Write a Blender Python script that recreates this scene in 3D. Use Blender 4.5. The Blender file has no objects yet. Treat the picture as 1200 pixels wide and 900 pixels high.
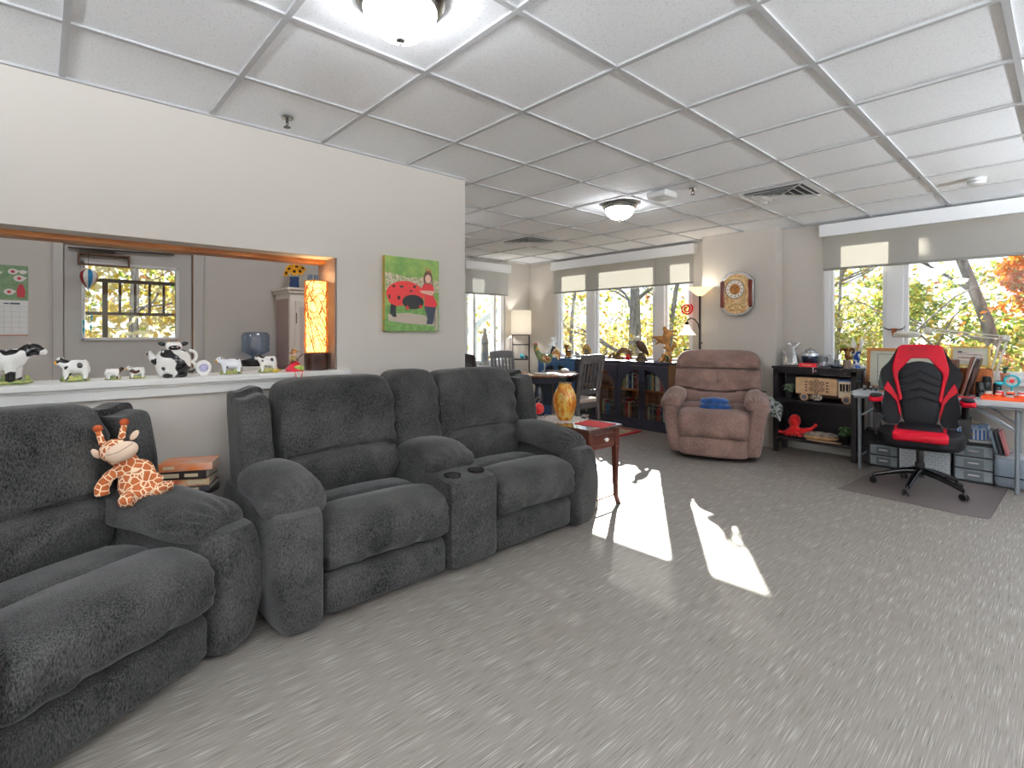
import bpy, bmesh, math, random
from mathutils import Vector, Matrix, Euler, noise
sc = bpy.context.scene
COL = sc.collection
R = math.radians
PI = math.pi
def sin(a): return math.sin(a)
def cos(a): return math.cos(a)

# ------------------------------------------------------------------ materials
MATS = {}
def lin(c):
    """sRGB 0-255 -> linear rgba"""
    o = []
    for x in c[:3]:
        x = x / 255.0
        o.append(x / 12.92 if x <= .04045 else ((x + .055) / 1.055) ** 2.4)
    return (o[0], o[1], o[2], 1.0)

def mat(name, col=(200, 200, 200), rough=.5, metal=0.0, col2=None, scale=20, bump=0.0, bscale=60,
        spec=.5, sheen=0.0, coat=0.0, trans=0.0, emit=None, estr=0.0, alpha=1.0, stretch=None, detail=3, ior=1.45, lo=.35, hi=.65):
    if name in MATS: return MATS[name]
    m = bpy.data.materials.new(name); m.use_nodes = True
    nt = m.node_tree; b = nt.nodes['Principled BSDF']
    b.inputs['Base Color'].default_value = lin(col)
    b.inputs['Roughness'].default_value = rough
    b.inputs['Metallic'].default_value = metal
    b.inputs['Specular IOR Level'].default_value = spec
    b.inputs['Sheen Weight'].default_value = sheen
    b.inputs['Coat Weight'].default_value = coat
    b.inputs['Transmission Weight'].default_value = trans
    b.inputs['IOR'].default_value = ior
    b.inputs['Alpha'].default_value = alpha
    if sheen: b.inputs['Sheen Roughness'].default_value = .5
    if emit:
        b.inputs['Emission Color'].default_value = lin(emit)
        b.inputs['Emission Strength'].default_value = estr
    if col2 or bump:
        tc = nt.nodes.new('ShaderNodeTexCoord'); mp = nt.nodes.new('ShaderNodeMapping')
        nt.links.new(tc.outputs['Object'], mp.inputs['Vector'])
        if stretch: mp.inputs['Scale'].default_value = stretch
    if col2:
        n = nt.nodes.new('ShaderNodeTexNoise'); n.inputs['Scale'].default_value = scale; n.inputs['Detail'].default_value = detail
        r = nt.nodes.new('ShaderNodeValToRGB')
        r.color_ramp.elements[0].color = lin(col); r.color_ramp.elements[0].position = lo
        r.color_ramp.elements[1].color = lin(col2); r.color_ramp.elements[1].position = hi
        nt.links.new(mp.outputs['Vector'], n.inputs['Vector'])
        nt.links.new(n.outputs['Fac'], r.inputs['Fac'])
        nt.links.new(r.outputs['Color'], b.inputs['Base Color'])
    if bump:
        n2 = nt.nodes.new('ShaderNodeTexNoise'); n2.inputs['Scale'].default_value = bscale; n2.inputs['Detail'].default_value = 4
        bp = nt.nodes.new('ShaderNodeBump'); bp.inputs['Strength'].default_value = bump; bp.inputs['Distance'].default_value = .01
        nt.links.new(mp.outputs['Vector'], n2.inputs['Vector'])
        nt.links.new(n2.outputs['Fac'], bp.inputs['Height'])
        nt.links.new(bp.outputs['Normal'], b.inputs['Normal'])
    MATS[name] = m
    return m

def wood(name, c1, c2, axis=0, scale=6, rough=.4, coat=.0):
    """streaky grain along one axis"""
    s = [18, 18, 18]; s[axis] = 1.2
    return mat(name, c1, rough, col2=c2, scale=scale, stretch=tuple(s), coat=coat, detail=4)

def vor_mat(name, c1, c2, scale, width=.08, rough=.7, feature='DISTANCE_TO_EDGE'):
    """cells of c1 parted by lines of c2"""
    if name in MATS: return MATS[name]
    m = bpy.data.materials.new(name); m.use_nodes = True; nt = m.node_tree; b = nt.nodes['Principled BSDF']
    tc = nt.nodes.new('ShaderNodeTexCoord'); v = nt.nodes.new('ShaderNodeTexVoronoi'); r = nt.nodes.new('ShaderNodeValToRGB')
    v.feature = feature; v.inputs['Scale'].default_value = scale
    nt.links.new(tc.outputs['Object'], v.inputs['Vector']); nt.links.new(v.outputs['Distance'], r.inputs['Fac'])
    r.color_ramp.elements[0].color = lin(c2); r.color_ramp.elements[0].position = width * .7
    r.color_ramp.elements[1].color = lin(c1); r.color_ramp.elements[1].position = width
    nt.links.new(r.outputs['Color'], b.inputs['Base Color']); b.inputs['Roughness'].default_value = rough
    MATS[name] = m
    return m

def spots(name, c1, c2, scale=9, thr=.52, rough=.15, extra=None):
    """glazed ceramic: c1 with soft-edged patches of c2"""
    if name in MATS: return MATS[name]
    m = bpy.data.materials.new(name); m.use_nodes = True; nt = m.node_tree; b = nt.nodes['Principled BSDF']
    tc = nt.nodes.new('ShaderNodeTexCoord'); v = nt.nodes.new('ShaderNodeTexNoise'); r = nt.nodes.new('ShaderNodeValToRGB')
    v.inputs['Scale'].default_value = scale; v.inputs['Detail'].default_value = .5
    nt.links.new(tc.outputs['Object'], v.inputs['Vector']); nt.links.new(v.outputs['Fac'], r.inputs['Fac'])
    r.color_ramp.elements[0].color = lin(c1); r.color_ramp.elements[0].position = thr
    r.color_ramp.elements[1].color = lin(c2); r.color_ramp.elements[1].position = thr + .025
    nt.links.new(r.outputs['Color'], b.inputs['Base Color']); b.inputs['Roughness'].default_value = rough
    MATS[name] = m
    return m

def glassy(name, col=(255, 255, 255), mix=.12, rough=.02, thick=False):
    """thin clear sheet: mostly transparent with a glossy share"""
    if name in MATS: return MATS[name]
    m = bpy.data.materials.new(name); m.use_nodes = True; nt = m.node_tree
    nt.nodes.remove(nt.nodes['Principled BSDF']); out = nt.nodes['Material Output']
    t = nt.nodes.new('ShaderNodeBsdfTransparent'); t.inputs['Color'].default_value = lin(col)
    g = nt.nodes.new('ShaderNodeBsdfGlossy'); g.inputs['Roughness'].default_value = rough
    x = nt.nodes.new('ShaderNodeMixShader'); x.inputs[0].default_value = mix
    nt.links.new(t.outputs[0], x.inputs[1]); nt.links.new(g.outputs[0], x.inputs[2]); nt.links.new(x.outputs[0], out.inputs['Surface'])
    MATS[name] = m
    return m

def sheer(name, col, tcol, a):
    """woven see-through cloth: a = share that is plain opening"""
    if name in MATS: return MATS[name]
    m = bpy.data.materials.new(name); m.use_nodes = True; nt = m.node_tree
    nt.nodes.remove(nt.nodes['Principled BSDF']); out = nt.nodes['Material Output']
    d = nt.nodes.new('ShaderNodeBsdfDiffuse'); d.inputs['Color'].default_value = lin(col)
    tl = nt.nodes.new('ShaderNodeBsdfTranslucent'); tl.inputs['Color'].default_value = lin(tcol)
    t = nt.nodes.new('ShaderNodeBsdfTransparent')
    x = nt.nodes.new('ShaderNodeMixShader'); x.inputs[0].default_value = .5
    y = nt.nodes.new('ShaderNodeMixShader'); y.inputs[0].default_value = a
    nt.links.new(d.outputs[0], x.inputs[1]); nt.links.new(tl.outputs[0], x.inputs[2])
    nt.links.new(x.outputs[0], y.inputs[1]); nt.links.new(t.outputs[0], y.inputs[2]); nt.links.new(y.outputs[0], out.inputs['Surface'])
    MATS[name] = m
    return m

# ------------------------------------------------------------------ geometry collector
def rotm(rx=0, ry=0, rz=0): return Euler((R(rx), R(ry), R(rz)), 'XYZ').to_matrix()
class G:
    def __init__(s): s.v = []; s.f = []; s.mi = []; s.m = 0
    def M(s, i): s.m = i; return s
    def add(s, vs, fs, rot=None, at=None):
        b = len(s.v)
        for p in vs:
            p = Vector(p)
            if rot is not None: p = rot @ p
            if at is not None: p = p + Vector(at)
            s.v.append(p)
        for f in fs: s.f.append([b + i for i in f]); s.mi.append(s.m)
        return s
    def box(s, x0, x1, y0, y1, z0, z1, rot=None, at=None):
        vs = [(x, y, z) for z in (z0, z1) for y in (y0, y1) for x in (x0, x1)]
        return s.add(vs, [(0, 2, 3, 1), (4, 5, 7, 6), (0, 1, 5, 4), (1, 3, 7, 5), (3, 2, 6, 7), (2, 0, 4, 6)], rot, at)
    def bar(s, p0, p1, w, h=None, up=(0, 0, 1)):
        """square bar from p0 to p1"""
        h = h or w; p0 = Vector(p0); p1 = Vector(p1); d = (p1 - p0); L = d.length; d.normalize()
        u = Vector(up)
        if abs(d.dot(u)) > .98: u = Vector((1, 0, 0))
        a = d.cross(u).normalized(); b = a.cross(d).normalized()
        vs = []
        for q in (p0, p1):
            for i, j in ((-1, -1), (1, -1), (1, 1), (-1, 1)): vs.append(q + a * (i * w / 2) + b * (j * h / 2))
        return s.add(vs, [(0, 1, 2, 3), (7, 6, 5, 4), (0, 4, 5, 1), (1, 5, 6, 2), (2, 6, 7, 3), (3, 7, 4, 0)])
    def tube(s, pts, r, n=8, closed=False, cap=True):
        pts = [Vector(p) for p in pts]; N = len(pts)
        rs = r if isinstance(r, (list, tuple)) else [r] * N
        vs = []; fs = []; prev = None
        for i, p in enumerate(pts):
            if closed: d = pts[(i + 1) % N] - pts[i - 1]
            else: d = pts[min(i + 1, N - 1)] - pts[max(i - 1, 0)]
            if d.length < 1e-9: d = Vector((0, 0, 1))
            d.normalize()
            if prev is None:
                u = Vector((0, 0, 1)) if abs(d.z) < .9 else Vector((1, 0, 0))
                a = d.cross(u).normalized()
            else:
                a = prev - d * prev.dot(d)
                if a.length < 1e-6: a = d.orthogonal()
                a.normalize()
            prev = a; b = d.cross(a)
            for k in range(n):
                t = 2 * PI * k / n; vs.append(p + (a * cos(t) + b * sin(t)) * rs[i])
        for i in range(N if closed else N - 1):
            j = (i + 1) % N
            for k in range(n):
                l = (k + 1) % n; fs.append((i * n + k, i * n + l, j * n + l, j * n + k))
        if cap and not closed:
            fs.append(tuple(range(n - 1, -1, -1))); fs.append(tuple((N - 1) * n + k for k in range(n)))
        return s.add(vs, fs)
    def cyl(s, c, r, h, n=24, r2=None, rot=None):
        c = Vector(c); r2 = r if r2 is None else r2; rot = rot or Matrix.Identity(3)
        return s.add([(r * cos(2 * PI * k / n), r * sin(2 * PI * k / n), 0) for k in range(n)] +
                     [(r2 * cos(2 * PI * k / n), r2 * sin(2 * PI * k / n), h) for k in range(n)],
                     [tuple(range(n - 1, -1, -1)), tuple(range(n, 2 * n))] + [(k, (k + 1) % n, n + (k + 1) % n, n + k) for k in range(n)], rot, c)
    def lathe(s, prof, c=(0, 0, 0), n=24, rot=None, sx=1, sy=1):
        """profile [(r,z),...] bottom to top, closed at the ends when r=0"""
        vs = []; fs = []; rings = []
        for r, z in prof:
            if r < 1e-6: rings.append([len(vs)]); vs.append((0, 0, z))
            else:
                rings.append(list(range(len(vs), len(vs) + n)))
                vs += [(r * cos(2 * PI * k / n) * sx, r * sin(2 * PI * k / n) * sy, z) for k in range(n)]
        for a, b in zip(rings, rings[1:]):
            for k in range(n):
                l = (k + 1) % n
                if len(a) == 1 and len(b) == 1: continue
                if len(a) == 1: fs.append((a[0], b[l], b[k]))
                elif len(b) == 1: fs.append((a[k], a[l], b[0]))
                else: fs.append((a[k], a[l], b[l], b[k]))
        return s.add(vs, fs, rot, c)
    def prism(s, poly, y0, y1, axis='y', rot=None, at=None):
        """polygon [(a,b)] extruded; axis y: (a,b)=(x,z); axis z: (x,y); axis x: (y,z)"""
        n = len(poly)
        def P(a, b, t): return {'y': (a, t, b), 'z': (a, b, t), 'x': (t, a, b)}[axis]
        ar = sum(poly[i][0] * poly[(i + 1) % n][1] - poly[(i + 1) % n][0] * poly[i][1] for i in range(n))
        if (ar < 0): poly = poly[::-1]
        vs = [P(a, b, y0) for a, b in poly] + [P(a, b, y1) for a, b in poly]
        fl = axis == 'y'
        f0 = tuple(range(n)); f1 = tuple(range(2 * n - 1, n - 1, -1))
        sd = [((i + 1) % n, i, n + i, n + (i + 1) % n) for i in range(n)]
        fs = [f0, f1] + sd
        if not fl: fs = [f[::-1] for f in fs]
        if y1 < y0: fs = [f[::-1] for f in fs]
        return s.add(vs, fs, rot, at)
    def ell(s, c, r, n=14, rot=None):
        if not isinstance(r, (tuple, list)): r = (r, r, r)
        pr = [(sin(PI * i / n), -cos(PI * i / n)) for i in range(n + 1)]
        pr[0] = (0, -1); pr[-1] = (0, 1)
        g = G().lathe(pr, n=max(8, int(n * 1.4)))
        return s.add([(p.x * r[0], p.y * r[1], p.z * r[2]) for p in g.v], g.f, rot, c)
    def sq(s, c, h, e=4, n=12, fn=None, rot=None, wr=0.0, ws=6.0, E=None, ax=0):
        """puffed rounded box (superquadric) of half sizes h; fn(u, p) deforms; wr wrinkles"""
        idx = {}; vs = []; us = []; fs = []
        def key(a, b, cc):
            k = (a, b, cc)
            if k in idx: return idx[k]
            p = [2 * t / n - 1 for t in k]
            p = [math.tan(q * PI / 4 * .96) / math.tan(PI / 4 * .96) for q in p]
            if E:
                q, w_ = abs(p[(ax + 1) % 3]) ** e + abs(p[(ax + 2) % 3]) ** e, abs(p[ax])
                L = (q ** (E / e) + w_ ** E) ** (1 / E)
            else: L = (abs(p[0]) ** e + abs(p[1]) ** e + abs(p[2]) ** e) ** (1 / e)
            u = Vector((p[0] / L, p[1] / L, p[2] / L))
            idx[k] = len(us); us.append(u); return idx[k]
        for a_ in range(3):
            for sd in (0, n):
                for i in range(n):
                    for j in range(n):
                        q = []
                        for (di, dj) in ((0, 0), (1, 0), (1, 1), (0, 1)):
                            t = [0, 0, 0]; t[a_] = sd; t[(a_ + 1) % 3] = i + di; t[(a_ + 2) % 3] = j + dj
                            q.append(key(*t))
                        fs.append(tuple(q) if sd == n else tuple(q[::-1]))
        for u in us:
            p = Vector((u.x * h[0], u.y * h[1], u.z * h[2]))
            if fn: p = Vector(fn(u, p))
            if wr:
                q = (p + Vector(c)) * ws
                d = noise.noise(q) * wr + noise.noise(q * 2.3) * wr * .4
                p = p + u.normalized() * d
            vs.append(p)
        return s.add(vs, fs, rot, c)
    def mesh(s, name, mats, smooth=True, angle=40):
        me = bpy.data.meshes.new(name)
        me.from_pydata([tuple(p) for p in s.v], [], s.f)
        for m in (mats if isinstance(mats, (list, tuple)) else [mats]): me.materials.append(m)
        if len(set(s.mi)) > 1: me.polygons.foreach_set('material_index', s.mi)
        me.validate(); me.update()
        if smooth:
            me.shade_smooth(); me.set_sharp_from_angle(angle=R(angle))
        return me
    def build(s, name, mats, parent=None, bevel=0, smooth=True, loc=None, seg=2, angle=40, sub=0):
        o = bpy.data.objects.new(name, s.mesh(name, mats, smooth, angle)); COL.objects.link(o)
        if parent is not None: o.parent = parent
        if loc: o.location = loc
        if bevel:
            b = o.modifiers.new('Bevel', 'BEVEL'); b.width = bevel; b.segments = seg; b.limit_method = 'ANGLE'; b.angle_limit = R(35); b.harden_normals = False
        if sub:
            b = o.modifiers.new('Sub', 'SUBSURF'); b.levels = sub; b.render_levels = sub
        return o

def remesh(g, voxel, smooth=4):
    """fuse overlapping closed shapes into one continuous skin"""
    me = g.mesh('tmp', [], False); o = bpy.data.objects.new('tmp', me); COL.objects.link(o)
    r = o.modifiers.new('r', 'REMESH'); r.mode = 'VOXEL'; r.voxel_size = voxel; r.use_smooth_shade = True
    if smooth:
        sm = o.modifiers.new('s', 'SMOOTH'); sm.factor = .6; sm.iterations = smooth
    dg = bpy.context.evaluated_depsgraph_get(); ev = o.evaluated_get(dg)
    out = bpy.data.meshes.new_from_object(ev); bpy.data.objects.remove(o); bpy.data.meshes.remove(me)
    out.shade_smooth()
    return out
def skin(name, g, voxel, m, parent=None, smooth=4):
    me = remesh(g, voxel, smooth); me.name = name; me.materials.clear(); me.materials.append(m)
    o = bpy.data.objects.new(name, me); COL.objects.link(o)
    if parent is not None: o.parent = parent
    return o

def tag(o, label=None, cat=None, group=None, kind=None):
    if label: o['label'] = label
    if cat: o['category'] = cat
    if group: o['group'] = group
    if kind: o['kind'] = kind
    return o
def thing(name, label, cat, loc=(0, 0, 0), rz=0, group=None):
    o = bpy.data.objects.new(name, None); o.empty_display_size = .1; COL.objects.link(o)
    o.location = loc; o.rotation_euler = (0, 0, R(rz))
    return tag(o, label, cat, group)
def struct(name, g, m, **k): return tag(g.build(name, m, **k), kind='structure')
def copy_tree(o, parent=None):
    c = o.copy(); COL.objects.link(c)
    if parent is not None: c.parent = parent
    for ch in [x for x in o.children]: copy_tree(ch, c)
    return c
def single(name, g, m, label, cat, loc=(0, 0, 0), rz=0, group=None, **k):
    o = g.build(name, m, **k); o.location = loc; o.rotation_euler = (0, 0, R(rz)); return tag(o, label, cat, group)
def arc(c, r, a0, a1, n=12, plane='xz'):
    o = []
    for i in range(n + 1):
        t = R(a0 + (a1 - a0) * i / n)
        x, y = r * cos(t), r * sin(t)
        o.append({'xz': (c[0] + x, c[1], c[2] + y), 'xy': (c[0] + x, c[1] + y, c[2]), 'yz': (c[0], c[1] + x, c[2] + y)}[plane])
    return o
def text(name, s, size, m, parent, loc, rot, ext=.0008):
    cu = bpy.data.curves.new(name, 'FONT'); cu.body = s; cu.size = size; cu.extrude = ext; cu.align_x = 'CENTER'; cu.align_y = 'CENTER'
    o = bpy.data.objects.new(name, cu); COL.objects.link(o)
    dg = bpy.context.evaluated_depsgraph_get(); me = bpy.data.meshes.new_from_object(o.evaluated_get(dg))
    bpy.data.objects.remove(o); me.name = name; me.materials.clear(); me.materials.append(m)
    o = bpy.data.objects.new(name, me); COL.objects.link(o); o.parent = parent; o.location = loc; o.rotation_euler = rot
    return o
# ================================================================== the room shell
XL = -3.174      # face of the left wall
YW = 6.25        # face of the window wall
XF = -6.375      # far end wall of the dining end
HC = 2.47        # ceiling height
XR = 2.6; YB = -2.6
m_wall = mat('wall_paint', (206, 200, 193), .75, spec=.2, bump=.03, bscale=220)
m_white = mat('white_trim_paint', (238, 238, 236), .35)
m_vinyl = mat('white_vinyl', (240, 241, 243), .3)
m_door = mat('door_paint', (196, 192, 187), .45)

# floor: grey-taupe plank carpet with fine streaks that run towards the windows
def floor_material():
    m = bpy.data.materials.new('streaked_carpet'); m.use_nodes = True; nt = m.node_tree; b = nt.nodes['Principled BSDF']
    tc = nt.nodes.new('ShaderNodeTexCoord')
    def nz(sx, sy, scale, det=3):
        mp = nt.nodes.new('ShaderNodeMapping'); mp.inputs['Scale'].default_value = (sx, sy, 1)
        n = nt.nodes.new('ShaderNodeTexNoise'); n.inputs['Scale'].default_value = scale; n.inputs['Detail'].default_value = det
        nt.links.new(tc.outputs['Object'], mp.inputs['Vector']); nt.links.new(mp.outputs['Vector'], n.inputs['Vector']); return n
    def ramp(n, stops):
        r = nt.nodes.new('ShaderNodeValToRGB'); e = r.color_ramp.elements
        while len(e) > 1: e.remove(e[-1])
        e[0].position = stops[0][0]; e[0].color = lin(stops[0][1])
        for p, c in stops[1:]:
            k = e.new(p); k.color = lin(c)
        nt.links.new(n.outputs['Fac'], r.inputs['Fac']); return r
    a = ramp(nz(330, 6.5, 1, 1), [(.25, (106, 100, 94)), (.40, (135, 129, 123)), (.60, (143, 137, 131)), (.73, (196, 191, 185))])
    c = ramp(nz(380, 9, 1.0, 1), [(.27, (56, 52, 48)), (.35, (255, 255, 255)), (.68, (255, 255, 255))])
    d = ramp(nz(.8, .8, 1, 2), [(.3, (240, 238, 236)), (.7, (255, 255, 255))])
    mx = nt.nodes.new('ShaderNodeMix'); mx.data_type = 'RGBA'; mx.blend_type = 'MULTIPLY'; mx.inputs[0].default_value = .75
    nt.links.new(a.outputs[0], mx.inputs[6]); nt.links.new(c.outputs[0], mx.inputs[7])
    mx2 = nt.nodes.new('ShaderNodeMix'); mx2.data_type = 'RGBA'; mx2.blend_type = 'MULTIPLY'; mx2.inputs[0].default_value = 1
    nt.links.new(mx.outputs[2], mx2.inputs[6]); nt.links.new(d.outputs[0], mx2.inputs[7])
    nt.links.new(mx2.outputs[2], b.inputs['Base Color'])
    b.inputs['Roughness'].default_value = .48; b.inputs['Specular IOR Level'].default_value = .35
    bp = nt.nodes.new('ShaderNodeBump'); bp.inputs['Strength'].default_value = .15; bp.inputs['Distance'].default_value = .004
    nn = nz(150, 8, 1, 2); nt.links.new(nn.outputs['Fac'], bp.inputs['Height']); nt.links.new(bp.outputs['Normal'], b.inputs['Normal'])
    return m
struct('floor', G().box(XF - .2, XR + .2, YB - .2, YW + .2, -.12, 0), floor_material(), smooth=False)

# ceiling: mineral tiles with pinholes, hung in a white T-bar grid
def tile_material():
    m = bpy.data.materials.new('mineral_tile'); m.use_nodes = True; nt = m.node_tree; b = nt.nodes['Principled BSDF']
    tc = nt.nodes.new('ShaderNodeTexCoord')
    n = nt.nodes.new('ShaderNodeTexNoise'); n.inputs['Scale'].default_value = 130; n.inputs['Detail'].default_value = 2
    v = nt.nodes.new('ShaderNodeTexVoronoi'); v.inputs['Scale'].default_value = 75; v.feature = 'F1'
    nt.links.new(tc.outputs['Object'], n.inputs['Vector']); nt.links.new(tc.outputs['Object'], v.inputs['Vector'])
    r = nt.nodes.new('ShaderNodeValToRGB'); e = r.color_ramp.elements
    e[0].position = .30; e[0].color = lin((232, 234, 238)); e[1].position = .42; e[1].color = lin((250, 252, 255))
    nt.links.new(n.outputs['Fac'], r.inputs['Fac'])
    r2 = nt.nodes.new('ShaderNodeValToRGB'); e = r2.color_ramp.elements
    e[0].position = .10; e[0].color = lin((150, 150, 150)); e[1].position = .15; e[1].color = (1, 1, 1, 1)
    nt.links.new(v.outputs['Distance'], r2.inputs['Fac'])
    mx = nt.nodes.new('ShaderNodeMix'); mx.data_type = 'RGBA'; mx.blend_type = 'MULTIPLY'; mx.inputs[0].default_value = .55
    nt.links.new(r.outputs[0], mx.inputs[6]); nt.links.new(r2.outputs[0], mx.inputs[7]); nt.links.new(mx.outputs[2], b.inputs['Base Color'])
    b.inputs['Roughness'].default_value = .85
    bp = nt.nodes.new('ShaderNodeBump'); bp.inputs['Strength'].default_value = .25; bp.inputs['Distance'].default_value = .004
    nt.links.new(n.outputs['Fac'], bp.inputs['Height']); nt.links.new(bp.outputs['Normal'], b.inputs['Normal'])
    return m
m_tile = tile_material()
struct('ceiling', G().box(XF - .2, XR + .2, YB - .2, YW + .2, HC + .010, HC + .12), m_tile, smooth=False)
g = G(); TS = .6096; GX, GY = -1.382, 1.902
k = -9
while True:
    x = GX + k * TS; k += 1
    if x > XR: break
    if x < XF: continue
    g.box(x - .012, x + .012, YB, YW, HC, HC + .012)
k = -9
while True:
    y = GY + k * TS; k += 1
    if y > YW: break
    if y < YB: continue
    g.box(XF, XR, y - .012, y + .012, HC - .0008, HC + .0112)
struct('trim_1', g, mat('grid_white', (190, 191, 193), .7), smooth=False)
g = G()                                                      # wall angle where the walls meet the tiles
g.box(XL, XL + .018, YB, 2.418, HC - .004, HC + .01); g.box(XF, XR, YW - .018, YW, HC - .004, HC + .01)
struct('trim_2', g, mat('grid_white'), smooth=False)

# left wall with the long pass-through opening
OY0, OY1, OZ0, OZ1 = -1.9, 1.395, 1.0, 1.767
XB = XL - .15
g = G()
g.box(XB, XL, YB, OY0, 0, HC + .02); g.box(XB, XL, OY1, 2.418, 0, HC + .02)
g.box(XB, XL, OY0, OY1, 0, OZ0); g.box(XB, XL, OY0, OY1, OZ1, HC + .02)
struct('wall_left', g, m_wall, smooth=False)
m_stud = wood('pine_header', (150, 84, 38), (196, 128, 66), 1, 4, .45)
struct('trim_3', G().box(XB - .13, XB, OY0, OY1 + .03, 1.742, 1.84).box(XB - .13, XB - .001, OY1 - .005, OY1 + .045, 1.05, 1.742), m_stud, smooth=False, bevel=.002)
struct('trim_4', G().box(XB - .12, XL - .005, OY1 - .012, OY1 - .004, 1.06, 1.765), mat('brown_jamb_board', (128, 106, 96), .5), smooth=False)
g = G()                                                      # white ledge: board, nosing and apron
g.box(XB - .13, XL + .045, OY0, 1.47, 1.022, 1.052); g.box(XL, XL + .022, OY0, 1.445, .962, 1.022); g.box(XL, XL + .03, OY0, 1.455, 1.008, 1.022)
g.box(XB - .13, XL, OY0, OY1, .99, 1.022)
struct('trim_5', g, m_white, smooth=False, bevel=.004)
struct('baseboard_left', G().box(XL, XL + .012, YB, 2.418, 0, .1), m_white, smooth=False, bevel=.003)

# walls round the room
def wall_with_hole(g, x0, x1, y0, y1, hx0, hx1, hz0, hz1):
    g.box(x0, hx0, y0, y1, 0, HC + .02); g.box(hx1, x1, y0, y1, 0, HC + .02)
    g.box(hx0, hx1, y0, y1, 0, hz0); g.box(hx0, hx1, y0, y1, hz1, HC + .02)
WZ0, WZ1 = .86, 2.36
g = G(); wall_with_hole(g, XF - .2, -2.7, YW, YW + .2, -5.76, -3.34, WZ0, WZ1); wall_with_hole(g, -2.7, XR + .2, YW, YW + .2, -1.83, 1.66, WZ0, WZ1)
struct('wall_front', g, m_wall, smooth=False)
struct('wall_column', G().box(-3.11, -2.24, 6.05, YW, 0, HC + .01), m_wall, smooth=False, bevel=.006)
g = G()
g.box(XF - .2, XF, 2.1, 4.86, 0, HC + .02); g.box(XF - .2, XF, 5.7, YW, 0, HC + .02); g.box(XF - .2, XF, 4.86, 5.7, 0, .78); g.box(XF - .2, XF, 4.86, 5.7, 2.36, HC + .02)
struct('wall_far', g, m_wall, smooth=False)
struct('wall_right', G().box(XR, XR + .2, YB, YW, 0, HC + .02), m_wall, smooth=False)
struct('wall_back', G().box(XF, XR, YB - .2, YB, 0, HC + .02), m_wall, smooth=False)
struct('baseboard_front', G().box(XF, XR, YW - .012, YW, 0, .1), m_white, smooth=False, bevel=.003)
# the room behind the pass-through
XK = -5.45
g = G()
g.box(XK - .15, XK, YB, .13, 0, HC + .02); g.box(XK - .15, XK, 1.04, 2.35, 0, HC + .02); g.box(XK - .15, XK, .13, 1.04, 2.03, HC + .02)
struct('wall_kitchen', g, m_wall, smooth=False)
struct('wall_partition', G().box(XF, XB, 2.35, 2.418, 0, HC + .02), m_wall, smooth=False)
# door with a window, closer and steel frame
d = thing('door_1', None, None, (XK, .58, 0)); d['kind'] = 'structure'
g = G()                                                      # leaf with the lite cut out (local y = world Y - .58)
g.box(-.055, -.01, -.44, -.31, .01, 2.0); g.box(-.055, -.01, .32, .44, .01, 2.0); g.box(-.055, -.01, -.31, .32, .01, 1.25); g.box(-.055, -.01, -.31, .32, 1.85, 2.0)
g.build('leaf', m_door, d, smooth=False)
g = G()
for (a, b, c, e) in ((-.335, -.31, 1.225, 1.875), (.32, .345, 1.225, 1.875), (-.335, .345, 1.225, 1.25), (-.335, .345, 1.85, 1.875)): g.box(-.062, .004, a, b, c, e)
g.build('lite_frame', mat('lite_white', (226, 225, 222), .4), d, smooth=False, bevel=.004)
G().box(-.034, -.030, -.31, .32, 1.25, 1.85).build('glass', glassy('window_glass', (250, 252, 250), .05), d, smooth=False)
g = G(); g.box(-.15, .02, -.51, -.445, 0, 2.07); g.box(-.15, .02, .45, .53, 0, 2.07); g.box(-.15, .02, -.51, .53, 2.005, 2.07)
g.box(-.08, -.055, -.46, -.43, 0, 2.02); g.box(-.08, -.055, .44, .46, 0, 2.02)
g.build('jamb', m_door, d, smooth=False, bevel=.004)
G().box(-.01, -.001, .446, .452, 0, 2.0).build('weather_strip', mat('amber_strip', (176, 106, 48), .5), d, smooth=False)
m_bronze = mat('closer_bronze', (110, 84, 66), .4, .6)
g = G(); g.bar((.03, -.42, 1.97), (.03, .30, 1.985), .02, .012); g.bar((.03, -.12, 1.96), (.05, -.35, 1.965), .025, .012)
g.build('closer_arm', mat('dark_closer', (58, 48, 44), .4, .5), d, smooth=False)
g = G(); g.box(-.01, .05, -.36, -.02, 1.925, 1.94); g.box(-.01, .05, -.36, -.02, 1.84, 1.852); g.box(-.01, .05, -.36, -.348, 1.852, 1.925); g.box(-.01, .05, -.032, -.02, 1.852, 1.925)
g.build('closer_cover', m_bronze, d, smooth=False, bevel=.003)
G().cyl((.0, .37, 1.0), .012, .07, 12, rot=rotm(0, 90, 0)).bar((.06, .37, 1.0), (.06, .26, 1.0), .02).build('lever_handle', mat('brushed_steel', (180, 180, 178), .3, 1), d)

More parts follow.
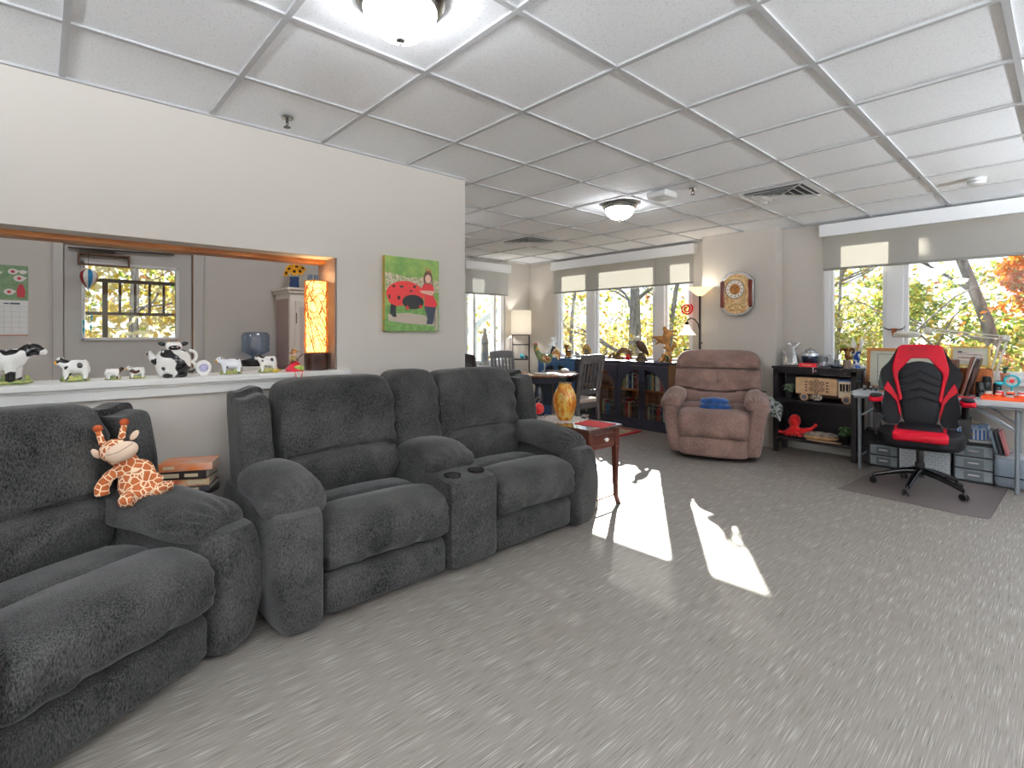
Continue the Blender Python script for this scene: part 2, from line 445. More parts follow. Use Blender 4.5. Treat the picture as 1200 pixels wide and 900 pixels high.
# windows: white vinyl frames, mullions, glass
def window_y(name, x0, x1, muls, sill=True):
    w = thing(name, None, None, (0, YW, 0)); w['kind'] = 'structure'
    g = G(); f = .05
    g.box(x0, x0 + f, .03, .13, WZ0, WZ1); g.box(x1 - f, x1, .03, .13, WZ0, WZ1); g.box(x0 + f, x1 - f, .03, .13, WZ1 - f, WZ1); g.box(x0 + f, x1 - f, .03, .13, WZ0, WZ0 + f)
    for a, b in muls: g.box(a, b, .02, .13, WZ0 + f, WZ1 - f)
    g.build('window_frame', m_vinyl, w, smooth=False, bevel=.006)
    ed = [x0 + f] + [t for m in muls for t in m] + [x1 - f]
    for a, b in zip(ed[::2], ed[1::2]):
        g = G(); s = .035
        g.box(a, a + s, .05, .10, WZ0 + f, WZ1 - f); g.box(b - s, b, .05, .10, WZ0 + f, WZ1 - f)
        g.box(a + s, b - s, .05, .10, WZ0 + f, WZ0 + f + s); g.box(a + s, b - s, .05, .10, WZ1 - f - s, WZ1 - f)
        sa = g.build('sash', m_vinyl, w, smooth=False, bevel=.004)
        G().box(a + s, b - s, .072, .076, WZ0 + f + s, WZ1 - f - s).build('pane', MATS['window_glass'], sa, smooth=False)
    if sill: G().box(x0 - .02, x1 + .02, -.035, .13, WZ0 - .03, WZ0).build('window_sill', m_white, w, smooth=False, bevel=.005)
    return w
window_y('window_1', -5.76, -3.34, [(-5.12, -4.96), (-3.93, -3.77)])
window_y('window_2', -1.83, 1.66, [(-1.27, -1.13), (.98, 1.12)])
w = thing('window_3', None, None, (XF, 0, 0)); w['kind'] = 'structure'
g = G()
for a, b in ((4.86, 4.93), (5.63, 5.70), (5.04, 5.09), (5.47, 5.52)): g.box(-.13, -.03, a, b, .78, 2.36)
g.box(-.13, -.03, 4.86, 5.70, 2.29, 2.36); g.box(-.13, -.03, 4.86, 5.70, .78, .85)
g.build('window_frame', m_vinyl, w, smooth=False, bevel=.005)
G().box(-.08, -.076, 4.93, 5.63, .85, 2.29).build('pane', MATS['window_glass'], w, smooth=False)
G().box(-.13, .09, 4.84, 5.72, .75, .78).build('window_sill', m_white, w, smooth=False, bevel=.005)

# roller shades
m_shade = sheer('shade_weave', (206, 203, 198), (196, 193, 188), .12)
m_shade2 = sheer('shade_weave_pale', (220, 219, 216), (190, 190, 190), .04)
def shade(label, loc, rz, w, zt, zb, m):
    t = thing('roller_shade', label, 'window shade', loc, rz)
    G().box(0, w, -.10, -.001, zt - .13, zt).build('valance', m_vinyl, t, smooth=False, bevel=.004)
    G().box(.03, w - .03, -.052, -.050, zb + .02, zt - .12).build('shade_cloth', m, t, smooth=False)
    G().box(.03, w - .03, -.06, -.042, zb, zb + .024).build('hem_bar', mat('hem_grey', (150, 148, 142), .5), t, smooth=False, bevel=.004)
    return t
shade('beige see-through roller shade half drawn over the window behind the low arched bookcases', (-5.77, YW, 0), 0, 2.5, 2.44, 1.93, m_shade)
shade('beige see-through roller shade half drawn over the window above the desk', (-1.84, YW, 0), 0, 3.52, 2.445, 1.955, m_shade)
shade('pale grey roller shade over the narrow window beside the dining chairs', (XF, 4.8, 0), 90, .94, 2.41, 1.9, m_shade2)

# ------------------------------------------------------------------ lights
m_nickel = mat('brushed_nickel', (170, 168, 165), .25, 1)
m_dome = mat('lit_frosted_glass', (250, 250, 246), .3, emit=(247, 250, 255), estr=26)
def ceiling_light(label, x, y):
    t = thing('ceiling_light', label, 'ceiling light', (x, y, HC), 0, 'flush ceiling dome lights')
    G().lathe([(0, 0), (.175, 0), (.18, -.012), (.172, -.02), (.176, -.03), (.165, -.04), (.15, -.05), (.0, -.05)][::-1], n=40).build('metal_rim', m_nickel, t)
    G().lathe([(.148, -.045), (.145, -.075), (.125, -.11), (.09, -.14), (.045, -.157), (0, -.162)][::-1], n=32).build('glass_shade', m_dome, t)
    t.scale = (.87, .87, .87)
    G().lathe([(0, -.19), (.006, -.187), (.005, -.178), (.018, -.172), (.02, -.163), (.012, -.158), (0, -.158)], n=16).build('finial', m_nickel, t)
    return t
ceiling_light('flush dome ceiling light with nickel rim, the larger-looking one above the charcoal loveseats', -1.61, .94)
ceiling_light('flush dome ceiling light with nickel rim, the distant one near the square ceiling vents', -2.82, 3.93)
for i, (x, y, n) in enumerate(((1.4, .94, 'behind the camera on the window side'), (.9, 3.9, 'beyond the desk out of frame'), (1.0, -1.6, 'over the back corner'), (-1.6, -1.6, 'over the back wall'), (-4.6, 2.9 , 'over the dining end beside the partition'))):
    ceiling_light('added unseen flush dome ceiling light with nickel rim ' + n, x, y)  # unseen domes added to fill the room with light
ceiling_light('added unseen flush dome ceiling light in the room behind the pass-through', -4.3, -.2)  # this dome and the next are added, unseen, to light the back room
ceiling_light('added unseen flush dome ceiling light near the sunflower cabinet behind the pass-through', -4.2, 1.6)

# torchiere floor lamps throw their light on the ceiling
m_black = mat('black_metal', (34, 32, 32), .4, .5)
m_bowl = mat('lit_amber_glass_bowl', (250, 226, 180), .3, emit=(255, 222, 170), estr=1.0)
def torchiere(label, x, y, h=1.86, power=60, side=True, rz=0):
    t = thing('floor_lamp', label, 'floor lamp', (x, y, 0), rz, 'torchiere floor lamps')
    G().lathe([(0, 0), (.14, 0), (.14, .012), (.10, .03), (.03, .04), (.012, .06), (0, .06)], n=28).build('base', m_black, t)
    G().cyl((0, 0, .03), .0125, h - .12, 12).build('pole', m_black, t)
    G().lathe([(.02, h - .10), (.05, h - .085), (.10, h - .04), (.15, h), (.146, h), (.098, h - .034), (.05, h - .078), (.0, h - .085)], n=32).build('glass_bowl', m_bowl, t)
    li = bpy.data.lights.new('bulb', 'POINT'); li.energy = power; li.shadow_soft_size = .05; li.color = (.88, .945, 1)
    o = bpy.data.objects.new('bulb', li); COL.objects.link(o); o.parent = t; o.location = (0, 0, h - .04)
    if side:
        g = G(); g.tube([(0, 0, 1.30), (-.02, 0, 1.40), (-.06, 0, 1.455), (-.10, 0, 1.47), (-.135, 0, 1.455), (-.15, 0, 1.42)], .007, 8)
        g.cyl((-.15, 0, 1.385), .02, .04, 12); g.build('reading_arm', m_black, t)
        G().lathe([(.02, 1.39), (.035, 1.37), (.05, 1.33), (.105, 1.265), (.10, 1.265), (.046, 1.325), (.03, 1.365), (.0, 1.385)], c=(-.15, 0, 0), n=28).build('reading_shade', mat('lit_white_glass', (250, 240, 220), .3, emit=(255, 236, 205), estr=1.0), t)
        G().cyl((0, 0, 1.17), .008, .03, 8, rot=rotm(0, 90, 0)).build('switch', m_black, t)
    return t
torchiere('torchiere floor lamp with amber bowl and small side reading shade, behind the recliner', -3.06, 5.90, 1.84, 1.8, True, 38)
torchiere('added unseen torchiere floor lamp behind the camera on the window side', 2.0, .6, 1.86, 520, False)  # from here on: unseen lamps added to brighten the ceiling
torchiere('added unseen torchiere floor lamp behind the camera by the back wall', .5, -2.1, 1.86, 420, False)
torchiere('added unseen torchiere floor lamp in the back corner beside the cut-off loveseat', -1.15, -2.1, 1.86, 190, False)
torchiere('added unseen torchiere floor lamp past the desk by the window wall, out of frame', 1.9, 4.6, 1.86, 520, False)

# sun and sky
SUN = Vector((2.37, -3.60, -1.95)).normalized()
l = bpy.data.lights.new('sun', 'SUN'); l.energy = 17; l.angle = R(.55); l.color = (1, .95, .86)
o = bpy.data.objects.new('sun', l); COL.objects.link(o); o.rotation_euler = SUN.to_track_quat('-Z', 'Y').to_euler(); o.location = (-8, 16, 9)
w = bpy.data.worlds.new('sky'); sc.world = w; w.use_nodes = True; nt = w.node_tree; bg = nt.nodes['Background']
tc = nt.nodes.new('ShaderNodeTexCoord'); sp = nt.nodes.new('ShaderNodeSeparateXYZ'); r = nt.nodes.new('ShaderNodeValToRGB')
e = r.color_ramp.elements; e[0].position = 0; e[0].color = lin((236, 240, 246)); e[1].position = .75; e[1].color = lin((70, 120, 200)); k = e.new(.22); k.color = lin((172, 204, 238))
n = nt.nodes.new('ShaderNodeTexNoise'); n.inputs['Scale'].default_value = 5; n.inputs['Detail'].default_value = 6
mp = nt.nodes.new('ShaderNodeMapping'); mp.inputs['Scale'].default_value = (1, 1, 2.6)
r2 = nt.nodes.new('ShaderNodeValToRGB'); r2.color_ramp.elements[0].position = .48; r2.color_ramp.elements[1].position = .64
mx = nt.nodes.new('ShaderNodeMix'); mx.data_type = 'RGBA'; mx.inputs[7].default_value = (1, 1, 1, 1)
nt.links.new(tc.outputs['Generated'], sp.inputs[0]); nt.links.new(sp.outputs['Z'], r.inputs[0]); nt.links.new(tc.outputs['Generated'], mp.inputs[0]); nt.links.new(mp.outputs[0], n.inputs['Vector'])
nt.links.new(n.outputs['Fac'], r2.inputs[0]); nt.links.new(r2.outputs[0], mx.inputs[0]); nt.links.new(r.outputs[0], mx.inputs[6]); nt.links.new(mx.outputs[2], bg.inputs['Color'])
bg.inputs['Strength'].default_value = 1.6

# ------------------------------------------------------------------ camera
cam = bpy.data.cameras.new('camera'); cam.sensor_width = 36; cam.lens = 602.64 / 1200 * 36; cam.shift_y = -(450 - 390.68) / 1200; cam.clip_start = .02
o = bpy.data.objects.new('camera', cam); COL.objects.link(o); o.location = (0, 0, 1.285); o.rotation_euler = (PI / 2, 0, .8287)
sc.camera = o
sc.view_settings.view_transform = 'Standard'; sc.view_settings.look = 'None'; sc.view_settings.exposure = .50; sc.view_settings.gamma = 1; sc.view_settings.use_curve_mapping = False
sc.cycles.use_denoising = True; sc.cycles.max_bounces = 10; sc.cycles.diffuse_bounces = 6; sc.cycles.glossy_bounces = 4; sc.cycles.transparent_max_bounces = 16; sc.cycles.transmission_bounces = 8
sc.cycles.sample_clamp_indirect = 6; sc.cycles.caustics_reflective = False; sc.cycles.caustics_refractive = False
# ================================================================== outside the windows
rnd = random.Random(7)
m_bark = mat('grey_bark', (150, 144, 136), .9, col2=(92, 88, 82), scale=14, bump=.6, bscale=30, stretch=(1, 1, .25))
def leafmat(name, c, c2, tr):
    if name in MATS: return MATS[name]
    m = bpy.data.materials.new(name); m.use_nodes = True; nt = m.node_tree
    nt.nodes.remove(nt.nodes['Principled BSDF']); out = nt.nodes['Material Output']
    tc = nt.nodes.new('ShaderNodeTexCoord'); n = nt.nodes.new('ShaderNodeTexNoise'); n.inputs['Scale'].default_value = 2.2; n.inputs['Detail'].default_value = 5
    r = nt.nodes.new('ShaderNodeValToRGB'); r.color_ramp.elements[0].position = .38; r.color_ramp.elements[1].position = .62
    r.color_ramp.elements[0].color = lin(c); r.color_ramp.elements[1].color = lin(c2)
    nt.links.new(tc.outputs['Object'], n.inputs['Vector']); nt.links.new(n.outputs['Fac'], r.inputs['Fac'])
    d = nt.nodes.new('ShaderNodeBsdfDiffuse'); t = nt.nodes.new('ShaderNodeBsdfTranslucent'); x = nt.nodes.new('ShaderNodeMixShader'); x.inputs[0].default_value = tr
    nt.links.new(r.outputs[0], d.inputs['Color']); nt.links.new(r.outputs[0], t.inputs['Color'])
    nt.links.new(d.outputs[0], x.inputs[1]); nt.links.new(t.outputs[0], x.inputs[2]); nt.links.new(x.outputs[0], out.inputs['Surface'])
    MATS[name] = m; return m
LM = {'yellow': leafmat('leaf_yellow', (206, 176, 84), (180, 162, 84), .5), 'lime': leafmat('leaf_lime', (164, 176, 84), (122, 146, 66), .5),
      'green': leafmat('leaf_green', (104, 124, 66), (126, 142, 78), .45), 'orange': leafmat('leaf_orange', (222, 140, 54), (198, 98, 40), .5),
      'pale': leafmat('leaf_pale', (206, 196, 158), (190, 182, 136), .5), 'rust': leafmat('leaf_rust', (176, 124, 86), (150, 106, 76), .45)}
def leaf_cloud(g, centers, n, size, kinds, wts):
    for _ in range(n):
        cx, cy, cz, r = rnd.choice(centers)
        while True:
            a, b, c = rnd.uniform(-1, 1), rnd.uniform(-1, 1), rnd.uniform(-1, 1)
            d = a * a + b * b + c * c
            if .05 < d < 1: break
        p = Vector((cx + a * r, cy + b * r, cz + c * r * .8))
        if noise.noise(p * 1.1) < -.05 or noise.noise(p * 3.1) < -.15: continue
        s = size * rnd.uniform(.6, 1.3)
        u = Vector((rnd.gauss(0, 1), rnd.gauss(0, 1), rnd.gauss(0, 1))).normalized(); v = u.orthogonal().normalized()
        k = rnd.choices(range(len(kinds)), wts)[0]
        b0 = len(g.v); g.v += [p - u * s, p + v * s * .55, p + u * s, p - v * s * .55]; g.f.append([b0, b0 + 1, b0 + 2, b0 + 3]); g.mi.append(k)
def tree(label, x, y, z0, h, lean, crown, n, size, kinds, wts, r0=.16, seed=1, nb=7, group='autumn trees outside the windows'):
    rr = random.Random(seed); t = thing('autumn_tree', label, 'tree', (x, y, z0), 0, group)
    g = G(); pts = []; rs = []
    for i in range(9):
        f = i / 8; pts.append((lean[0] * f * f + .06 * sin(f * 9 + seed), lean[1] * f * f, h * f)); rs.append(r0 * (1 - .75 * f))
    g.tube(pts, rs, 10)
    ends = []
    for i in range(nb):
        f = rr.uniform(.3, .95); k = f * 8; a = int(k); p = Vector(pts[a]).lerp(Vector(pts[min(a + 1, 8)]), k - a)
        an = rr.uniform(0, 2 * PI); L = rr.uniform(.8, 1.8) * (h / 6)
        q = [p]
        for j in range(5):
            an += rr.uniform(-.5, .5); q.append(q[-1] + Vector((cos(an) * L / 4, sin(an) * L / 4, rr.uniform(.12, .5) * L / 3)))
        g.tube(q, [r0 * .2 * (1 - .8 * j / 5) for j in range(6)], 6); ends.append(q[-1])
        for e in range(2):
            an2 = an + rr.uniform(-1.2, 1.2); s = q[2 + e]
            g.tube([s, s + Vector((cos(an2) * L * .3, sin(an2) * L * .3, L * .2)), s + Vector((cos(an2) * L * .6, sin(an2) * L * .6, L * .3))], [r0 * .12, r0 * .08, r0 * .03], 5)
    me = g.build('trunk', m_bark, t)
    if n:
        g = G(); leaf_cloud(g, crown, n, size, kinds, wts); g.build('foliage', [LM[k] for k in kinds], t, smooth=False)
    return t
# ground well below the windows, covered in leaf litter
struct('ground', G().box(-60, 40, YW + .25, 70, -3.2, -3.0).box(-60, XF - 1.8, -20, YW + .25, -3.2, -3.0),
       mat('leaf_litter', (150, 124, 70), .95, col2=(92, 96, 50), scale=3, detail=6), smooth=False)
# through the desk window: leaning trunk, yellow-green crowns, an orange maple to the side
tree('leaning grey trunk with yellow-green leaves outside the desk window', -.50, 12.2, -3, 9.0, (-2.3, 0), [(-1.4, 2, 4.4, 1.3), (-2.2, 2.4, 3.4, 1.2), (-.6, 2.6, 4.9, 1.1), (-1.0, 2.6, 3.3, 1.1), (-2.4, 2.2, 4.9, .9)], 15000, .06, ['lime', 'yellow', 'green'], [6, 4, 2], .15, 3, 8)
tree('orange maple with dense bright foliage at the right of the desk window', .5, 11.6, -3, 7.0, (.2, .1), [(-1.0, -.2, 4.3, .8), (-.4, -.3, 5.0, .9), (-1.1, .2, 3.5, .8), (.2, 0, 4.0, 1.0), (-.9, .2, 5.3, .5)], 14000, .05, ['orange', 'yellow', 'rust'], [7, 3, 1], .09, 5, 5)
tree('pale yellow-green tree seen through the narrow left pane of the desk window', -3.3, 11.4, -3, 6.0, (.3, .2), [(.1, 0, 3.6, .9), (.3, .3, 4.6, .8), (-.2, .3, 5.0, .6), (.6, .3, 3.8, .7)], 11000, .045, ['pale', 'lime', 'yellow'], [5, 4, 2], .07, 8)
tree('bushy rust and gold tree low behind the desk lamp', -1.5, 10.2, -3, 4.0, (.1, .2), [(-.2, 0, 3.5, .7), (.5, .2, 3.6, .7), (-.8, .2, 3.4, .6)], 9000, .04, ['yellow', 'rust', 'lime', 'pale'], [5, 3, 3, 3], .05, 9)
# unseen tall crown added between the two windows to shade the desk window
tree('unseen tall dense evergreen-green tree added between the two big windows to block sun', -4.0, 12.2, -3, 8.5, (.1, .1), [(-.6, 0, 6.9, 1.1), (.3, 0, 7.4, 1.2), (1.2, 0, 7.4, 1.1), (1.9, 0, 7.8, 1.0), (.5, 0, 8.3, 1.2)], 17000, .13, ['green', 'lime'], [5, 2], .2, 11)
# through the bookcase window: pale trunks and thin yellow leaves
tree('stout pale grey trunk among thin yellow leaves beyond the bookcase window', -9.3, 14.0, -3, 7.6, (-.5, .2), [(0, 2, 4.0, 1.6), (-1.6, 2.4, 3.6, 1.5), (1.2, 2.2, 4.4, 1.4)], 4200, .075, ['pale', 'yellow'], [3, 4], .34, 13, 5)
tree('slender forked tree with yellow leaves beyond the bookcase window', -8.3, 13.6, -3, 7.4, (.9, .2), [(.6, .6, 4.2, 1.2), (-.4, .8, 3.2, 1.2)], 2600, .07, ['yellow', 'pale', 'lime'], [4, 3, 2], .14, 17, 6)
tree('washed pale yellow tree behind the red spiral hanging ornament', -6.6, 14.0, -3, 6.0, (-.3, .2), [(0, .4, 3.4, 1.6), (.7, .4, 4.4, 1.3), (-1.2, .4, 4.2, 1.4)], 5000, .08, ['pale', 'yellow', 'lime'], [5, 3, 2], .12, 19)
tree('thin bare-looking tree with gold leaves near the far corner window', -11.6, 13.2, -3, 6.5, (.3, .2), [(0, .4, 3.6, 1.8), (-1.5, .4, 4.0, 1.5), (1.4, .6, 3.6, 1.4)], 6000, .08, ['pale', 'yellow'], [5, 4], .14, 23)
# distant belts of woodland
def belt(label, x0, x1, y, z0, z1, n, size, kinds, wts, along='x'):
    g = G()
    c = []
    m = int(abs(x1 - x0) / 1.6)
    for i in range(m):
        a = x0 + (x1 - x0) * i / max(1, m - 1)
        for _ in range(2):
            z = rnd.uniform(z0, z1); b = y + rnd.uniform(-1, 1)
            c.append((a, b, z, 2.2) if along == 'x' else (b, a, z, 2.2))
    leaf_cloud(g, c, n, size, kinds, wts)
    tag(g.build('woodland_foliage', [LM[k] for k in kinds], smooth=False), label, 'woodland', kind='stuff')
belt('hazy yellow woodland far beyond the big windows', -24, 14, 24, -3, 4.2, 30000, .16, ['yellow', 'lime', 'pale', 'rust'], [4, 4, 6, .7])
belt('yellow and green woodland seen through the entry door glass', -6, 12, -16, -3, 4.5, 34000, .10, ['yellow', 'lime', 'pale', 'rust'], [4, 3, 5, 1], 'y')
for i, (x, y, r, l) in enumerate(((-12.5, 1.3, .13, 'grey trunk behind the railing nearest the balcony post'), (-13, 2.7, .17, 'grey trunk behind the railing at the middle of the door glass'), (-12.2, 3.0, .1, 'slim grey trunk behind the railing towards the door hinge side'))):
    tree(l, x, y, -3, 9, (.3, .2), [(0, 0, 4.2, 1.4), (.3, .3, 6, 1.6)], 1800, .1, ['yellow', 'pale'], [3, 4], r, 31 + i, 4, group='trunks beyond the door')
# balcony railing outside the door
m_rail = mat('dark_railing', (56, 50, 48), .5, .3)
t = thing('balcony_railing', 'dark metal balcony railing with upright balusters outside the entry door', 'railing', (-6.6, 0, 0))
g = G(); g.box(-.03, .03, -1.5, 2.34, 1.80, 1.835); g.box(-.025, .025, -1.5, 2.34, 1.47, 1.50); g.box(-.02, .02, -1.5, 2.34, 1.165, 1.185); g.build('rail', m_rail, t, smooth=False)
for y in (-1.4, .48, 2.3): G().box(-.02, .02, y - .022, y + .022, 0, 1.83).build('post', m_rail, t, smooth=False)
yy = .48 + .12; 
while yy < 2.2:
    G().box(-.012, .012, yy - .011, yy + .011, 1.5, 1.8).build('baluster', m_rail, t, smooth=False); yy += .125
struct('trim_6', G().box(-6.9, XK - .15, -1.6, 2.4, -.15, -.01), mat('deck_grey', (120, 112, 104), .8), smooth=False)
# white stair of a porch outside the far window
t = thing('porch_stair', 'white wooden porch stair with a sloping handrail outside the narrow far window', 'stair', (-9.2, 6.4, -3))
m_pw = mat('porch_white', (206, 212, 206), .6)
G().bar((0, -2.0, 3.9), (0, 1.8, 6.0), .1, .42).build('stringer', m_pw, t, smooth=False)
G().bar((.1, -2.0, 2.9), (.1, 1.8, 5.0), .06, .1).build('handrail', m_pw, t, smooth=False)
for i in range(5): G().box(.05, .12, -1.6 + i * .8, -1.52 + i * .8, 0, 3.2 + i * .44).build('post', m_pw, t, smooth=False)
# ================================================================== upholstered seats
def fabric(name, c, c2, c3=None, bscale=170, sheen=.25, stretch=(1, 1, .35)):
    """brushed chenille: large soft patches plus short flecks"""
    if name in MATS: return MATS[name]
    m = bpy.data.materials.new(name); m.use_nodes = True; nt = m.node_tree; b = nt.nodes['Principled BSDF']
    tc = nt.nodes.new('ShaderNodeTexCoord'); mp = nt.nodes.new('ShaderNodeMapping'); mp.inputs['Scale'].default_value = stretch
    mp.inputs['Rotation'].default_value = (0, .25, 0)
    nt.links.new(tc.outputs['Object'], mp.inputs['Vector'])
    n1 = nt.nodes.new('ShaderNodeTexNoise'); n1.inputs['Scale'].default_value = 5; n1.inputs['Detail'].default_value = 3
    n2 = nt.nodes.new('ShaderNodeTexNoise'); n2.inputs['Scale'].default_value = bscale; n2.inputs['Detail'].default_value = 3
    nt.links.new(tc.outputs['Object'], n1.inputs['Vector']); nt.links.new(mp.outputs['Vector'], n2.inputs['Vector'])
    mm = nt.nodes.new('ShaderNodeMath'); mm.operation = 'MULTIPLY_ADD'; mm.inputs[1].default_value = .38
    m2 = nt.nodes.new('ShaderNodeMath'); m2.operation = 'MULTIPLY'; m2.inputs[1].default_value = .62
    nt.links.new(n2.outputs['Fac'], m2.inputs[0]); nt.links.new(n1.outputs['Fac'], mm.inputs[0]); nt.links.new(m2.outputs[0], mm.inputs[2])
    r = nt.nodes.new('ShaderNodeValToRGB'); r.color_ramp.elements[0].position = .38; r.color_ramp.elements[1].position = .65
    r.color_ramp.elements[0].color = lin(c); r.color_ramp.elements[1].color = lin(c2)
    nt.links.new(mm.outputs[0], r.inputs['Fac']); nt.links.new(r.outputs[0], b.inputs['Base Color'])
    b.inputs['Roughness'].default_value = .9; b.inputs['Specular IOR Level'].default_value = .15
    b.inputs['Sheen Weight'].default_value = sheen; b.inputs['Sheen Roughness'].default_value = .45
    bp = nt.nodes.new('ShaderNodeBump'); bp.inputs['Strength'].default_value = .35; bp.inputs['Distance'].default_value = .004
    nt.links.new(n2.outputs['Fac'], bp.inputs['Height']); nt.links.new(bp.outputs['Normal'], b.inputs['Normal'])
    MATS[name] = m; return m
m_char = fabric('charcoal_chenille', (13, 13, 14), (72, 71, 70), sheen=.14, bscale=240)
def sm(a, b, x):
    t = max(0, min(1, (x - a) / (b - a))); return t * t * (3 - 2 * t)
def folds(u, p, amp, k, axis=0, at=1, ph=0):
    """short gathered folds that fan out near one end of a cushion"""
    w = sm(.45, .95, u[axis] * at)
    ang = math.atan2(u[(axis + 2) % 3], u[(axis + 1) % 3])
    return amp * w * sin(ang * k + ph + noise.noise(p * 9) * 2)

def arm_pillow(sx):
    """plump pillow-top arm, its front nose rounded and gathered"""
    def fn(u, p):
        x, y, z = p
        z += .018 * (1 - u.x * u.x)                                   # crown
        z += -.045 * sm(.25, -1.0, u.y)                              # nose drops at the front
        x += sx * .015 * sm(-.2, -1, u.y)
        d = folds(u, p, .007, 17, 1, -1)
        return (x, y, z + d * (1 if u.z > 0 else .3))
    return fn
def back_fn(lean, seam, w):
    """back cushion: leaning, full above the seam and again below it"""
    def fn(u, p):
        x, y, z = p
        t = (u.z + 1) / 2
        y += lean * t
        d = (t - seam + .03 * (u.x * u.x - .5)) / .028
        if u.y < 0: y += .055 * math.exp(-d * d) * (1 - abs(u.x) ** 8)
        if u.y < 0: y -= .022 * math.exp(-((t - .80) / .17) ** 2) + .028 * math.exp(-((t - .22) / .15) ** 2)
        k = sm(.5, 1, abs(u.x))
        y += .010 * k * sin(t * 34 + u.x * 3) * (u.y < 0)              # pull marks at the side seams
        if u.y < 0: y += .011 * sin(u.x * 8 - t * 22 + noise.noise(p * 5) * 3) * math.exp(-((t - seam + .10) / .09) ** 2) + .006 * sin(u.x * 14 + t * 9) * math.exp(-((t - seam - .07) / .05) ** 2)
        z += -.020 * abs(u.x) ** 4 * t
        return (x, y, z)
    return fn
def seat_fn(u, p):
    """seat with a big rolled front edge"""
    x, y, z = p
    f = sm(-.2, -1, u.y)
    z += .012 * (1 - u.x ** 2)
    if u.z > 0: z += .026 * sm(.0, -.5, u.y) - .02 * sm(.2, 1, u.y) - .018 * math.exp(-((u.y + .02) / .06) ** 2)
    y -= .022 * (1 - u.z ** 2) * f
    if u.y < -.3: y -= .010 * sin(u.x * 9 + noise.noise(p * 6) * 5) * sm(.3, -.9, u.z)
    k = sm(.8, 1, abs(u.x)); y += .006 * k * sin(u.z * 16) * f
    return (x, y, z)
def skirt_fn(u, p):
    x, y, z = p
    if u.y < 0: y -= .011 * (sin(u.x * 13 + noise.noise(p * 7) * 5)) * (.35 + abs(noise.noise(p * 4)) * 1.6) * sm(-.8, .9, u.z) * (1 - abs(u.x) ** 3)
    return (x, y, z)
def make_loveseat(name, label, mt, loc, rz, parts=True):
    t = thing(name, label, 'sofa', loc, rz, 'charcoal reclining loveseats')
    hw = 1.035
    for s in (-1, 1):
        # arm: padded side panel with a rounded front column
        def col(u, p, s=s):
            x, y, z = p
            x += s * .028 * sin((u.z + 1) / 2 * PI) * (1 if u.x * s > 0 else .2) - s * .02 * sm(.3, -1, u.z) * (u.x * s > 0)
            y -= .02 * sin((u.z + 1) / 2 * PI) * (u.y < 0)
            return (x, y, z)
        a = G().sq((s * (hw - .105), -.475, .268), (.108, .445, .256), 6, 20, col, wr=.003, E=16, ax=2).build('arm', mt, t)
        G().sq((s * (hw - .130), -.565, .560), (.150, .285, .080), 2.4, 26, arm_pillow(s), wr=.005, ws=7, E=4.0, ax=1).build('arm_pillow', mt, a)
        # wing beside the back cushion
        def wing(u, p, s=s):
            x, y, z = p; tt = (u.z + 1) / 2
            y += .10 * tt - .02; x += s * .008 * tt; z -= .03 * (u.y < 0) * tt
            return (x, y, z + .010 * sin(u.x * 3))
        G().sq((s * (hw - .092), -.26, .715), (.082, .140, .278), 5, 20, wing, wr=.004, E=10, ax=2).build('wing', mt, t)
        # seat, footrest and lower panel
        cx = s * .497
        G().sq((cx, -.565, .318), (.331, .338, .122), 3.8, 30, seat_fn, wr=.005, ws=5, E=13, ax=0).build('seat_cushion', mt, t)
        G().sq((cx, -.525, .120), (.330, .362, .095), 8, 22, skirt_fn, wr=.003, E=16, ax=0).build('footrest_panel', mt, t)
        G().sq((cx, -.275, .722), (.332, .125, .318), 3.8, 32, back_fn(.095, .37, .33), wr=.006, ws=5, E=11, ax=0).build('back_cushion', mt, t)
    # middle: narrow back panel, console box with lid pad and two cup holders
    G().sq((0, -.265, .738), (.166, .120, .314), 3.8, 22, back_fn(.095, .18, .18), wr=.004, E=9, ax=0).build('centre_back_panel', mt, t)
    def cons(u, p):
        x, y, z = p
        if u.z > 0: z += -.035 * sm(.2, -1, u.y)
        return (x, y, z)
    c = G().sq((0, -.575, .280), (.163, .335, .252), 16, 20, cons, wr=.001).build('console', mt, t)
    def lid(u, p):
        x, y, z = p; z += .02 * (1 - u.x ** 2) - .035 * sm(.1, -1, u.y); return (x, y, z + folds(u, p, .004, 13, 1, -1))
    G().sq((0, -.50, .568), (.166, .225, .062), 2.8, 22, lid, wr=.004, E=6, ax=0).build('console_lid', mt, c)
    for x in (-.082, .082):
        h = G().lathe([(.0, .435), (.034, .436), (.037, .500), (.047, .503), (.048, .497), (.040, .494), (.0, .494)][:1] + [(.034, .45), (.0375, .509), (.047, .5115), (.049, .498)], c=(x, -.80, -.0), n=24)
        h.build('cup_holder', mat('cup_black', (14, 14, 15), .25), c)
        G().cyl((x, -.80, .5075), .0375, .0012, 24).build('cup_shade_disc', mat('cup_shade_black', (5, 5, 6), .6), c)  # flat black disc, stands in for the dark of the hollow
    # rear shell down to the floor and low plinth
    def shell(u, p):
        x, y, z = p; tt = (u.z + 1) / 2; return (x * (1 - .02 * tt), y + .0 * tt - .02, z)
    G().sq((0, -.11, .46), (hw - .11, .06, .43), 9, 18, shell, wr=.003).build('back_shell', mt, t)
    G().box(-hw + .08, hw - .08, -.80, -.08, .006, .045).build('base_frame', mat('black_plastic', (22, 22, 23), .5), t, bevel=.01)
    return t
make_loveseat('reclining_loveseat', 'charcoal reclining loveseat with cup-holder console, placed straight along the wall beside the end table', m_char, (-3.10, 1.748, 0), 90)
make_loveseat('reclining_loveseat', 'charcoal reclining loveseat cut off at the picture edge, the one with the toy giraffe', m_char, (-2.607, -.665, 0), 119.8).scale = (1, 1, .965)

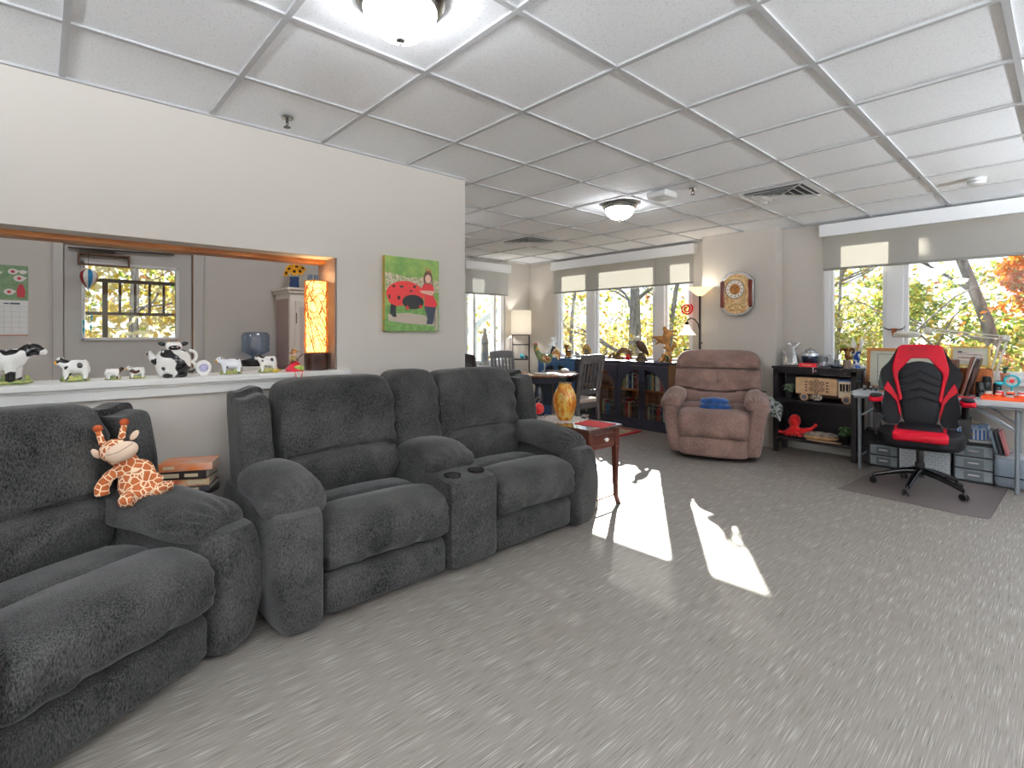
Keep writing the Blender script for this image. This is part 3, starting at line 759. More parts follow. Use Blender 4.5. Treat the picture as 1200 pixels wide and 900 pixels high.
# brown rocker recliner
m_brown = fabric('mauve_brown_chenille', (98, 76, 70), (150, 122, 113), sheen=.2, stretch=(1, 1, .6))
t = thing('recliner', 'mauve-brown upholstered rocker recliner with a folded blue throw on its seat', 'armchair', (-2.60, 5.36, 0), 22)
def rb(u, p):
    x, y, z = p; tt = (u.z + 1) / 2
    return (x * (.84 + .16 * sm(0, .8, tt)), y, z)
for s in (-1, 1):
    def ra(u, p, s=s):
        x, y, z = p; tt = (u.z + 1) / 2
        x += s * (.085 * tt - .06); y -= .02 * sin(tt * PI) * (u.y < 0)
        return (x, y, z)
    a = G().sq((s * .41, .0, .335), (.085, .425, .28), 5, 18, ra, wr=.004, E=12, ax=2).build('arm', m_brown, t)
    def rp(u, p, s=s):
        x, y, z = p; z += .018 * (1 - u.x ** 2) - .055 * sm(.2, -1, u.y) - .03 * sm(0, 1, u.x * s)
        return (x, y, z + folds(u, p, .008, 19, 1, -1))
    G().sq((s * .405, -.17, .615), (.118, .27, .072), 2.6, 26, rp, wr=.005, E=4, ax=1).build('arm_pillow', m_brown, a)
G().sq((0, -.10, .335), (.338, .37, .145), 4, 26, seat_fn, wr=.005, E=12, ax=0).build('seat_cushion', m_brown, t)
def rf(u, p):
    x, y, z = p; tt = (u.z + 1) / 2
    if u.y < 0: y -= .012 * (1 - u.x ** 2)
    return (x * (.93 + .07 * tt), y, z)
G().sq((0, -.10, .145), (.352, .358, .105), 9, 20, rf, wr=.003).build('footrest_panel', m_brown, t)
def rbk(u, p):
    x, y, z = p; tt = (u.z + 1) / 2
    y += .24 * tt
    x *= 1 + .05 * sin(tt * PI) - .03 * sm(.8, 1, tt)
    if u.y < 0:
        for s0, w0, sag in ((.69, .018, 0), (.38, .018, -.06)):
            c0 = s0 + sag * (1 - min(1, abs(u.x) * 1.15) ** 2)
            y += .060 * math.exp(-((tt - c0) / w0) ** 2) * (1 - abs(u.x) ** 10)
        y -= .05 * math.exp(-((tt - .85) / .13) ** 2) + .035 * math.exp(-((tt - .54) / .10) ** 2) + .04 * math.exp(-((tt - .20) / .12) ** 2)
        y += .010 * math.exp(-(u.x / .02) ** 2) * (.38 < tt < .69)
        y += .012 * sin(u.x * 16 + noise.noise(p * 4) * 4) * math.exp(-((tt - .75) / .05) ** 2) + .012 * sin(u.x * 15 + 1 + noise.noise(p * 5) * 4) * math.exp(-((tt - .46) / .06) ** 2)
        y += .005 * sin(tt * 30) * sm(.6, 1, abs(u.x))
    return (x, y, z)
G().sq((0, .17, .76), (.425, .13, .335), 4, 38, rbk, wr=.005, E=8, ax=0).build('back_cushion', m_brown, t)
G().sq((0, .10, .32), (.37, .30, .22), 7, 14, rb).build('body', m_brown, t)
G().lathe([(0, .0), (.28, .0), (.28, .03), (.1, .06), (0, .06)], c=(0, 0, 0), n=32).build('rocker_base', mat('black_plastic'), t)
# folded blue throw
m_blue = mat('blue_plush', (8, 74, 142), .95, col2=(4, 48, 100), scale=25, bump=.5, bscale=200, sheen=.4)
g = G()
def thr(u, p):
    x, y, z = p; z += .008 * (1 - u.x * u.x)
    return (x, y, z)
g.sq((0, 0, .036), (.140, .085, .036), 3.0, 22, thr, wr=.006, ws=11)
o = single('throw_blanket', g, m_blue, 'folded blue plush throw lying on the seat of the brown recliner', 'blanket', (-2.50, 5.16, .468), 24); o.scale = (1.15, 1.1, 1.25)
G().sq((-.012, .004, .088), (.125, .078, .028), 2.6, 20, thr, wr=.006, ws=13).build('upper_fold', m_blue, o)
# ================================================================== end table and what stands on it
m_cherry = wood('dark_cherry', (72, 34, 26), (98, 50, 38), 0, 5, .25, .4)
m_cherry_top = wood('dark_cherry_top', (62, 34, 28), (88, 52, 42), 0, 5, .16, .6)
t = thing('end_table', 'narrow dark cherry end table with one drawer beside the straight loveseat', 'side table', (-2.635, 3.035, 0), 90)
G().box(-.20, .20, -.345, .345, .578, .603).build('tabletop', m_cherry_top, t, bevel=.007, seg=3)
g = G(); g.box(-.165, .165, -.31, .31, .44, .578); g.build('apron', m_cherry, t, bevel=.003)
for sx in (-1, 1):
    for sy in (-1, 1):
        pts = []; 
        g = G()
        x, y = sx * .158, sy * .305
        for z0, z1, w0, w1, o0, o1 in ((.44, .578, .042, .042, 0, 0), (.16, .44, .030, .040, 0, 0), (.06, .16, .026, .030, .004, 0), (.0, .06, .028, .026, .022, .004)):
            b = []
            for z, w, o in ((z0, w0, o0), (z1, w1, o1)):
                for i, j in ((-1, -1), (1, -1), (1, 1), (-1, 1)): b.append((x + sx * o + i * w / 2, y + sy * o * .6 + j * w / 2, z))
            g.add(b, [(3, 2, 1, 0), (4, 5, 6, 7), (0, 1, 5, 4), (1, 2, 6, 5), (2, 3, 7, 6), (3, 0, 4, 7)])
        g.build('leg', m_cherry, t, smooth=False)
dr = G().box(-.125, .125, -.326, -.305, .462, .562).build('drawer', m_cherry, t, bevel=.004)
g = G(); 
for a in ((-.112, .112, .550, .554), (-.112, .112, .470, .474)): g.box(a[0], a[1], -.3275, -.325, a[2], a[3])
for a in (-.112, .108): g.box(a, a + .004, -.3275, -.325, .470, .554)
g.build('drawer_moulding', mat('deep_cherry', (48, 22, 17), .3), dr, smooth=False)  # moulding strips in a darker cherry than the drawer
G().lathe([(0, 0), (.006, 0), (.006, .012), (.018, .016), (.018, .024), (.008, .030), (0, .031)], c=(0, -.326, .512), n=20, rot=rotm(90, 0, 0), sx=1.2, sy=.8).build('drawer_knob', mat('white_ceramic', (236, 234, 230), .15), dr)
G().bar((-.15, -.30, .075), (.15, -.30, .075), .012).build('stretcher', m_cherry, t)
TT = .603
# lace doily
g = G(); g.lathe([(0, 0), (.16, 0), (.16, .002), (0, .0022)], n=36, sy=1.2)
for k in range(18): g.cyl((.165 * cos(k * PI / 9), .195 * sin(k * PI / 9), 0), .022, .0018, 10)
single('lace_doily', g, mat('lace_white', (226, 224, 218), .8, col2=(150, 140, 132), scale=90), 'white lace doily under the amber vase on the end table', 'doily', (-2.75, 3.04, TT))
# amber art-glass vase
m_amber = bpy.data.materials.new('amber_glass'); m_amber.use_nodes = True; nt = m_amber.node_tree; b = nt.nodes['Principled BSDF']
tc = nt.nodes.new('ShaderNodeTexCoord'); n = nt.nodes.new('ShaderNodeTexNoise'); n.inputs['Scale'].default_value = 26; n.inputs['Distortion'].default_value = 1.2
mp = nt.nodes.new('ShaderNodeMapping'); mp.inputs['Scale'].default_value = (1, 1, .45)
r = nt.nodes.new('ShaderNodeValToRGB'); e = r.color_ramp.elements; e[0].position = .36; e[0].color = lin((206, 112, 22)); e[1].position = .62; e[1].color = lin((255, 222, 120)); k = e.new(.5); k.color = lin((250, 176, 50))
nt.links.new(tc.outputs['Object'], mp.inputs[0]); nt.links.new(mp.outputs[0], n.inputs['Vector']); nt.links.new(n.outputs['Fac'], r.inputs[0]); nt.links.new(r.outputs[0], b.inputs['Base Color'])
b.inputs['Roughness'].default_value = .04; b.inputs['Transmission Weight'].default_value = .3; b.inputs['Coat Weight'].default_value = .6
m_clear = mat('clear_glass', (250, 250, 250), .02, trans=1.0)
t = thing('glass_vase', 'tall rounded amber mottled glass vase on the end table', 'vase', (-2.70, 3.04, TT + .003))
prof = [(.048, 0), (.052, .004), (.066, .03), (.086, .09), (.094, .15), (.086, .20), (.066, .245), (.050, .272), (.047, .288)]
g = G(); g.lathe([(0, 0)] + prof + [(.042, .288), (.045, .27), (.060, .243), (.080, .2), (.088, .15), (.08, .09), (.06, .035), (0, .02)], n=36)
g.build('body', m_amber, t)
G().tube([(.0475 * cos(a * PI / 16), .0475 * sin(a * PI / 16), .289) for a in range(32)], .004, 8, closed=True).build('clear_rim', m_clear, t)
single('glass_tumbler', G().lathe([(0, 0), (.022, 0), (.03, .012), (.034, .04), (.030, .045), (.027, .02), (0, .006)], n=24), m_clear, 'small clear glass dish right behind the amber vase', 'dish', (-2.60, 3.165, TT + .0005))
single('placemat', G().box(-.125, .125, -.10, .10, 0, .004), mat('red_felt', (186, 58, 62), .85, col2=(168, 48, 54), scale=60), 'red square felt mat on the front corner of the end table', 'mat', (-2.43, 3.075, TT), 8, bevel=.0018)
m_silver = mat('silver_wire', (200, 200, 204), .2, 1)
t = thing('ornament_stand', 'curly silver wire stand on the end table holding up the red glass ball', 'ornament stand', (-2.905, 2.935, TT + .001), 40)
g = G(); pts = [(.055, 0, .005), (.03, 0, .006), (.0, 0, .012), (-.02, 0, .03), (-.03, 0, .07), (-.03, 0, .13), (-.012, 0, .168), (.012, 0, .170), (.022, 0, .150), (.014, 0, .136), (.004, 0, .146)]
g.tube([(p[0] + .01, p[1], p[2]) for p in pts], .003, 6); g.build('hook', m_silver, t)
g = G()
for a in (0, 120, 240): g.tube([(cos(R(a)) * q, sin(R(a)) * q, z) for q, z in ((.0, .010), (.025, .012), (.045, .004), (.06, .006), (.066, .016), (.058, .022))], .003, 6)
g.build('scroll_foot', m_silver, t)
t = thing('glass_ornament', 'red glass ball ornament hanging from the wire stand on the end table', 'ornament', (-2.895, 2.945, TT + .078))
G().ell((0, 0, 0), .046, 20).build('ball', mat('red_glass', (226, 22, 34), .05, col2=(255, 70, 66), scale=40, coat=.6, emit=(200, 10, 20), estr=.0), t)
G().cyl((0, 0, .043), .008, .012, 12).build('cap', m_silver, t)

t = thing('drink_bottle', 'slim steel bottle with a black cap on the floor under the end table', 'bottle', (-2.39, 3.02, 0))
G().lathe([(0, 0), (.026, 0), (.028, .006), (.028, .24), (.018, .27), (0, .27)], n=22).build('body', mat('brushed_steel'), t)
G().lathe([(0, .27), (.019, .27), (.019, .31), (.012, .325), (0, .325)], n=18).build('cap', mat('black_plastic'), t)
# ================================================================== side table between the sofas, books, plush giraffe
t = thing('side_table', 'small dark round side table hidden between the two loveseats under the book stack', 'side table', (-3.0, .54, 0))
G().cyl((0, 0, .495), .145, .02, 32).build('tabletop', mat('dark_metal_top', (52, 48, 44), .35, .4), t, bevel=.003)
G().cyl((0, 0, .02), .02, .48, 14).build('pedestal', m_black, t)
G().lathe([(0, 0), (.12, 0), (.12, .01), (.03, .025), (0, .025)], n=28).build('foot', m_black, t)
m_page = mat('page_edges', (226, 218, 202), .8, col2=(206, 196, 178), scale=2, stretch=(1, 1, 400))
def lying_book(name, label, w, d, h, cover, spine_marks, loc, rz, group):
    """w along the spine (x), spine at -y"""
    t = thing(name, label, 'book', loc, rz, group)
    g = G(); g.box(-w / 2, w / 2, -d / 2, d / 2, 0, .003); g.box(-w / 2, w / 2, -d / 2, d / 2, h - .003, h); g.box(-w / 2, w / 2, -d / 2 - .002, -d / 2 + .003, 0, h)
    g.build('cover', cover, t, bevel=.001)
    G().box(-w / 2 + .004, w / 2 - .004, -d / 2 + .003, d / 2 - .005, .003, h - .003).build('pages', m_page, t, smooth=False)
    if spine_marks:
        g = G()
        for a, b, z0, z1 in spine_marks: g.box(-w / 2 + a * w, -w / 2 + b * w, -d / 2 - .0028, -d / 2 - .002, z0 * h, z1 * h)
        g.build('spine_print', mat('spine_cream', (232, 214, 180), .6), t, smooth=False)
    return t
ws_ = 'stack of hardbacks on the side table between the loveseats'
BX, BY = -2.985, .535
lying_book('hardback_book', 'dark grey hardback at the very bottom of the stack between the loveseats', .235, .16, .026, mat('cover_grey', (62, 60, 66), .5), [(.2, .8, .3, .7)], (BX, BY + .01, .516), 62, ws_)
lying_book('hardback_book', 'black and red spined hardback second from the bottom of the stack', .235, .155, .034, mat('cover_cream_red', (196, 64, 36), .5, col2=(232, 196, 150), scale=12), [(.6, .95, .2, .8)], (BX, BY, .5425), 66, ws_)
lying_book('hardback_book', 'dark brown hardback with cream lettering on its spine, third from the bottom of the stack', .24, .155, .040, mat('cover_dark', (50, 34, 30), .5, col2=(30, 24, 24), scale=10), [(.08, .5, .25, .75), (.6, .85, .3, .7)], (BX, BY, .577), 58, ws_)
lying_book('hardback_book', 'orange patterned hardback on top of the stack between the loveseats', .235, .15, .036, mat('cover_orange', (226, 118, 26), .4, col2=(222, 186, 168), scale=7, stretch=(1, 5, 1)), [(.1, .3, .3, .7)], (BX + .01, BY + .015, .6175), 64, ws_)

m_gir = vor_mat('giraffe_plush', (176, 92, 44), (248, 226, 196), 30, .09, .95)
m_cream = mat('cream_plush', (240, 214, 190), .95, bump=.3, bscale=300)
m_horn = mat('rust_plush', (158, 70, 30), .95, bump=.3, bscale=300)
t = thing('plush_giraffe', 'toy plush giraffe slumped against the loveseat back, sitting on its arm pillow', 'plush toy', (-2.625, .262, .602), 75); t.scale = (.76, .76, .76)
# local +x runs to the picture's right, -y towards the viewer, z up
g = G()
g.ell((.045, 0, .10), (.085, .065, .115), 18, rotm(0, 14, 0)); g.ell((.0, .0, .20), (.052, .05, .06), 14)
g.ell((.07, -.01, .045), (.085, .075, .052), 14)
g.tube([(-.02, -.02, .175), (-.075, -.02, .14), (-.105, -.025, .085), (-.10, -.03, .045)], [.030, .030, .034, .034], 12)
g.tube([(.06, -.02, .17), (.105, -.03, .135), (.14, -.03, .095), (.15, -.03, .085)], [.028, .028, .03, .03], 12)
g.tube([(.06, -.04, .04), (.02, -.09, .03), (.01, -.12, .028), (.05, -.13, .03)], [.045, .04, .038, .034], 12)
g.tube([(.10, -.03, .05), (.16, -.06, .055), (.185, -.06, .075), (.185, -.06, .085)], [.042, .038, .042, .04], 12)
skin('body', g, .007, m_gir, t, 3)
hd = G(); hd.ell((-.055, -.012, .275), (.066, .062, .060), 18, rotm(0, -20, 0)); hd.ell((-.04, -.0, .23), (.045, .045, .045), 12)
h = skin('head', hd, .006, m_gir, t, 3)
G().ell((-.012, -.062, .272), (.075, .048, .050), 20, rotm(0, -22, 0)).build('muzzle', m_cream, h)
G().tube([(-.072 + i * .0125, -.105 - .0055 * sin(i / 9 * PI) + abs(i - 4.5) * .0022, .272 + .0062 * i - .018 + .02 * abs(i / 9 - .5)) for i in range(10)], .0014, 5).build('mouth_stitch', mat('brown_thread', (110, 70, 50), .8), h)
for x, z, rx in ((-.105, .31, -16), (-.025, .335, 10)):
    hh = G().tube([(x, 0, z), (x + sin(R(rx)) * .035, 0, z + .035), (x + sin(R(rx)) * .07, 0, z + .072)], [.017, .015, .014], 12); hn = hh.build('horn', m_gir, h)
    G().ell((x + sin(R(rx)) * .075, 0, z + .085), (.023, .021, .020), 12).build('horn_tip', m_horn, hn)
for x, z, a in ((-.135, .262, -55), (.032, .345, 55)): G().ell((x, .005, z), (.016, .010, .030), 12, rotm(0, a * .6, 0)).build('ear', m_cream, h)

# ================================================================== dining end
rug_m = mat('woven_rug', (206, 190, 160), .95, col2=(120, 110, 92), scale=26, detail=5, bump=.3, bscale=120)
t = thing('area_rug', 'patterned beige rug with a red border under the dining table', 'rug', (0, 0, 0))
G().box(-5.75, -3.86, 3.55, 5.74, .001, .009).build('field', rug_m, t, smooth=False)
m_rr = mat('rug_red', (176, 28, 40), .95)
g = G(); g.box(-3.86, -3.80, 3.49, 5.80, .001, .010); g.box(-5.81, -5.75, 3.49, 5.80, .001, .010); g.box(-5.75, -3.86, 5.74, 5.80, .001, .010); g.box(-5.75, -3.86, 3.49, 3.55, .001, .010)
g.build('border', m_rr, t, smooth=False)
m_navy = mat('navy_lacquer', (32, 42, 58), .25, coat=.3)
t = thing('dining_table', 'round pedestal dining table with a glossy dark top', 'table', (-4.77, 4.86, .010))
G().lathe([(0, .722), (.50, .722), (.52, .730), (.53, .742), (.525, .755), (.51, .76), (0, .76)], n=56).build('tabletop', wood('table_top_wood', (86, 52, 42), (122, 78, 60), 0, 4, .12, .8), t)
G().lathe([(0, .65), (.46, .65), (.47, .66), (.48, .722), (0, .722)], n=48).build('apron', m_navy, t)
G().lathe([(0, .08), (.10, .08), (.11, .14), (.07, .2), (.06, .28), (.085, .42), (.06, .52), (.05, .58), (.10, .65), (0, .65)], n=28).build('pedestal', m_navy, t)
for k in range(4):
    a = R(45 + 90 * k)
    G().tube([(.05 * cos(a), .05 * sin(a), .14), (.18 * cos(a), .18 * sin(a), .12), (.32 * cos(a), .32 * sin(a), .035), (.38 * cos(a), .38 * sin(a), .022)], [.04, .035, .025, .022], 10).build('leg', m_navy, t)
TZ = .771
single('magazine', G().box(-.13, .13, -.09, .09, 0, .006), mat('magazine_red', (196, 66, 48), .4, col2=(230, 200, 170), scale=9), 'red covered magazine lying on the round dining table', 'magazine', (-4.95, 4.62, TZ), 30)
single('paper_sheet', G().box(-.15, .15, -.11, .11, 0, .002), mat('paper_white', (238, 238, 236), .6), 'white sheet of paper lying on the round dining table', 'paper', (-4.58, 4.80, TZ), 52, smooth=False)
g = G(); g.lathe([(0, 0), (.03, 0), (.045, .02), (.05, .035), (.03, .045), (0, .05)], n=12); g.ell((.035, .01, .02), (.03, .02, .015), 8)
single('napkin', g, mat('paper_white'), 'crumpled white napkin by the feet of the metal rooster', 'napkin', (-4.55, 5.12, TZ))

def make_chair(label, loc, rz, m, mseat, first=None):
    """slat-back dining chair; front is local -y"""
    t = thing('dining_chair', label, 'chair', loc, rz, 'slat-back chairs round the dining table')
    for s in (-1, 1):
        g = G(); g.bar((s * .205, -.20, 0), (s * .19, -.19, .43), .036); g.build('leg', m, t, bevel=.004)
        g = G(); pts = [(s * .19, .235, 0), (s * .19, .20, .43), (s * .19, .22, .60), (s * .20, .285, .97)]
        for a, b in zip(pts, pts[1:]): g.bar(a, b, .034, .038, up=(1, 0, 0))
        g.build('rear_post', m, t, bevel=.004)
    g = G(); g.box(-.19, .19, -.205, -.185, .36, .43); g.box(-.19, .19, .18, .20, .36, .43); g.box(-.20, -.18, -.19, .19, .36, .43); g.box(.18, .20, -.19, .19, .36, .43); g.build('seat_frame', m, t)
    g = G(); g.sq((0, -.005, .455), (.225, .22, .03), 5, 12); g.build('seat', mseat, t)
    g = G(); g.sq((0, .282, .955), (.225, .016, .055), 8, 10, fn=lambda u, p: (p.x, p.y + .02 * (1 - u.x ** 2) + .1 * p.z, p.z + .012 * (1 - u.x ** 2))); g.build('top_rail', m, t)
    G().bar((-.19, .222, .56), (.19, .222, .56), .02, .05).build('lower_rail', m, t)
    for k in range(5):
        x = -.13 + .065 * k; G().bar((x, .225, .57), (x, .282, .92), .028, .012, up=(0, 1, 0)).build('slat', m, t)
    return t
m_chg = mat('grey_painted_wood', (104, 100, 100), .4, col2=(84, 80, 80), scale=12)
m_chb = mat('brown_black_wood', (52, 42, 42), .35)
m_cush = mat('tan_cushion', (186, 170, 156), .9, bump=.2)
make_chair('grey slat-back dining chair in front of the bookcases, turned side-on with a pale seat', (-4.20, 4.92, .010), -90, m_chg, m_cush)
make_chair('dark brown slat-back dining chair just past the end of the wall', (-5.02, 4.20, .010), 164, m_chb, m_cush)
make_chair('grey slat-back dining chair on the window side of the round table, near the paper-shade lamp', (-5.42, 5.02, .010), 88, mat('pale_grey_wood', (118, 116, 118), .35), mat('blue_cushion', (96, 124, 160), .9))
make_chair('tan-seated dining chair pushed fully under the near side of the round table', (-4.55, 4.36, .010), 170, m_chb, m_cush) if False else None
# a low stool by the table
t = thing('stool', 'low wooden stool with a tan top beside the round dining table', 'stool', (-4.40, 4.10, .010), 20)
G().sq((0, 0, .45), (.17, .17, .022), 5, 12).build('seat', m_cush, t)
for sx in (-1, 1):
    for sy in (-1, 1): G().bar((sx * .15, sy * .15, 0), (sx * .12, sy * .12, .435), .03).build('leg', mat('grey_painted_wood'), t, bevel=.003)

# painted metal rooster on the table
t = thing('rooster_sculpture', 'painted metal rooster figure standing on the round dining table', 'figurine', (-4.86, 5.06, TZ), 44)
m_rg = mat('rooster_green', (86, 116, 84), .4, col2=(136, 150, 96), scale=18)
g = G(); g.ell((0, 0, .17), (.10, .05, .065), 18, rotm(0, 20, 0)); g.tube([(-.06, 0, .19), (-.105, 0, .26), (-.125, 0, .31), (-.125, 0, .335)], [.045, .034, .024, .022], 12); g.ell((-.125, 0, .34), (.027, .022, .026), 12)
g.tube([(.06, 0, .19), (.10, 0, .22)], [.04, .03], 10)
skin('body', g, .007, m_rg, t, 3)
G().ell((-.112, 0, .285), (.034, .026, .055), 14, rotm(0, -14, 0)).build('neck_feathers', mat('rooster_gold', (222, 184, 64), .4, col2=(196, 120, 40), scale=30), t)
G().prism([(-.15, .345), (-.145, .385), (-.13, .372), (-.12, .392), (-.105, .37), (-.095, .378), (-.10, .335), (-.12, .355)], -.006, .006).build('comb', mat('rooster_red', (168, 34, 36), .4), t, bevel=.002)
G().prism([(-.148, .345), (-.172, .335), (-.148, .328)], -.006, .006).build('beak', mat('rooster_yellow', (226, 176, 40), .4), t)
G().ell((-.14, 0, .312), (.010, .006, .018), 8).build('wattle', MATS['rooster_red'], t)
tcols = [(40, 52, 60), (132, 42, 34), (232, 210, 168), (46, 74, 70), (196, 140, 60), (120, 40, 36), (228, 200, 150)]
for k, c in enumerate(tcols):
    a0 = 95 - k * 17; rr = .115 - .005 * k
    g = G(); g.tube([(.085, 0, .21), (.10 + .03 * cos(R(a0)), 0, .25 + .03 * sin(R(a0)) - .01), (.115 + rr * .7 * cos(R(a0 - 8)), (k % 2 - .5) * .012, .22 + rr * .9 * sin(R(a0 - 8)) + .01), (.12 + rr * cos(R(a0 - 30)), (k % 2 - .5) * .02, .205 + rr * .95 * sin(R(a0 - 30)))], [.012, .020, .022, .008], 8)
    g.build('tail_feather', mat('feather_%s' % 'abcdefg'[k], c, .4), t)
G().ell((.02, -.045, .175), (.062, .014, .038), 14, rotm(0, 14, 0)).build('wing', mat('wing_pattern', (236, 206, 150), .4, col2=(120, 44, 34), scale=60, lo=.48, hi=.52), t)
G().ell((.02, .045, .175), (.062, .014, .038), 14, rotm(0, 14, 0)).build('wing', MATS['wing_pattern'], t)
for s in (-1, 1):
    g = G(); g.tube([(.0, s * .018, .12), (.0, s * .02, .06), (.0, s * .022, .006)], [.014, .008, .006], 8)
    for a in (-30, 0, 30): g.tube([(0, s * .022, .006), (-.035 * cos(R(a)), s * .022 + .035 * sin(R(a)), .004)], .004, 6)
    g.build('leg', mat('rooster_leg', (196, 206, 196), .4), t)

# etagere floor lamp: paper shade over a black open shelf frame
t = thing('shelf_lamp', 'tall floor lamp with a square white paper shade over an open black shelf frame', 'floor lamp', (-6.13, 5.82, 0), 47)
g = G()
for sx in (-1, 1):
    for sy in (-1, 1): g.bar((sx * .135, sy * .135, 0), (sx * .135, sy * .135, 1.26), .014)
for z in (.10, .48, .86, 1.10, 1.255):
    g.bar((-.135, -.135, z), (.135, -.135, z), .012); g.bar((-.135, .135, z), (.135, .135, z), .012); g.bar((-.135, -.135, z), (-.135, .135, z), .012); g.bar((.135, -.135, z), (.135, .135, z), .012)
g.build('frame', m_black, t, smooth=False)
for z in (.10, .48, .86): G().box(-.13, .13, -.13, .13, z, z + .010).build('shelf', m_black, t)
g = G(); h = .165
for a in ((-h, h, -h, -h + .004), (-h, h, h - .004, h), (-h, -h + .004, -h, h), (h - .004, h, -h, h)): g.box(a[0], a[1], a[2], a[3], 1.27, 1.66)
g.build('paper_shade', sheer('rice_paper', (250, 248, 242), (250, 246, 238), 0), t, smooth=False)
li = bpy.data.lights.new('shade_bulb', 'POINT'); li.energy = 8; li.shadow_soft_size = .04; li.color = (1, .95, .88)
o = bpy.data.objects.new('shade_bulb', li); COL.objects.link(o); o.parent = t; o.location = (0, 0, 1.44)
t2 = [('figurine', 'teal and rust little bird figure on the black lamp shelf', (54, 168, 184), .868, (.0, -.0), (.04, .03, .035)),
      ('figurine', 'dark bead cluster figure beside the teal bird on the lamp shelf', (84, 84, 84), .868, (.07, .03), (.025, .025, .03))]
for nme, lab, c, z, (ox, oy), rr in t2:
    g = G(); g.ell((0, 0, rr[2]), rr, 14); g.ell((-rr[0] * .8, 0, rr[2] * 1.9), (rr[0] * .5,) * 3, 10); g.tube([(rr[0] * .6, 0, rr[2]), (rr[0] * 1.7, 0, rr[2] * 1.5)], [rr[2] * .4, .004], 8)
    o = skin('bird_figurine', g, .005, mat('glaze_%d' % c[0], c, .2), None, 2); o.location = (-6.08 + ox, 5.80 + oy, z + .002); tag(o, lab, nme)
t = thing('toy_hat', 'small red sun hat ornament on the middle of the black lamp shelf', 'ornament', (-6.08, 5.80, .492))
G().lathe([(0, 0), (.075, 0), (.078, .006), (.04, .012), (.038, .035), (.025, .05), (0, .054)], n=24).build('brim', mat('bright_red', (206, 26, 32), .4), t)
G().tube([(.0395 * cos(a * PI / 10), .0395 * sin(a * PI / 10), .018) for a in range(20)], .004, 6, closed=True).build('hat_band', mat('dark_red', (96, 14, 18), .5), t)
g = G(); g.ell((0, 0, .055), (.06, .05, .05), 14); g.ell((.04, .0, .06), (.035, .035, .035), 12)
o = skin('dark_ornament', g, .006, mat('pewter_dark', (60, 60, 62), .3, .6), None, 2); o.location = (-6.08, 5.80, .113); tag(o, 'dark round pewter ornament on the lowest black lamp shelf', 'ornament')
# ================================================================== low arched bookcases
m_bc = mat('black_navy_paint', (48, 51, 66), .30, col2=(42, 44, 58), scale=5, coat=.25)
m_bcb = mat('blue_sunlit_paint', (58, 104, 152), .30, col2=(50, 90, 134), scale=5, coat=.25)  # blue finish with the strong light on it mixed into the colour
m_inner = wood('cinnamon_wood', (168, 92, 54), (192, 114, 68), 0, 5, .45)
m_lip = wood('orange_wood_edge', (196, 110, 52), (214, 132, 66), 0, 5, .4)
m_pane = glassy('cabinet_glass', (236, 240, 240), .07)
BF, BBK, BH = 5.93, 6.245, .905
def arch_door(x0, x1, m, par, hinge):
    """door leaf with an arch-topped light; local coords are world minus cabinet origin; hinge -1 left / +1 right"""
    w = x1 - x0; z0, z1 = .085, BH - .055; st = .045
    # opening: straight to spring line, then half of an arch over the pair (rises towards the meeting stile)
    ox0, ox1 = x0 + st, x1 - st; oz0 = z0 + .055; top = z1 - .055; R_ = (ox1 - ox0); spring = top - R_ * .95
    cx = ox1 if hinge < 0 else ox0
    cur = []
    for i in range(13):
        a = PI / 2 * i / 12
        cur.append((cx + (-1 if hinge < 0 else 1) * R_ * cos(a), spring + (top - spring) * sin(a)))
    # cur goes from hinge side at spring to the crown at the meeting side
    hx = ox0 if hinge < 0 else ox1; mx = ox1 if hinge < 0 else ox0
    g = G(); y0, y1 = -.018, .0
    xa, xb = (x0 + .002, x1 - .002)
    hxe = xa if hinge < 0 else xb; mxe = xb if hinge < 0 else xa
    def q(poly): g.prism(poly, y0, y1)
    q([(hxe, z0), (hx, z0), (hx, z1), (hxe, z1)]); q([(mx, z0), (mxe, z0), (mxe, z1), (mx, z1)]); q([(min(hx, mx), z0), (max(hx, mx), z0), (max(hx, mx), oz0), (min(hx, mx), oz0)])
    for (a, b), (c, d) in zip(cur, cur[1:]): q([(a, b), (c, d), (c, z1), (a, z1)])
    dr = g.build('door', m, par, smooth=False)
    G().box(ox0, ox1, -.011, -.008, oz0, top).build('door_glass', m_pane, dr, smooth=False)
    kx = (mx + mxe) / 2
    G().box(kx - .004, kx + .004, -.038, -.028, z0 + .17, z0 + .56).box(kx - .004, kx + .004, -.034, -.018, z0 + .19, z0 + .20).box(kx - .004, kx + .004, -.034, -.018, z0 + .53, z0 + .54).build('door_handle', mat('aged_bronze', (86, 58, 44), .35, .8), dr, smooth=False)
    return dr
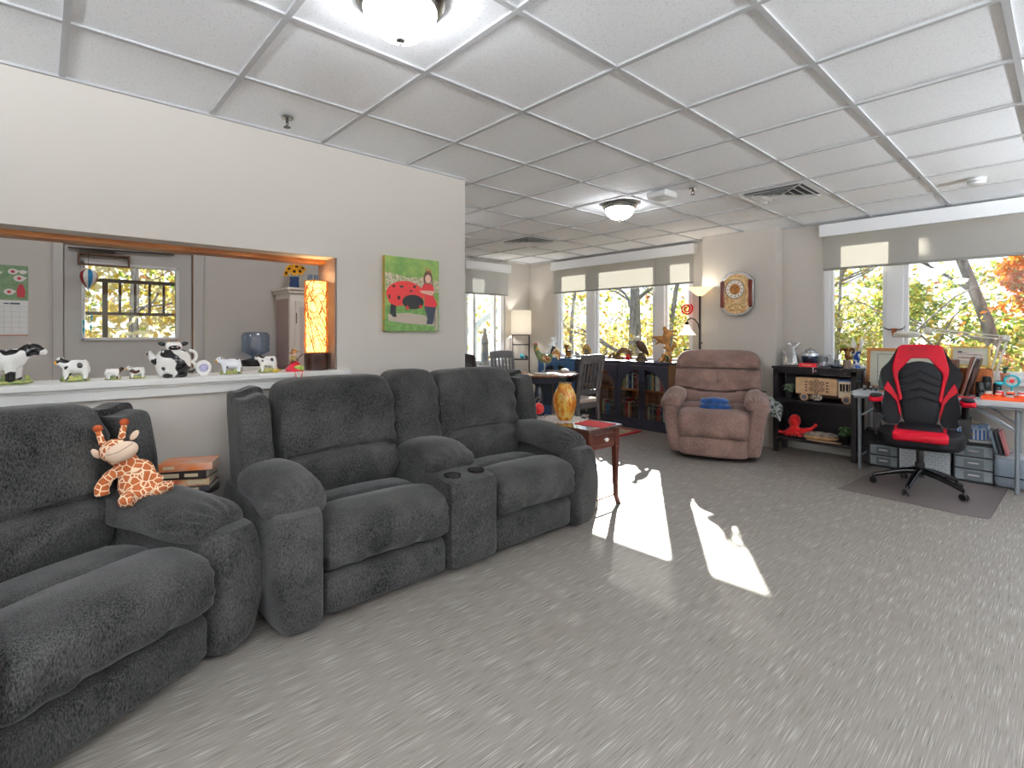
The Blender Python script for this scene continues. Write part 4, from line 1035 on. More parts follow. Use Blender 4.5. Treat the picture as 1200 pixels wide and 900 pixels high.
def bookcase(label, x0, x1, m):
    t = thing('arched_bookcase', label, 'bookcase', (x0, BF, 0), 0, 'low glass-door bookcases under the window')
    W = x1 - x0; D = BBK - BF
    g = G(); g.box(-.0, W, -.022, D, BH - .03, BH); g.build('top_board', m, t, bevel=.005)
    g = G(); g.box(0, .02, 0, D, .0, BH - .03); g.build('side_panel', mat('side_wood', (140, 106, 78), .5, col2=(120, 90, 66), scale=6) if m is m_bc and x1 > -3.6 else m, t, smooth=False)
    g = G(); g.box(W - .02, W, 0, D, .0, BH - .03); g.build('side_panel', mat('side_wood', (140, 106, 78), .5, col2=(120, 90, 66), scale=6), t, smooth=False)
    g = G(); g.box(.02, W - .02, D - .01, D - .001, .06, BH - .03); g.build('back_panel', m_inner, t, smooth=False)
    G().box(0.0, W, -.018, .006, 0, .082).build('plinth', m, t, smooth=False); G().box(0, W, -.018, .004, BH - .052, BH - .030).build('top_rail', m, t, smooth=False)
    G().box(.02, W - .02, .006, D - .01, .075, .09).build('bottom_board', m_inner, t, smooth=False)
    G().box(.02, W - .02, .02, D - .01, .505, .525).build('shelf', m_lip, t, smooth=False)
    arch_door(.003, W / 2 - .001, m, t, -1); arch_door(W / 2 + .001, W - .003, m, t, 1)
    return t
CX = [-5.83, -5.055, -4.28, -3.50]
bookcase('blue low bookcase with arched glass doors at the corner end of the row', CX[0], CX[1] - .004, m_bcb)
bookcase('black low bookcase with arched glass doors in the middle of the row', CX[1], CX[2] - .004, m_bc)
bookcase('black low bookcase with arched glass doors at the recliner end, full of books', CX[2], CX[3], m_bc)
NAMES = {'red': (176, 40, 38), 'cream': (222, 206, 170), 'navy': (40, 52, 92), 'teal': (44, 110, 112), 'white': (226, 224, 218), 'black': (34, 32, 36), 'brown': (104, 62, 44),
         'light blue': (76, 132, 184), 'grey': (120, 118, 120), 'olive': (120, 116, 60), 'orange': (206, 110, 50), 'yellow': (214, 180, 62), 'pink': (196, 110, 120), 'green': (50, 92, 64)}
def bookmat(c): return mat('cloth_' + c.replace(' ', '_'), NAMES[c], .5, col2=tuple(int(v * .72) for v in NAMES[c]), scale=40, lo=.5, hi=.62)
ORD = ['first', 'second', 'third', 'fourth', 'fifth', 'sixth', 'seventh', 'eighth', 'ninth', 'tenth', 'eleventh', 'twelfth']
def shelf_books(x, z, y, seq, where, group, rr, maxh):
    """upright books side by side; each one a thing"""
    for i, (c, n) in enumerate(seq):
        w = rr.uniform(.020, .036); h = maxh * rr.uniform(.80, 1.0); d = .15 * rr.uniform(.85, 1)
        g = G().M(0); g.box(0, w, 0, d, 0, h); g.M(1).box(.002, w - .002, .004, d + .001, h - .0002, h + .0006)
        g.M(2).box(.004, w - .004, -.0008, 0, h * .80, h * .86); g.box(w * .4, w * .6, -.0008, 0, h * .25, h * .5)
        o = g.build('book', [bookmat(c), m_page, mat('spine_gilt', (170, 150, 110), .5)], smooth=False)
        o.location = (x, y + rr.uniform(0, .012), z)
        tag(o, '%s book, %s from left, %s' % (c, ORD[i], where), 'book', group); x += w + .0012
    return x
rr = random.Random(4)
YBk = BF + .055
def seq(n, pal): return [(rr.choice(pal), 0) for _ in range(n)]
gb = 'upright books behind the arched glass doors'
P1 = ['navy', 'white', 'light blue', 'black', 'cream', 'yellow', 'brown', 'grey', 'teal']
P2 = ['red', 'cream', 'teal', 'orange', 'brown', 'grey', 'black']
shelf_books(-4.24, .5255, YBk, [('yellow', 0), ('grey', 0), ('cream', 0), ('light blue', 0), ('navy', 0), ('white', 0), ('black', 0), ('red', 0), ('grey', 0), ('teal', 0)], 'upper shelf behind left door of full bookcase', gb, rr, .24)
shelf_books(-3.86, .5255, YBk, [('navy', 0), ('teal', 0), ('light blue', 0), ('yellow', 0), ('navy', 0), ('white', 0), ('white', 0), ('pink', 0), ('red', 0), ('cream', 0), ('black', 0)], 'upper shelf behind right door of full bookcase', gb, rr, .27)
shelf_books(-4.24, .0905, YBk, [('teal', 0), ('red', 0), ('red', 0), ('cream', 0), ('orange', 0), ('brown', 0), ('black', 0), ('brown', 0), ('black', 0), ('grey', 0)], 'lower shelf behind left door of full bookcase', gb, rr, .30)
shelf_books(-3.86, .0905, YBk, [('grey', 0), ('cream', 0), ('black', 0), ('grey', 0), ('black', 0), ('red', 0), ('red', 0), ('navy', 0), ('white', 0), ('brown', 0), ('black', 0)], 'lower shelf behind right door of full bookcase', gb, rr, .25)
shelf_books(-4.60, .0905, YBk, [('cream', 0), ('red', 0), ('light blue', 0), ('light blue', 0), ('grey', 0), ('navy', 0), ('brown', 0)], 'lower shelf behind right door of middle bookcase', gb, rr, .26)
shelf_books(-4.98, .0905, YBk, [('navy', 0), ('grey', 0), ('brown', 0), ('white', 0), ('green', 0)], 'lower shelf behind left door of middle bookcase', gb, rr, .24)
for i, (c, x) in enumerate((('cream', -5.70), ('orange', -5.60), ('teal', -5.40), ('red', -5.25))):
    g = G(); g.lathe([(0, 0), (.03, 0), (.042, .03), (.03, .08), (.018, .10), (.022, .115), (0, .115)], n=16)
    single('jar', g, mat('glaze_' + c, NAMES[c], .2), c + ' little jar on the upper shelf of the blue bookcase', 'jar', (x, BF + .10, .5255))

# ------------------------------------------------------------------ collectibles on top of the bookcases
BT = BH + .0005
m_plaster = mat('white_plaster', (238, 238, 236), .5)
t = thing('praying_figurine', 'white plaster kneeling figure on the corner end of the blue bookcase', 'figurine', (-5.70, 6.10, BT), 30)
g = G(); g.cyl((0, 0, 0), .07, .03, 20, .06); g.ell((0, 0, .10), (.06, .055, .08), 14); g.ell((-.03, -.02, .07), (.07, .05, .045), 12); g.ell((.005, 0, .19), (.042, .038, .07), 14); g.ell((.01, -.005, .285), (.030, .032, .038), 14)
g.tube([(.02, -.02, .22), (-.02, -.06, .18), (-.055, -.05, .225)], [.018, .016, .012], 10); g.tube([(.0, .03, .20), (.05, .05, .27), (.045, .04, .345)], [.03, .028, .006], 10)
skin('body', g, .007, m_plaster, t, 3)
m_brass = mat('antique_brass', (190, 140, 66), .28, .85, col2=(110, 70, 30), scale=30)
single('brass_vase', G().lathe([(0, 0), (.035, 0), (.036, .012), (.016, .025), (.018, .09), (.030, .16), (.048, .20), (.044, .20), (.02, .14), (0, .1)], n=24), m_brass, 'flared antique brass vase beside the white kneeling figure', 'vase', (-5.40, 6.12, BT))
t = thing('mantel_clock', 'small brass-and-dark wheel-shaped clock at the foot of the brass vase', 'clock', (-5.26, 6.02, BT), 30)
G().box(-.07, .07, -.02, .02, 0, .018).build('base', mat('dark_walnut', (60, 38, 28), .35), t, bevel=.003)
G().cyl((0, .018, .055), .038, .036, 24, rot=rotm(90, 0, 0)).build('face', m_brass, t); G().prism([(-.06, .09), (.06, .09), (.03, .118), (-.03, .118)], -.02, .02).build('roof', mat('dark_walnut'), t)
g = G(); g.ell((0, 0, .045), (.035, .03, .045), 12); g.ell((-.02, -.01, .09), (.02, .02, .022), 10); g.ell((.03, 0, .03), (.03, .025, .028), 10)
o = skin('bird_figurine', g, .006, mat('grey_white_glaze', (200, 196, 190), .2, col2=(110, 100, 90), scale=30), None, 2); o.location = (-5.12, 6.05, BT); tag(o, 'little grey and white bird figurine between the wheel clock and gilt frame', 'figurine')
t = thing('gilt_frame', 'ornate gilded openwork arch-shaped frame standing on the bookcase', 'picture frame', (-4.98, 6.10, BT), 34)
g = G(); pts = arc((0, 0, .10), .055, -50, 230, 20); g.tube(pts, .011, 8); g.tube(arc((0, 0, .19), .025, -60, 240, 12), .008, 8); g.box(-.05, .05, -.018, .018, 0, .03)
for a in range(0, 181, 20): g.ell((.06 * cos(R(a)), 0, .11 + .075 * sin(R(a))), (.012, .008, .012), 8)
g.build('surround', mat('gilt', (216, 168, 60), .3, .8, col2=(140, 96, 30), scale=50), t); G().ell((0, .004, .10), (.042, .004, .05), 14).build('picture', mat('dim_photo', (150, 140, 120), .4, col2=(80, 60, 40), scale=30), t)
t = thing('dragonfly_ornament', 'dark blue winged metal ornament with a curled tail on the middle bookcase', 'ornament', (-4.66, 6.02, BT), 34)
mb = mat('blue_steel', (50, 66, 92), .25, .7)
g = G(); g.ell((0, 0, .03), (.05, .03, .026), 12); g.tube([(.03, 0, .04), (.075, 0, .07), (.10, 0, .11), (.085, 0, .135), (.065, 0, .12)], [.012, .01, .008, .006, .004], 8); g.build('body', mb, t)
for s in (-1, 1): G().prism([(-.06, .03), (.02, .03), (.0, .075), (-.08, .06)], s * .03, s * .034).build('wing', mb, t)
m_drift = mat('driftwood', (142, 112, 74), .8, col2=(84, 62, 42), scale=9, stretch=(1, 1, 3), bump=.5, bscale=40)
t = thing('driftwood_sculpture', 'low arched driftwood snake-like carving with a red bloom at its foot', 'sculpture', (-4.33, 6.06, BT), 34)
g = G(); g.tube([(-.17, 0, .02), (-.14, .0, .07), (-.10, 0, .10), (-.09, -.02, .05), (-.05, -.02, .03), (-.03, 0, .10), (.03, .01, .155), (.09, 0, .145), (.13, 0, .09), (.14, 0, .02)], [.018, .02, .022, .025, .03, .035, .036, .032, .028, .022], 10)
g.tube([(.10, 0, .12), (.15, .02, .13), (.19, .02, .155)], [.016, .012, .006], 8); g.ell((-.02, 0, .03), (.10, .04, .028), 12); skin('body', g, .008, m_drift, t, 2)
g = G(); g.ell((.10, -.05, .03), (.04, .03, .03), 12); g.ell((.09, -.05, .065), (.02, .02, .025), 10); skin('red_bloom', g, .006, mat('bright_red'), t, 2)
t = thing('eagle_sculpture', 'brown carved eagle with a white head on a rocky base', 'sculpture', (-3.98, 6.05, BT), 34)
g = G(); g.lathe([(0, 0), (.085, 0), (.075, .03), (.05, .07), (.038, .10), (.03, .12), (0, .12)], n=12); g.build('rock_base', mat('rock_brown', (104, 84, 54), .7, col2=(52, 40, 28), scale=22, bump=.8, bscale=30), t)
g = G(); g.ell((.0, 0, .20), (.055, .045, .10), 18, rotm(0, -38, 0)); g.ell((.06, 0, .13), (.028, .02, .06), 12, rotm(0, -30, 0)); skin('body', g, .006, mat('eagle_brown', (92, 60, 42), .5, col2=(60, 38, 28), scale=50), t, 2)
G().ell((-.055, 0, .305), (.034, .030, .032), 14).build('head', m_plaster, t)
G().lathe([(0, 0), (.012, .0), (.008, .02), (0, .03)], c=(-.085, 0, .30), n=10, rot=rotm(0, -110, 0)).build('beak', mat('beak_yellow', (232, 176, 34), .35), t)
t = thing('lantern', 'tiny dark lantern ornament hanging between the eagle and the carved tree', 'lantern', (-3.83, 6.12, 1.17))
g = G(); g.box(-.018, .018, -.018, .018, 0, .006); g.box(-.02, .02, -.02, .02, .05, .058)
for a, b in ((-1, -1), (1, -1), (1, 1), (-1, 1)): g.bar((a * .016, b * .016, 0), (a * .016, b * .016, .055), .004)
g.lathe([(.02, .058), (.004, .075), (0, .075)], n=8); g.build('case', m_black, t); G().ell((0, 0, .028), (.011, .011, .018), 10).build('glass', mat('milk_glass', (230, 234, 240), .2), t)
G().tube([(0, 0, .075), (0, .0, .30), (0, .05, 1.12)], .0012, 5).build('cord', m_black, t)
t = thing('carved_tree', 'twisting golden driftwood carving shaped like a spreading leafy tree', 'sculpture', (-3.62, 6.06, BT), 34)
m_gold = mat('golden_burl', (206, 152, 82), .5, col2=(134, 88, 42), scale=12, bump=.4, bscale=30)
g = G(); g.tube([(.03, 0, .0), (.05, 0, .06), (.02, 0, .11), (.05, 0, .16), (.0, 0, .22)], [.05, .04, .042, .036, .05], 10); g.tube([(-.07, 0, .01), (-.03, 0, .05), (-.02, .0, .11)], [.03, .03, .03], 10)
g.tube([(.06, 0, .15), (.09, .0, .19), (.11, 0, .24)], [.03, .026, .012], 8)
g.ell((-.03, 0, .29), (.10, .04, .05), 14, rotm(0, 18, 0)); g.ell((.02, 0, .36), (.055, .035, .075), 14); g.ell((-.12, 0, .325), (.05, .02, .018), 10, rotm(0, 14, 0)); g.ell((-.01, 0, .44), (.03, .025, .035), 10)
for a, b, r_ in ((.10, .36, 20), (.13, .30, 35), (.12, .24, 50), (.08, .41, -10), (-.10, .25, 150)): g.ell((a, 0, b), (.045, .015, .014), 8, rotm(0, r_, 0))
skin('carving', g, .007, m_gold, t, 1)
g = G(); pts = arc((0, 0, 0), .035, -70, 110, 10); g.tube(pts, [.004, .010, .013, .015, .015, .015, .015, .013, .012, .01, .004], 8)
single('green_glass_crescent', g, mat('bottle_green', (24, 92, 72), .12, coat=.5), 'dark green glass crescent beside the golden carved tree', 'ornament', (-3.585, 5.99, BT + .052), 34)
t = thing('banker_lamp', 'little lamp with a bottle-green bar shade at the end of the bookcase', 'lamp', (-3.36, 6.14, .862), 34)
G().box(-.045, .045, -.02, .02, .195, .225).build('green_shade', mat('bottle_green'), t, bevel=.008); g = G(); g.bar((.03, 0, .0), (.0, 0, .195), .012); g.box(-.03, .06, -.03, .03, 0, .012); g.build('stand', mat('bottle_green'), t)
# red spiral hanger in the window
t = thing('spiral_hanger', 'red spiral glass hanging ornament with two red beads in front of the window', 'ornament', (-3.36, 6.13, 1.60), 30)
pts = []; n = 46
for i in range(n): a = R(i / (n - 1) * 720 + 60); q = .018 + .058 * i / (n - 1); pts.append((q * cos(a), 0, q * sin(a)))
G().tube(pts, [.004] + [.011] * (n - 2) + [.004], 8).build('spiral', mat('spiral_red', (222, 24, 34), .2), t)
for z in (-.17, -.23): G().ell((0, 0, z), (.014, .006, .009), 10).build('bead', mat('bead_coral', (226, 84, 60), .3), t)
G().tube([(0, 0, -.23), (0, 0, -.08)], .001, 4).build('cord', m_silver, t); G().tube([(0, 0, .078), (0, 0, .30)], .001, 4).build('cord', m_silver, t)

# ------------------------------------------------------------------ statue on the far window sill
t = thing('madonna_statue', 'grey-blue robed woman statuette standing on the narrow far window sill', 'figurine', (-6.34, 5.22, .7805), 60)
g = G(); g.lathe([(0, 0), (.075, 0), (.075, .05), (.06, .06), (.07, .12), (.06, .28), (.052, .40), (.045, .46), (.03, .50), (.028, .51), (.034, .54), (.03, .58), (0, .60)], n=20, sy=.8)
g.tube([(-.04, 0, .42), (-.05, -.04, .34), (0, -.06, .37)], [.018, .016, .012], 8); g.tube([(.04, 0, .42), (.05, -.04, .34), (0, -.06, .37)], [.018, .016, .012], 8)
skin('robe', g, .008, mat('statue_robe', (150, 166, 176), .5, col2=(200, 190, 180), scale=8), t, 2)
G().ell((0, -.012, .545), (.022, .022, .028), 12).build('face', mat('statue_skin', (214, 186, 164), .5), t)

# ------------------------------------------------------------------ anniversary-style wall clock on the column
t = thing('wall_clock', 'oval wall clock with silver rim, dark red side columns and a golden pendulum face', 'clock', (-2.655, 6.05, 1.745))
out = []
for x, z in ((-.19, -.155), (-.19, .155), (-.14, .215), (-.08, .25), (0, .262), (.08, .25), (.14, .215), (.19, .155), (.19, -.155), (.14, -.215), (.08, -.25), (0, -.262), (-.08, -.25), (-.14, -.215)): out.append((x, z))
G().prism(out, -.06, -.001).build('silver_case', mat('satin_silver', (196, 198, 200), .25, .85), t, bevel=.010, seg=3)
G().prism([(x * .84, z * .9) for x, z in out], -.064, -.055).build('gold_panel', mat('gold_panel', (236, 206, 160), .35, .1, col2=(206, 160, 104), scale=26, lo=.4, hi=.6), t, bevel=.003)
g = G()
for x in (-.085, .085): g.box(x - .012, x + .012, -.074, -.064, -.12, .2)
g.box(-.11, .11, -.074, -.064, .17, .19); g.build('gold_frame', mat('gold_polished', (240, 208, 150), .25, .35), t, bevel=.003)
for s in (-1, 1):
    G().prism([(s * .150, -.16), (s * .186, -.15), (s * .186, .15), (s * .150, .165), (s * .140, .12), (s * .146, 0), (s * .140, -.12)], -.082, -.05).build('side_column', mat('red_mahogany', (104, 34, 24), .2, coat=.5), t, bevel=.006)
d = G().cyl((-.008, -.064, .055), .106, .018, 40, rot=rotm(90, 0, 0)).build('dial', mat('dial_cream', (240, 232, 220), .4), t)
G().tube([(-.012 + (.108) * cos(a * PI / 20), -.078, .055 + .108 * sin(a * PI / 20)) for a in range(40)], .005, 6, closed=True).build('dial_rim', mat('dark_walnut'), d)
G().cyl((-.008, -.082, .055), .062, .003, 32, rot=rotm(90, 0, 0)).build('dial_centre', mat('amber_disc', (198, 134, 60), .35, col2=(150, 90, 34), scale=40), d)
g = G()
for k in range(12): a = R(k * 30); g.box(-.003, .003, -.0845, -.0822, .074, .094, rot=rotm(0, 30 * k, 0), at=(-.008, 0, .055))
g.build('hour_marks', mat('print_dark', (60, 50, 48), .5), d, smooth=False)
g = G(); g.bar((-.008, -.086, .055), (-.002, -.086, -.005), .004); g.bar((-.008, -.086, .055), (-.03, -.086, .09), .005); g.build('hand', mat('print_dark'), d, smooth=False)
g = G(); g.tube([(.038 * cos(a * PI / 12), -.072, -.15 + .038 * sin(a * PI / 12)) for a in range(24)], .007, 6, closed=True)
for k in range(6): a = R(60 * k); g.ell((.085 * cos(a) * (1 if k % 3 else .9), -.072, -.145 + .03 * sin(a)), (.018, .008, .018), 8)
g.ell((0, -.072, -.15), (.014, .01, .014), 8); g.build('pendulum_gears', mat('gold_polished'), t)

# ================================================================== black open shelf
m_bs = mat('black_brown_laminate', (32, 27, 31), .35, col2=(26, 22, 26), scale=8)
SX0, SX1, SF, SB = -2.225, -1.445, 5.93, 6.235
t = thing('open_bookshelf', 'black open two-tier shelf unit between the recliner and the desk', 'shelf', (SX0, SF, 0))
W = SX1 - SX0; D = SB - SF
G().box(-.012, W + .012, -.014, D, .905, .930).build('top_board', m_bs, t, bevel=.002)
g = G(); g.box(0, W, .0, .018, .86, .905); g.build('apron', m_bs, t, smooth=False)
for s in (0, 1):
    x = s * (W - .045)
    g = G(); g.box(x, x + .045, 0, .045, 0, .905); g.box(x, x + .045, D - .045, D, 0, .905); g.box(x + .01, x + .035, .045, D - .045, .10, .905); g.build('side_panel', m_bs, t, smooth=False)
for z, nme in ((.545, 'shelf'), (.135, 'shelf')): G().box(.01, W - .01, .002, D - .005, z, z + .028).build(nme, m_bs, t, smooth=False)
G().box(.02, W - .02, D - .012, D - .004, .135, .905).build('back_panel', m_bs, t, smooth=False)
SH = .9305
m_cr = glassy('crystal', (244, 246, 250), .38, .12)
t = thing('crystal_figurine', 'clear cut-crystal figure with two raised wings on the black shelf unit', 'figurine', (-2.09, 6.08, SH), 20)
g = G(); g.lathe([(0, 0), (.085, 0), (.09, .02), (.07, .10), (.045, .17), (.03, .20), (0, .2)], n=9); g.ell((.03, 0, .21), (.032, .03, .038), 10); g.ell((-.02, .0, .235), (.03, .012, .035), 8); g.ell((.07, 0, .24), (.022, .012, .03), 8, rotm(0, 20, 0)); g.ell((-.055, 0, .13), (.035, .03, .06), 8, rotm(0, -30, 0))
skin('body', g, .008, m_cr, t, 0)
t = thing('urn', 'lidded silver urn with a dark blue band on the black shelf unit', 'urn', (-1.915, 6.12, SH), 0)
G().lathe([(0, 0), (.05, 0), (.052, .012), (.068, .04), (.080, .08), (.084, .11), (.074, .135), (.048, .150), (.045, .156), (.0, .156)], n=32).build('body', mat('urn_blue', (62, 76, 100), .2, .6, col2=(36, 44, 60), scale=20), t)
G().lathe([(.074, .125), (.086, .112), (.078, .142), (.05, .156), (.048, .162), (.052, .168), (.036, .182), (.012, .188), (.014, .196), (0, .2)], n=32).build('lid', mat('satin_silver'), t)
rbk_ = lying_book('red_book', 'thick red boxed book lying flat under the blue-banded urn, hanging ribbons', .17, .12, .038, mat('book_red', (214, 34, 48), .35), [(.2, .7, .45, .6)], (-1.885, 5.995, SH), 4, None)
g = G()
for x in (.050, .074): g.box(x, x + .012, -.083, -.060, .0005, .002); g.box(x, x + .011, -.0835, -.0815, -.055 + (x - .05) * .5, .002)
g.build('ribbon', mat('ribbon_pink', (226, 150, 160), .6, col2=(240, 236, 232), scale=30), rbk_, smooth=False)
for i, (x, y, w, h, l) in enumerate(((-1.775, 6.12, .10, .13, 'taller crystal photo frame behind the crystal dish on the shelf unit'), (-1.67, 6.15, .085, .09, 'small crystal block frame near the window on the shelf unit'))):
    t = thing('crystal_photo_block', l, 'photo block', (x, y, SH), 8)
    G().box(-w / 2, w / 2, -.012, .012, 0, h).build('block', m_cr, t, bevel=.005); G().box(-w * .3, w * .3, -.0125, -.0122, h * .2, h * .8).build('picture', mat('silver_photo', (160, 166, 172), .3, col2=(90, 94, 98), scale=30), t, smooth=False)
single('crystal_dish', G().lathe([(0, 0), (.035, 0), (.05, .02), (.052, .045), (.046, .045), (.04, .018), (0, .01)], n=10), m_cr, 'round cut-crystal dish at the middle of the black shelf unit', 'dish', (-1.74, 6.02, SH))
single('dark_dish', G().lathe([(0, 0), (.055, 0), (.065, .015), (.06, .03), (.05, .034), (0, .034)], n=24), mat('dark_slate', (40, 46, 54), .2), 'low dark lidded dish in front of the small crystal block', 'dish', (-1.635, 6.03, SH))
t = thing('angel_statuette', 'bronze winged angel statuette on a round stone pedestal', 'figurine', (-1.545, 6.03, SH), 14)
G().lathe([(0, 0), (.042, 0), (.040, .01), (.036, .07), (.038, .082), (0, .082)], n=20).build('pedestal', mat('taupe_stone', (150, 130, 116), .5, col2=(110, 92, 80), scale=20), t)
g = G(); g.ell((0, 0, .13), (.024, .02, .05), 12); g.ell((-.004, -.005, .195), (.016, .016, .018), 10); g.ell((.022, -.012, .105), (.022, .018, .018), 10)
for s in (-1, 1): g.tube([(s * .012, .01, .16), (s * .035, .014, .205), (s * .055, .012, .195), (s * .06, .01, .15)], [.01, .016, .013, .005], 8)
skin('body', g, .0045, mat('bronze_statue', (150, 100, 50), .35, .7, col2=(80, 50, 28), scale=40), t, 1)
t = thing('floral_vase', 'blue and white patterned vase holding white pampas plumes, at the shelf corner', 'vase', (-1.495, 6.14, SH))
G().lathe([(0, 0), (.035, 0), (.036, .01), (.03, .03), (.028, .06), (.034, .10), (.040, .15), (.044, .172), (.04, .172), (.03, .1), (0, .08)], n=24).build('body', spots('blue_floral', (226, 232, 240), (28, 70, 150), 34, .48, .15), t)
m_pam = mat('pampas_white', (250, 246, 236), .9, bump=.5, bscale=90)
rr2 = random.Random(2)
for k in range(7):
    a = rr2.uniform(0, 6.28); q = rr2.uniform(.02, .055); h = rr2.uniform(.26, .34)
    G().tube([(q * .2 * cos(a), q * .2 * sin(a), .14), (q * .5 * cos(a), q * .5 * sin(a), .2), (q * .8 * cos(a), q * .8 * sin(a), h - .06), (q * 1.1 * cos(a), q * 1.1 * sin(a), h)], [.002, .008, .018, .003], 8).build('plume', m_pam, t)
for k in range(6):
    a = rr2.uniform(0, 6.28); G().tube([(.01 * cos(a), .01 * sin(a), .14), (.028 * cos(a), .028 * sin(a) - .01, .25)], [.002, .007], 6).build('wheat_stalk', mat('wheat', (190, 136, 60), .8), t)

def leafy_plant(label, loc, r, h, potr, poth, mleaf, mpot, n, seed, name='potted_plant', lw=.016, drop=.4):
    t = thing(name, label, 'plant', loc); rr = random.Random(seed)
    G().lathe([(0, 0), (potr * .75, 0), (potr, poth * .9), (potr * 1.06, poth), (potr * .9, poth), (potr * .8, poth * .85), (0, poth * .85)], n=20).build('pot', mpot, t)
    g = G()
    for k in range(n):
        a = rr.uniform(0, 6.28); q = r * rr.uniform(.5, 1); hh = poth + h * rr.uniform(.3, 1)
        p0 = Vector((0, 0, poth * .85)); p1 = Vector((q * .55 * cos(a), q * .55 * sin(a), hh)); p2 = Vector((q * cos(a), q * sin(a), hh - q * drop))
        sd = Vector((-sin(a), cos(a), 0)) * lw; b = len(g.v)
        g.v += [p0 - sd * .2, p0 + sd * .2, p1 + sd, p1 - sd, p2, p1 * .5 + p2 * .5 + sd * 1.2, p1 * .5 + p2 * .5 - sd * 1.2]
        g.f += [[b, b + 1, b + 2, b + 3], [b + 3, b + 2, b + 5, b + 6], [b + 6, b + 5, b + 4]]; g.mi += [0, 0, 0]
    g.build('leaves', mleaf, t, smooth=False); return t
m_leaf = mat('house_leaf', (70, 100, 62), .5, col2=(110, 136, 92), scale=30)
leafy_plant('small grey-green leafy plant in a dark pot beside the wooden truck', (-2.105, 6.06, .5735), .085, .09, .04, .075, mat('sage_leaf', (86, 104, 84), .6, col2=(130, 146, 120), scale=40), mat('pot_charcoal', (40, 42, 44), .5), 34, 3)
leafy_plant('small dark green leafy plant on the lowest shelf beside the fossil slab', (-1.56, 6.03, .1635), .085, .10, .045, .08, m_leaf, mat('pot_black', (18, 18, 18), .4), 34, 5)
# laser-cut wooden truck
m_ply = mat('birch_ply', (208, 172, 132), .6, col2=(186, 148, 108), scale=10)
m_burn = mat('burnt_edge', (74, 48, 38), .6)
t = thing('wooden_truck', 'laser-cut wooden toy lorry with a patterned box body and blue roof', 'toy truck', (-2.005, 6.02, .5735), 0)
G().box(.0, .385, -.06, .06, .075, .245).build('cargo_box', m_ply, t, smooth=False, bevel=.002)
g = G()
for k, (cx_, cz_) in enumerate(((.20, .16), (.15, .19), (.25, .19), (.15, .13), (.25, .13), (.20, .21), (.20, .11))):
    for a in range(0, 360, 45): g.box(.008, .030, -.0615, -.060, -.0035, .0035, rot=rotm(0, a, 0), at=(cx_, 0, cz_))
for s in (-1, 1):
    for z in (.11, .14, .17, .20): g.prism([(.20 + s * .085, z - .012), (.20 + s * .12, z), (.20 + s * .085, z + .012), (.20 + s * .092, z)], -.0615, -.060)
g.build('scroll_pattern', m_burn, t, smooth=False)
cb = G(); cb.box(.40, .55, -.058, .058, .06, .12); cb.box(.40, .55, -.058, -.052, .20, .225); cb.box(.40, .55, .052, .058, .20, .225)
for x in (.40, .455, .505, .542): cb.box(x, x + .010, -.058, -.05, .12, .2); cb.box(x, x + .01, .05, .058, .12, .2)
cb.box(.50, .512, -.055, .055, .12, .2); cb.box(.54, .56, -.058, .058, .05, .10); cb.build('cab', mat('pale_ply', (226, 208, 180), .6), t, smooth=False)
G().box(.39, .56, -.064, .064, .225, .24).build('roof', mat('roof_blue', (56, 98, 160), .5, col2=(90, 130, 184), scale=30), t, bevel=.003)
g = G(); g.box(.02, .54, -.04, .04, .05, .07); g.build('chassis', m_burn, t, smooth=False)
for x in (.085, .47):
    for s in (-1, 1):
        wl = G().cyl((x, s * .062 + .008, .040), .040, .016, 28, rot=rotm(90, 0, 0)).build('wheel', m_ply, t)
        G().cyl((x, s * .0635 + s * .0072, .040), .025, .0015, 20, rot=rotm(90, 0, 0)).build('hub', mat('hub_slate', (74, 76, 96), .5), wl)
G().lathe([(0, -.003), (.05, -.003), (.058, .0), (.05, .003), (0, .003)], c=(.20, -.066, .045), n=9, rot=rotm(90, 0, 0), sy=.62).build('name_plaque', mat('plaque', (224, 212, 188), .6, col2=(96, 84, 76), scale=60, lo=.42, hi=.55), t)
single('toy_car', G().sq((0, 0, .03), (.05, .03, .022), 4, 8).sq((0, 0, .055), (.03, .026, .02), 4, 8), mat('toy_navy', (40, 56, 84), .25, coat=.5), 'small dark toy car in the shadow just past the wooden lorry', 'toy car', (-1.515, 5.99, .5735)) if False else None
# red plush octopus, fossil slab
m_oct = mat('octopus_red', (224, 22, 20), .9, col2=(190, 10, 14), scale=14, bump=.4, bscale=120, sheen=.3)
t = thing('plush_octopus', 'bright red plush octopus on the lowest shelf', 'plush toy', (-2.04, 6.02, .1635), 6)
g = G(); g.ell((0, .02, .17), (.060, .056, .075), 16, rotm(0, 8, 0)); g.ell((0, 0, .10), (.045, .045, .035), 14)
for k, (a, L, up) in enumerate(((-170, .15, .02), (-140, .10, .0), (-105, .10, .0), (-75, .10, .0), (-45, .11, .0), (-15, .16, .06), (5, .20, .12), (60, .09, .0), (130, .09, 0))):
    a = R(a); c, s_ = cos(a), sin(a); y_ = .55 if s_ < 0 else .4
    g.tube([(c * .03, s_ * .02, .085), (c * L * .45, s_ * L * .45 * y_, .05 + up * .3), (c * L * .8, s_ * L * .8 * y_, .022 + up * .7), (c * L * 1.05, s_ * L * y_, .024 + up), (c * L * 1.08, s_ * L * y_ - .012, .045 + up * .95), (c * L * .95, s_ * L * y_ - .015, .050 + up * .9)], [.028, .020, .017, .015, .013, .010], 10)
skin('body', g, .0055, m_oct, t, 1)
g = G(); g.sq((0, 0, .045), (.155, .08, .032), 3, 16, wr=.012, ws=14)
o = single('fossil_slab', g, mat('slab_stone', (176, 164, 150), .7, col2=(120, 108, 96), scale=16), 'rough grey stone slab with a tan bark edge on the lowest shelf', 'stone slab', (-1.785, 6.03, .172), 4)
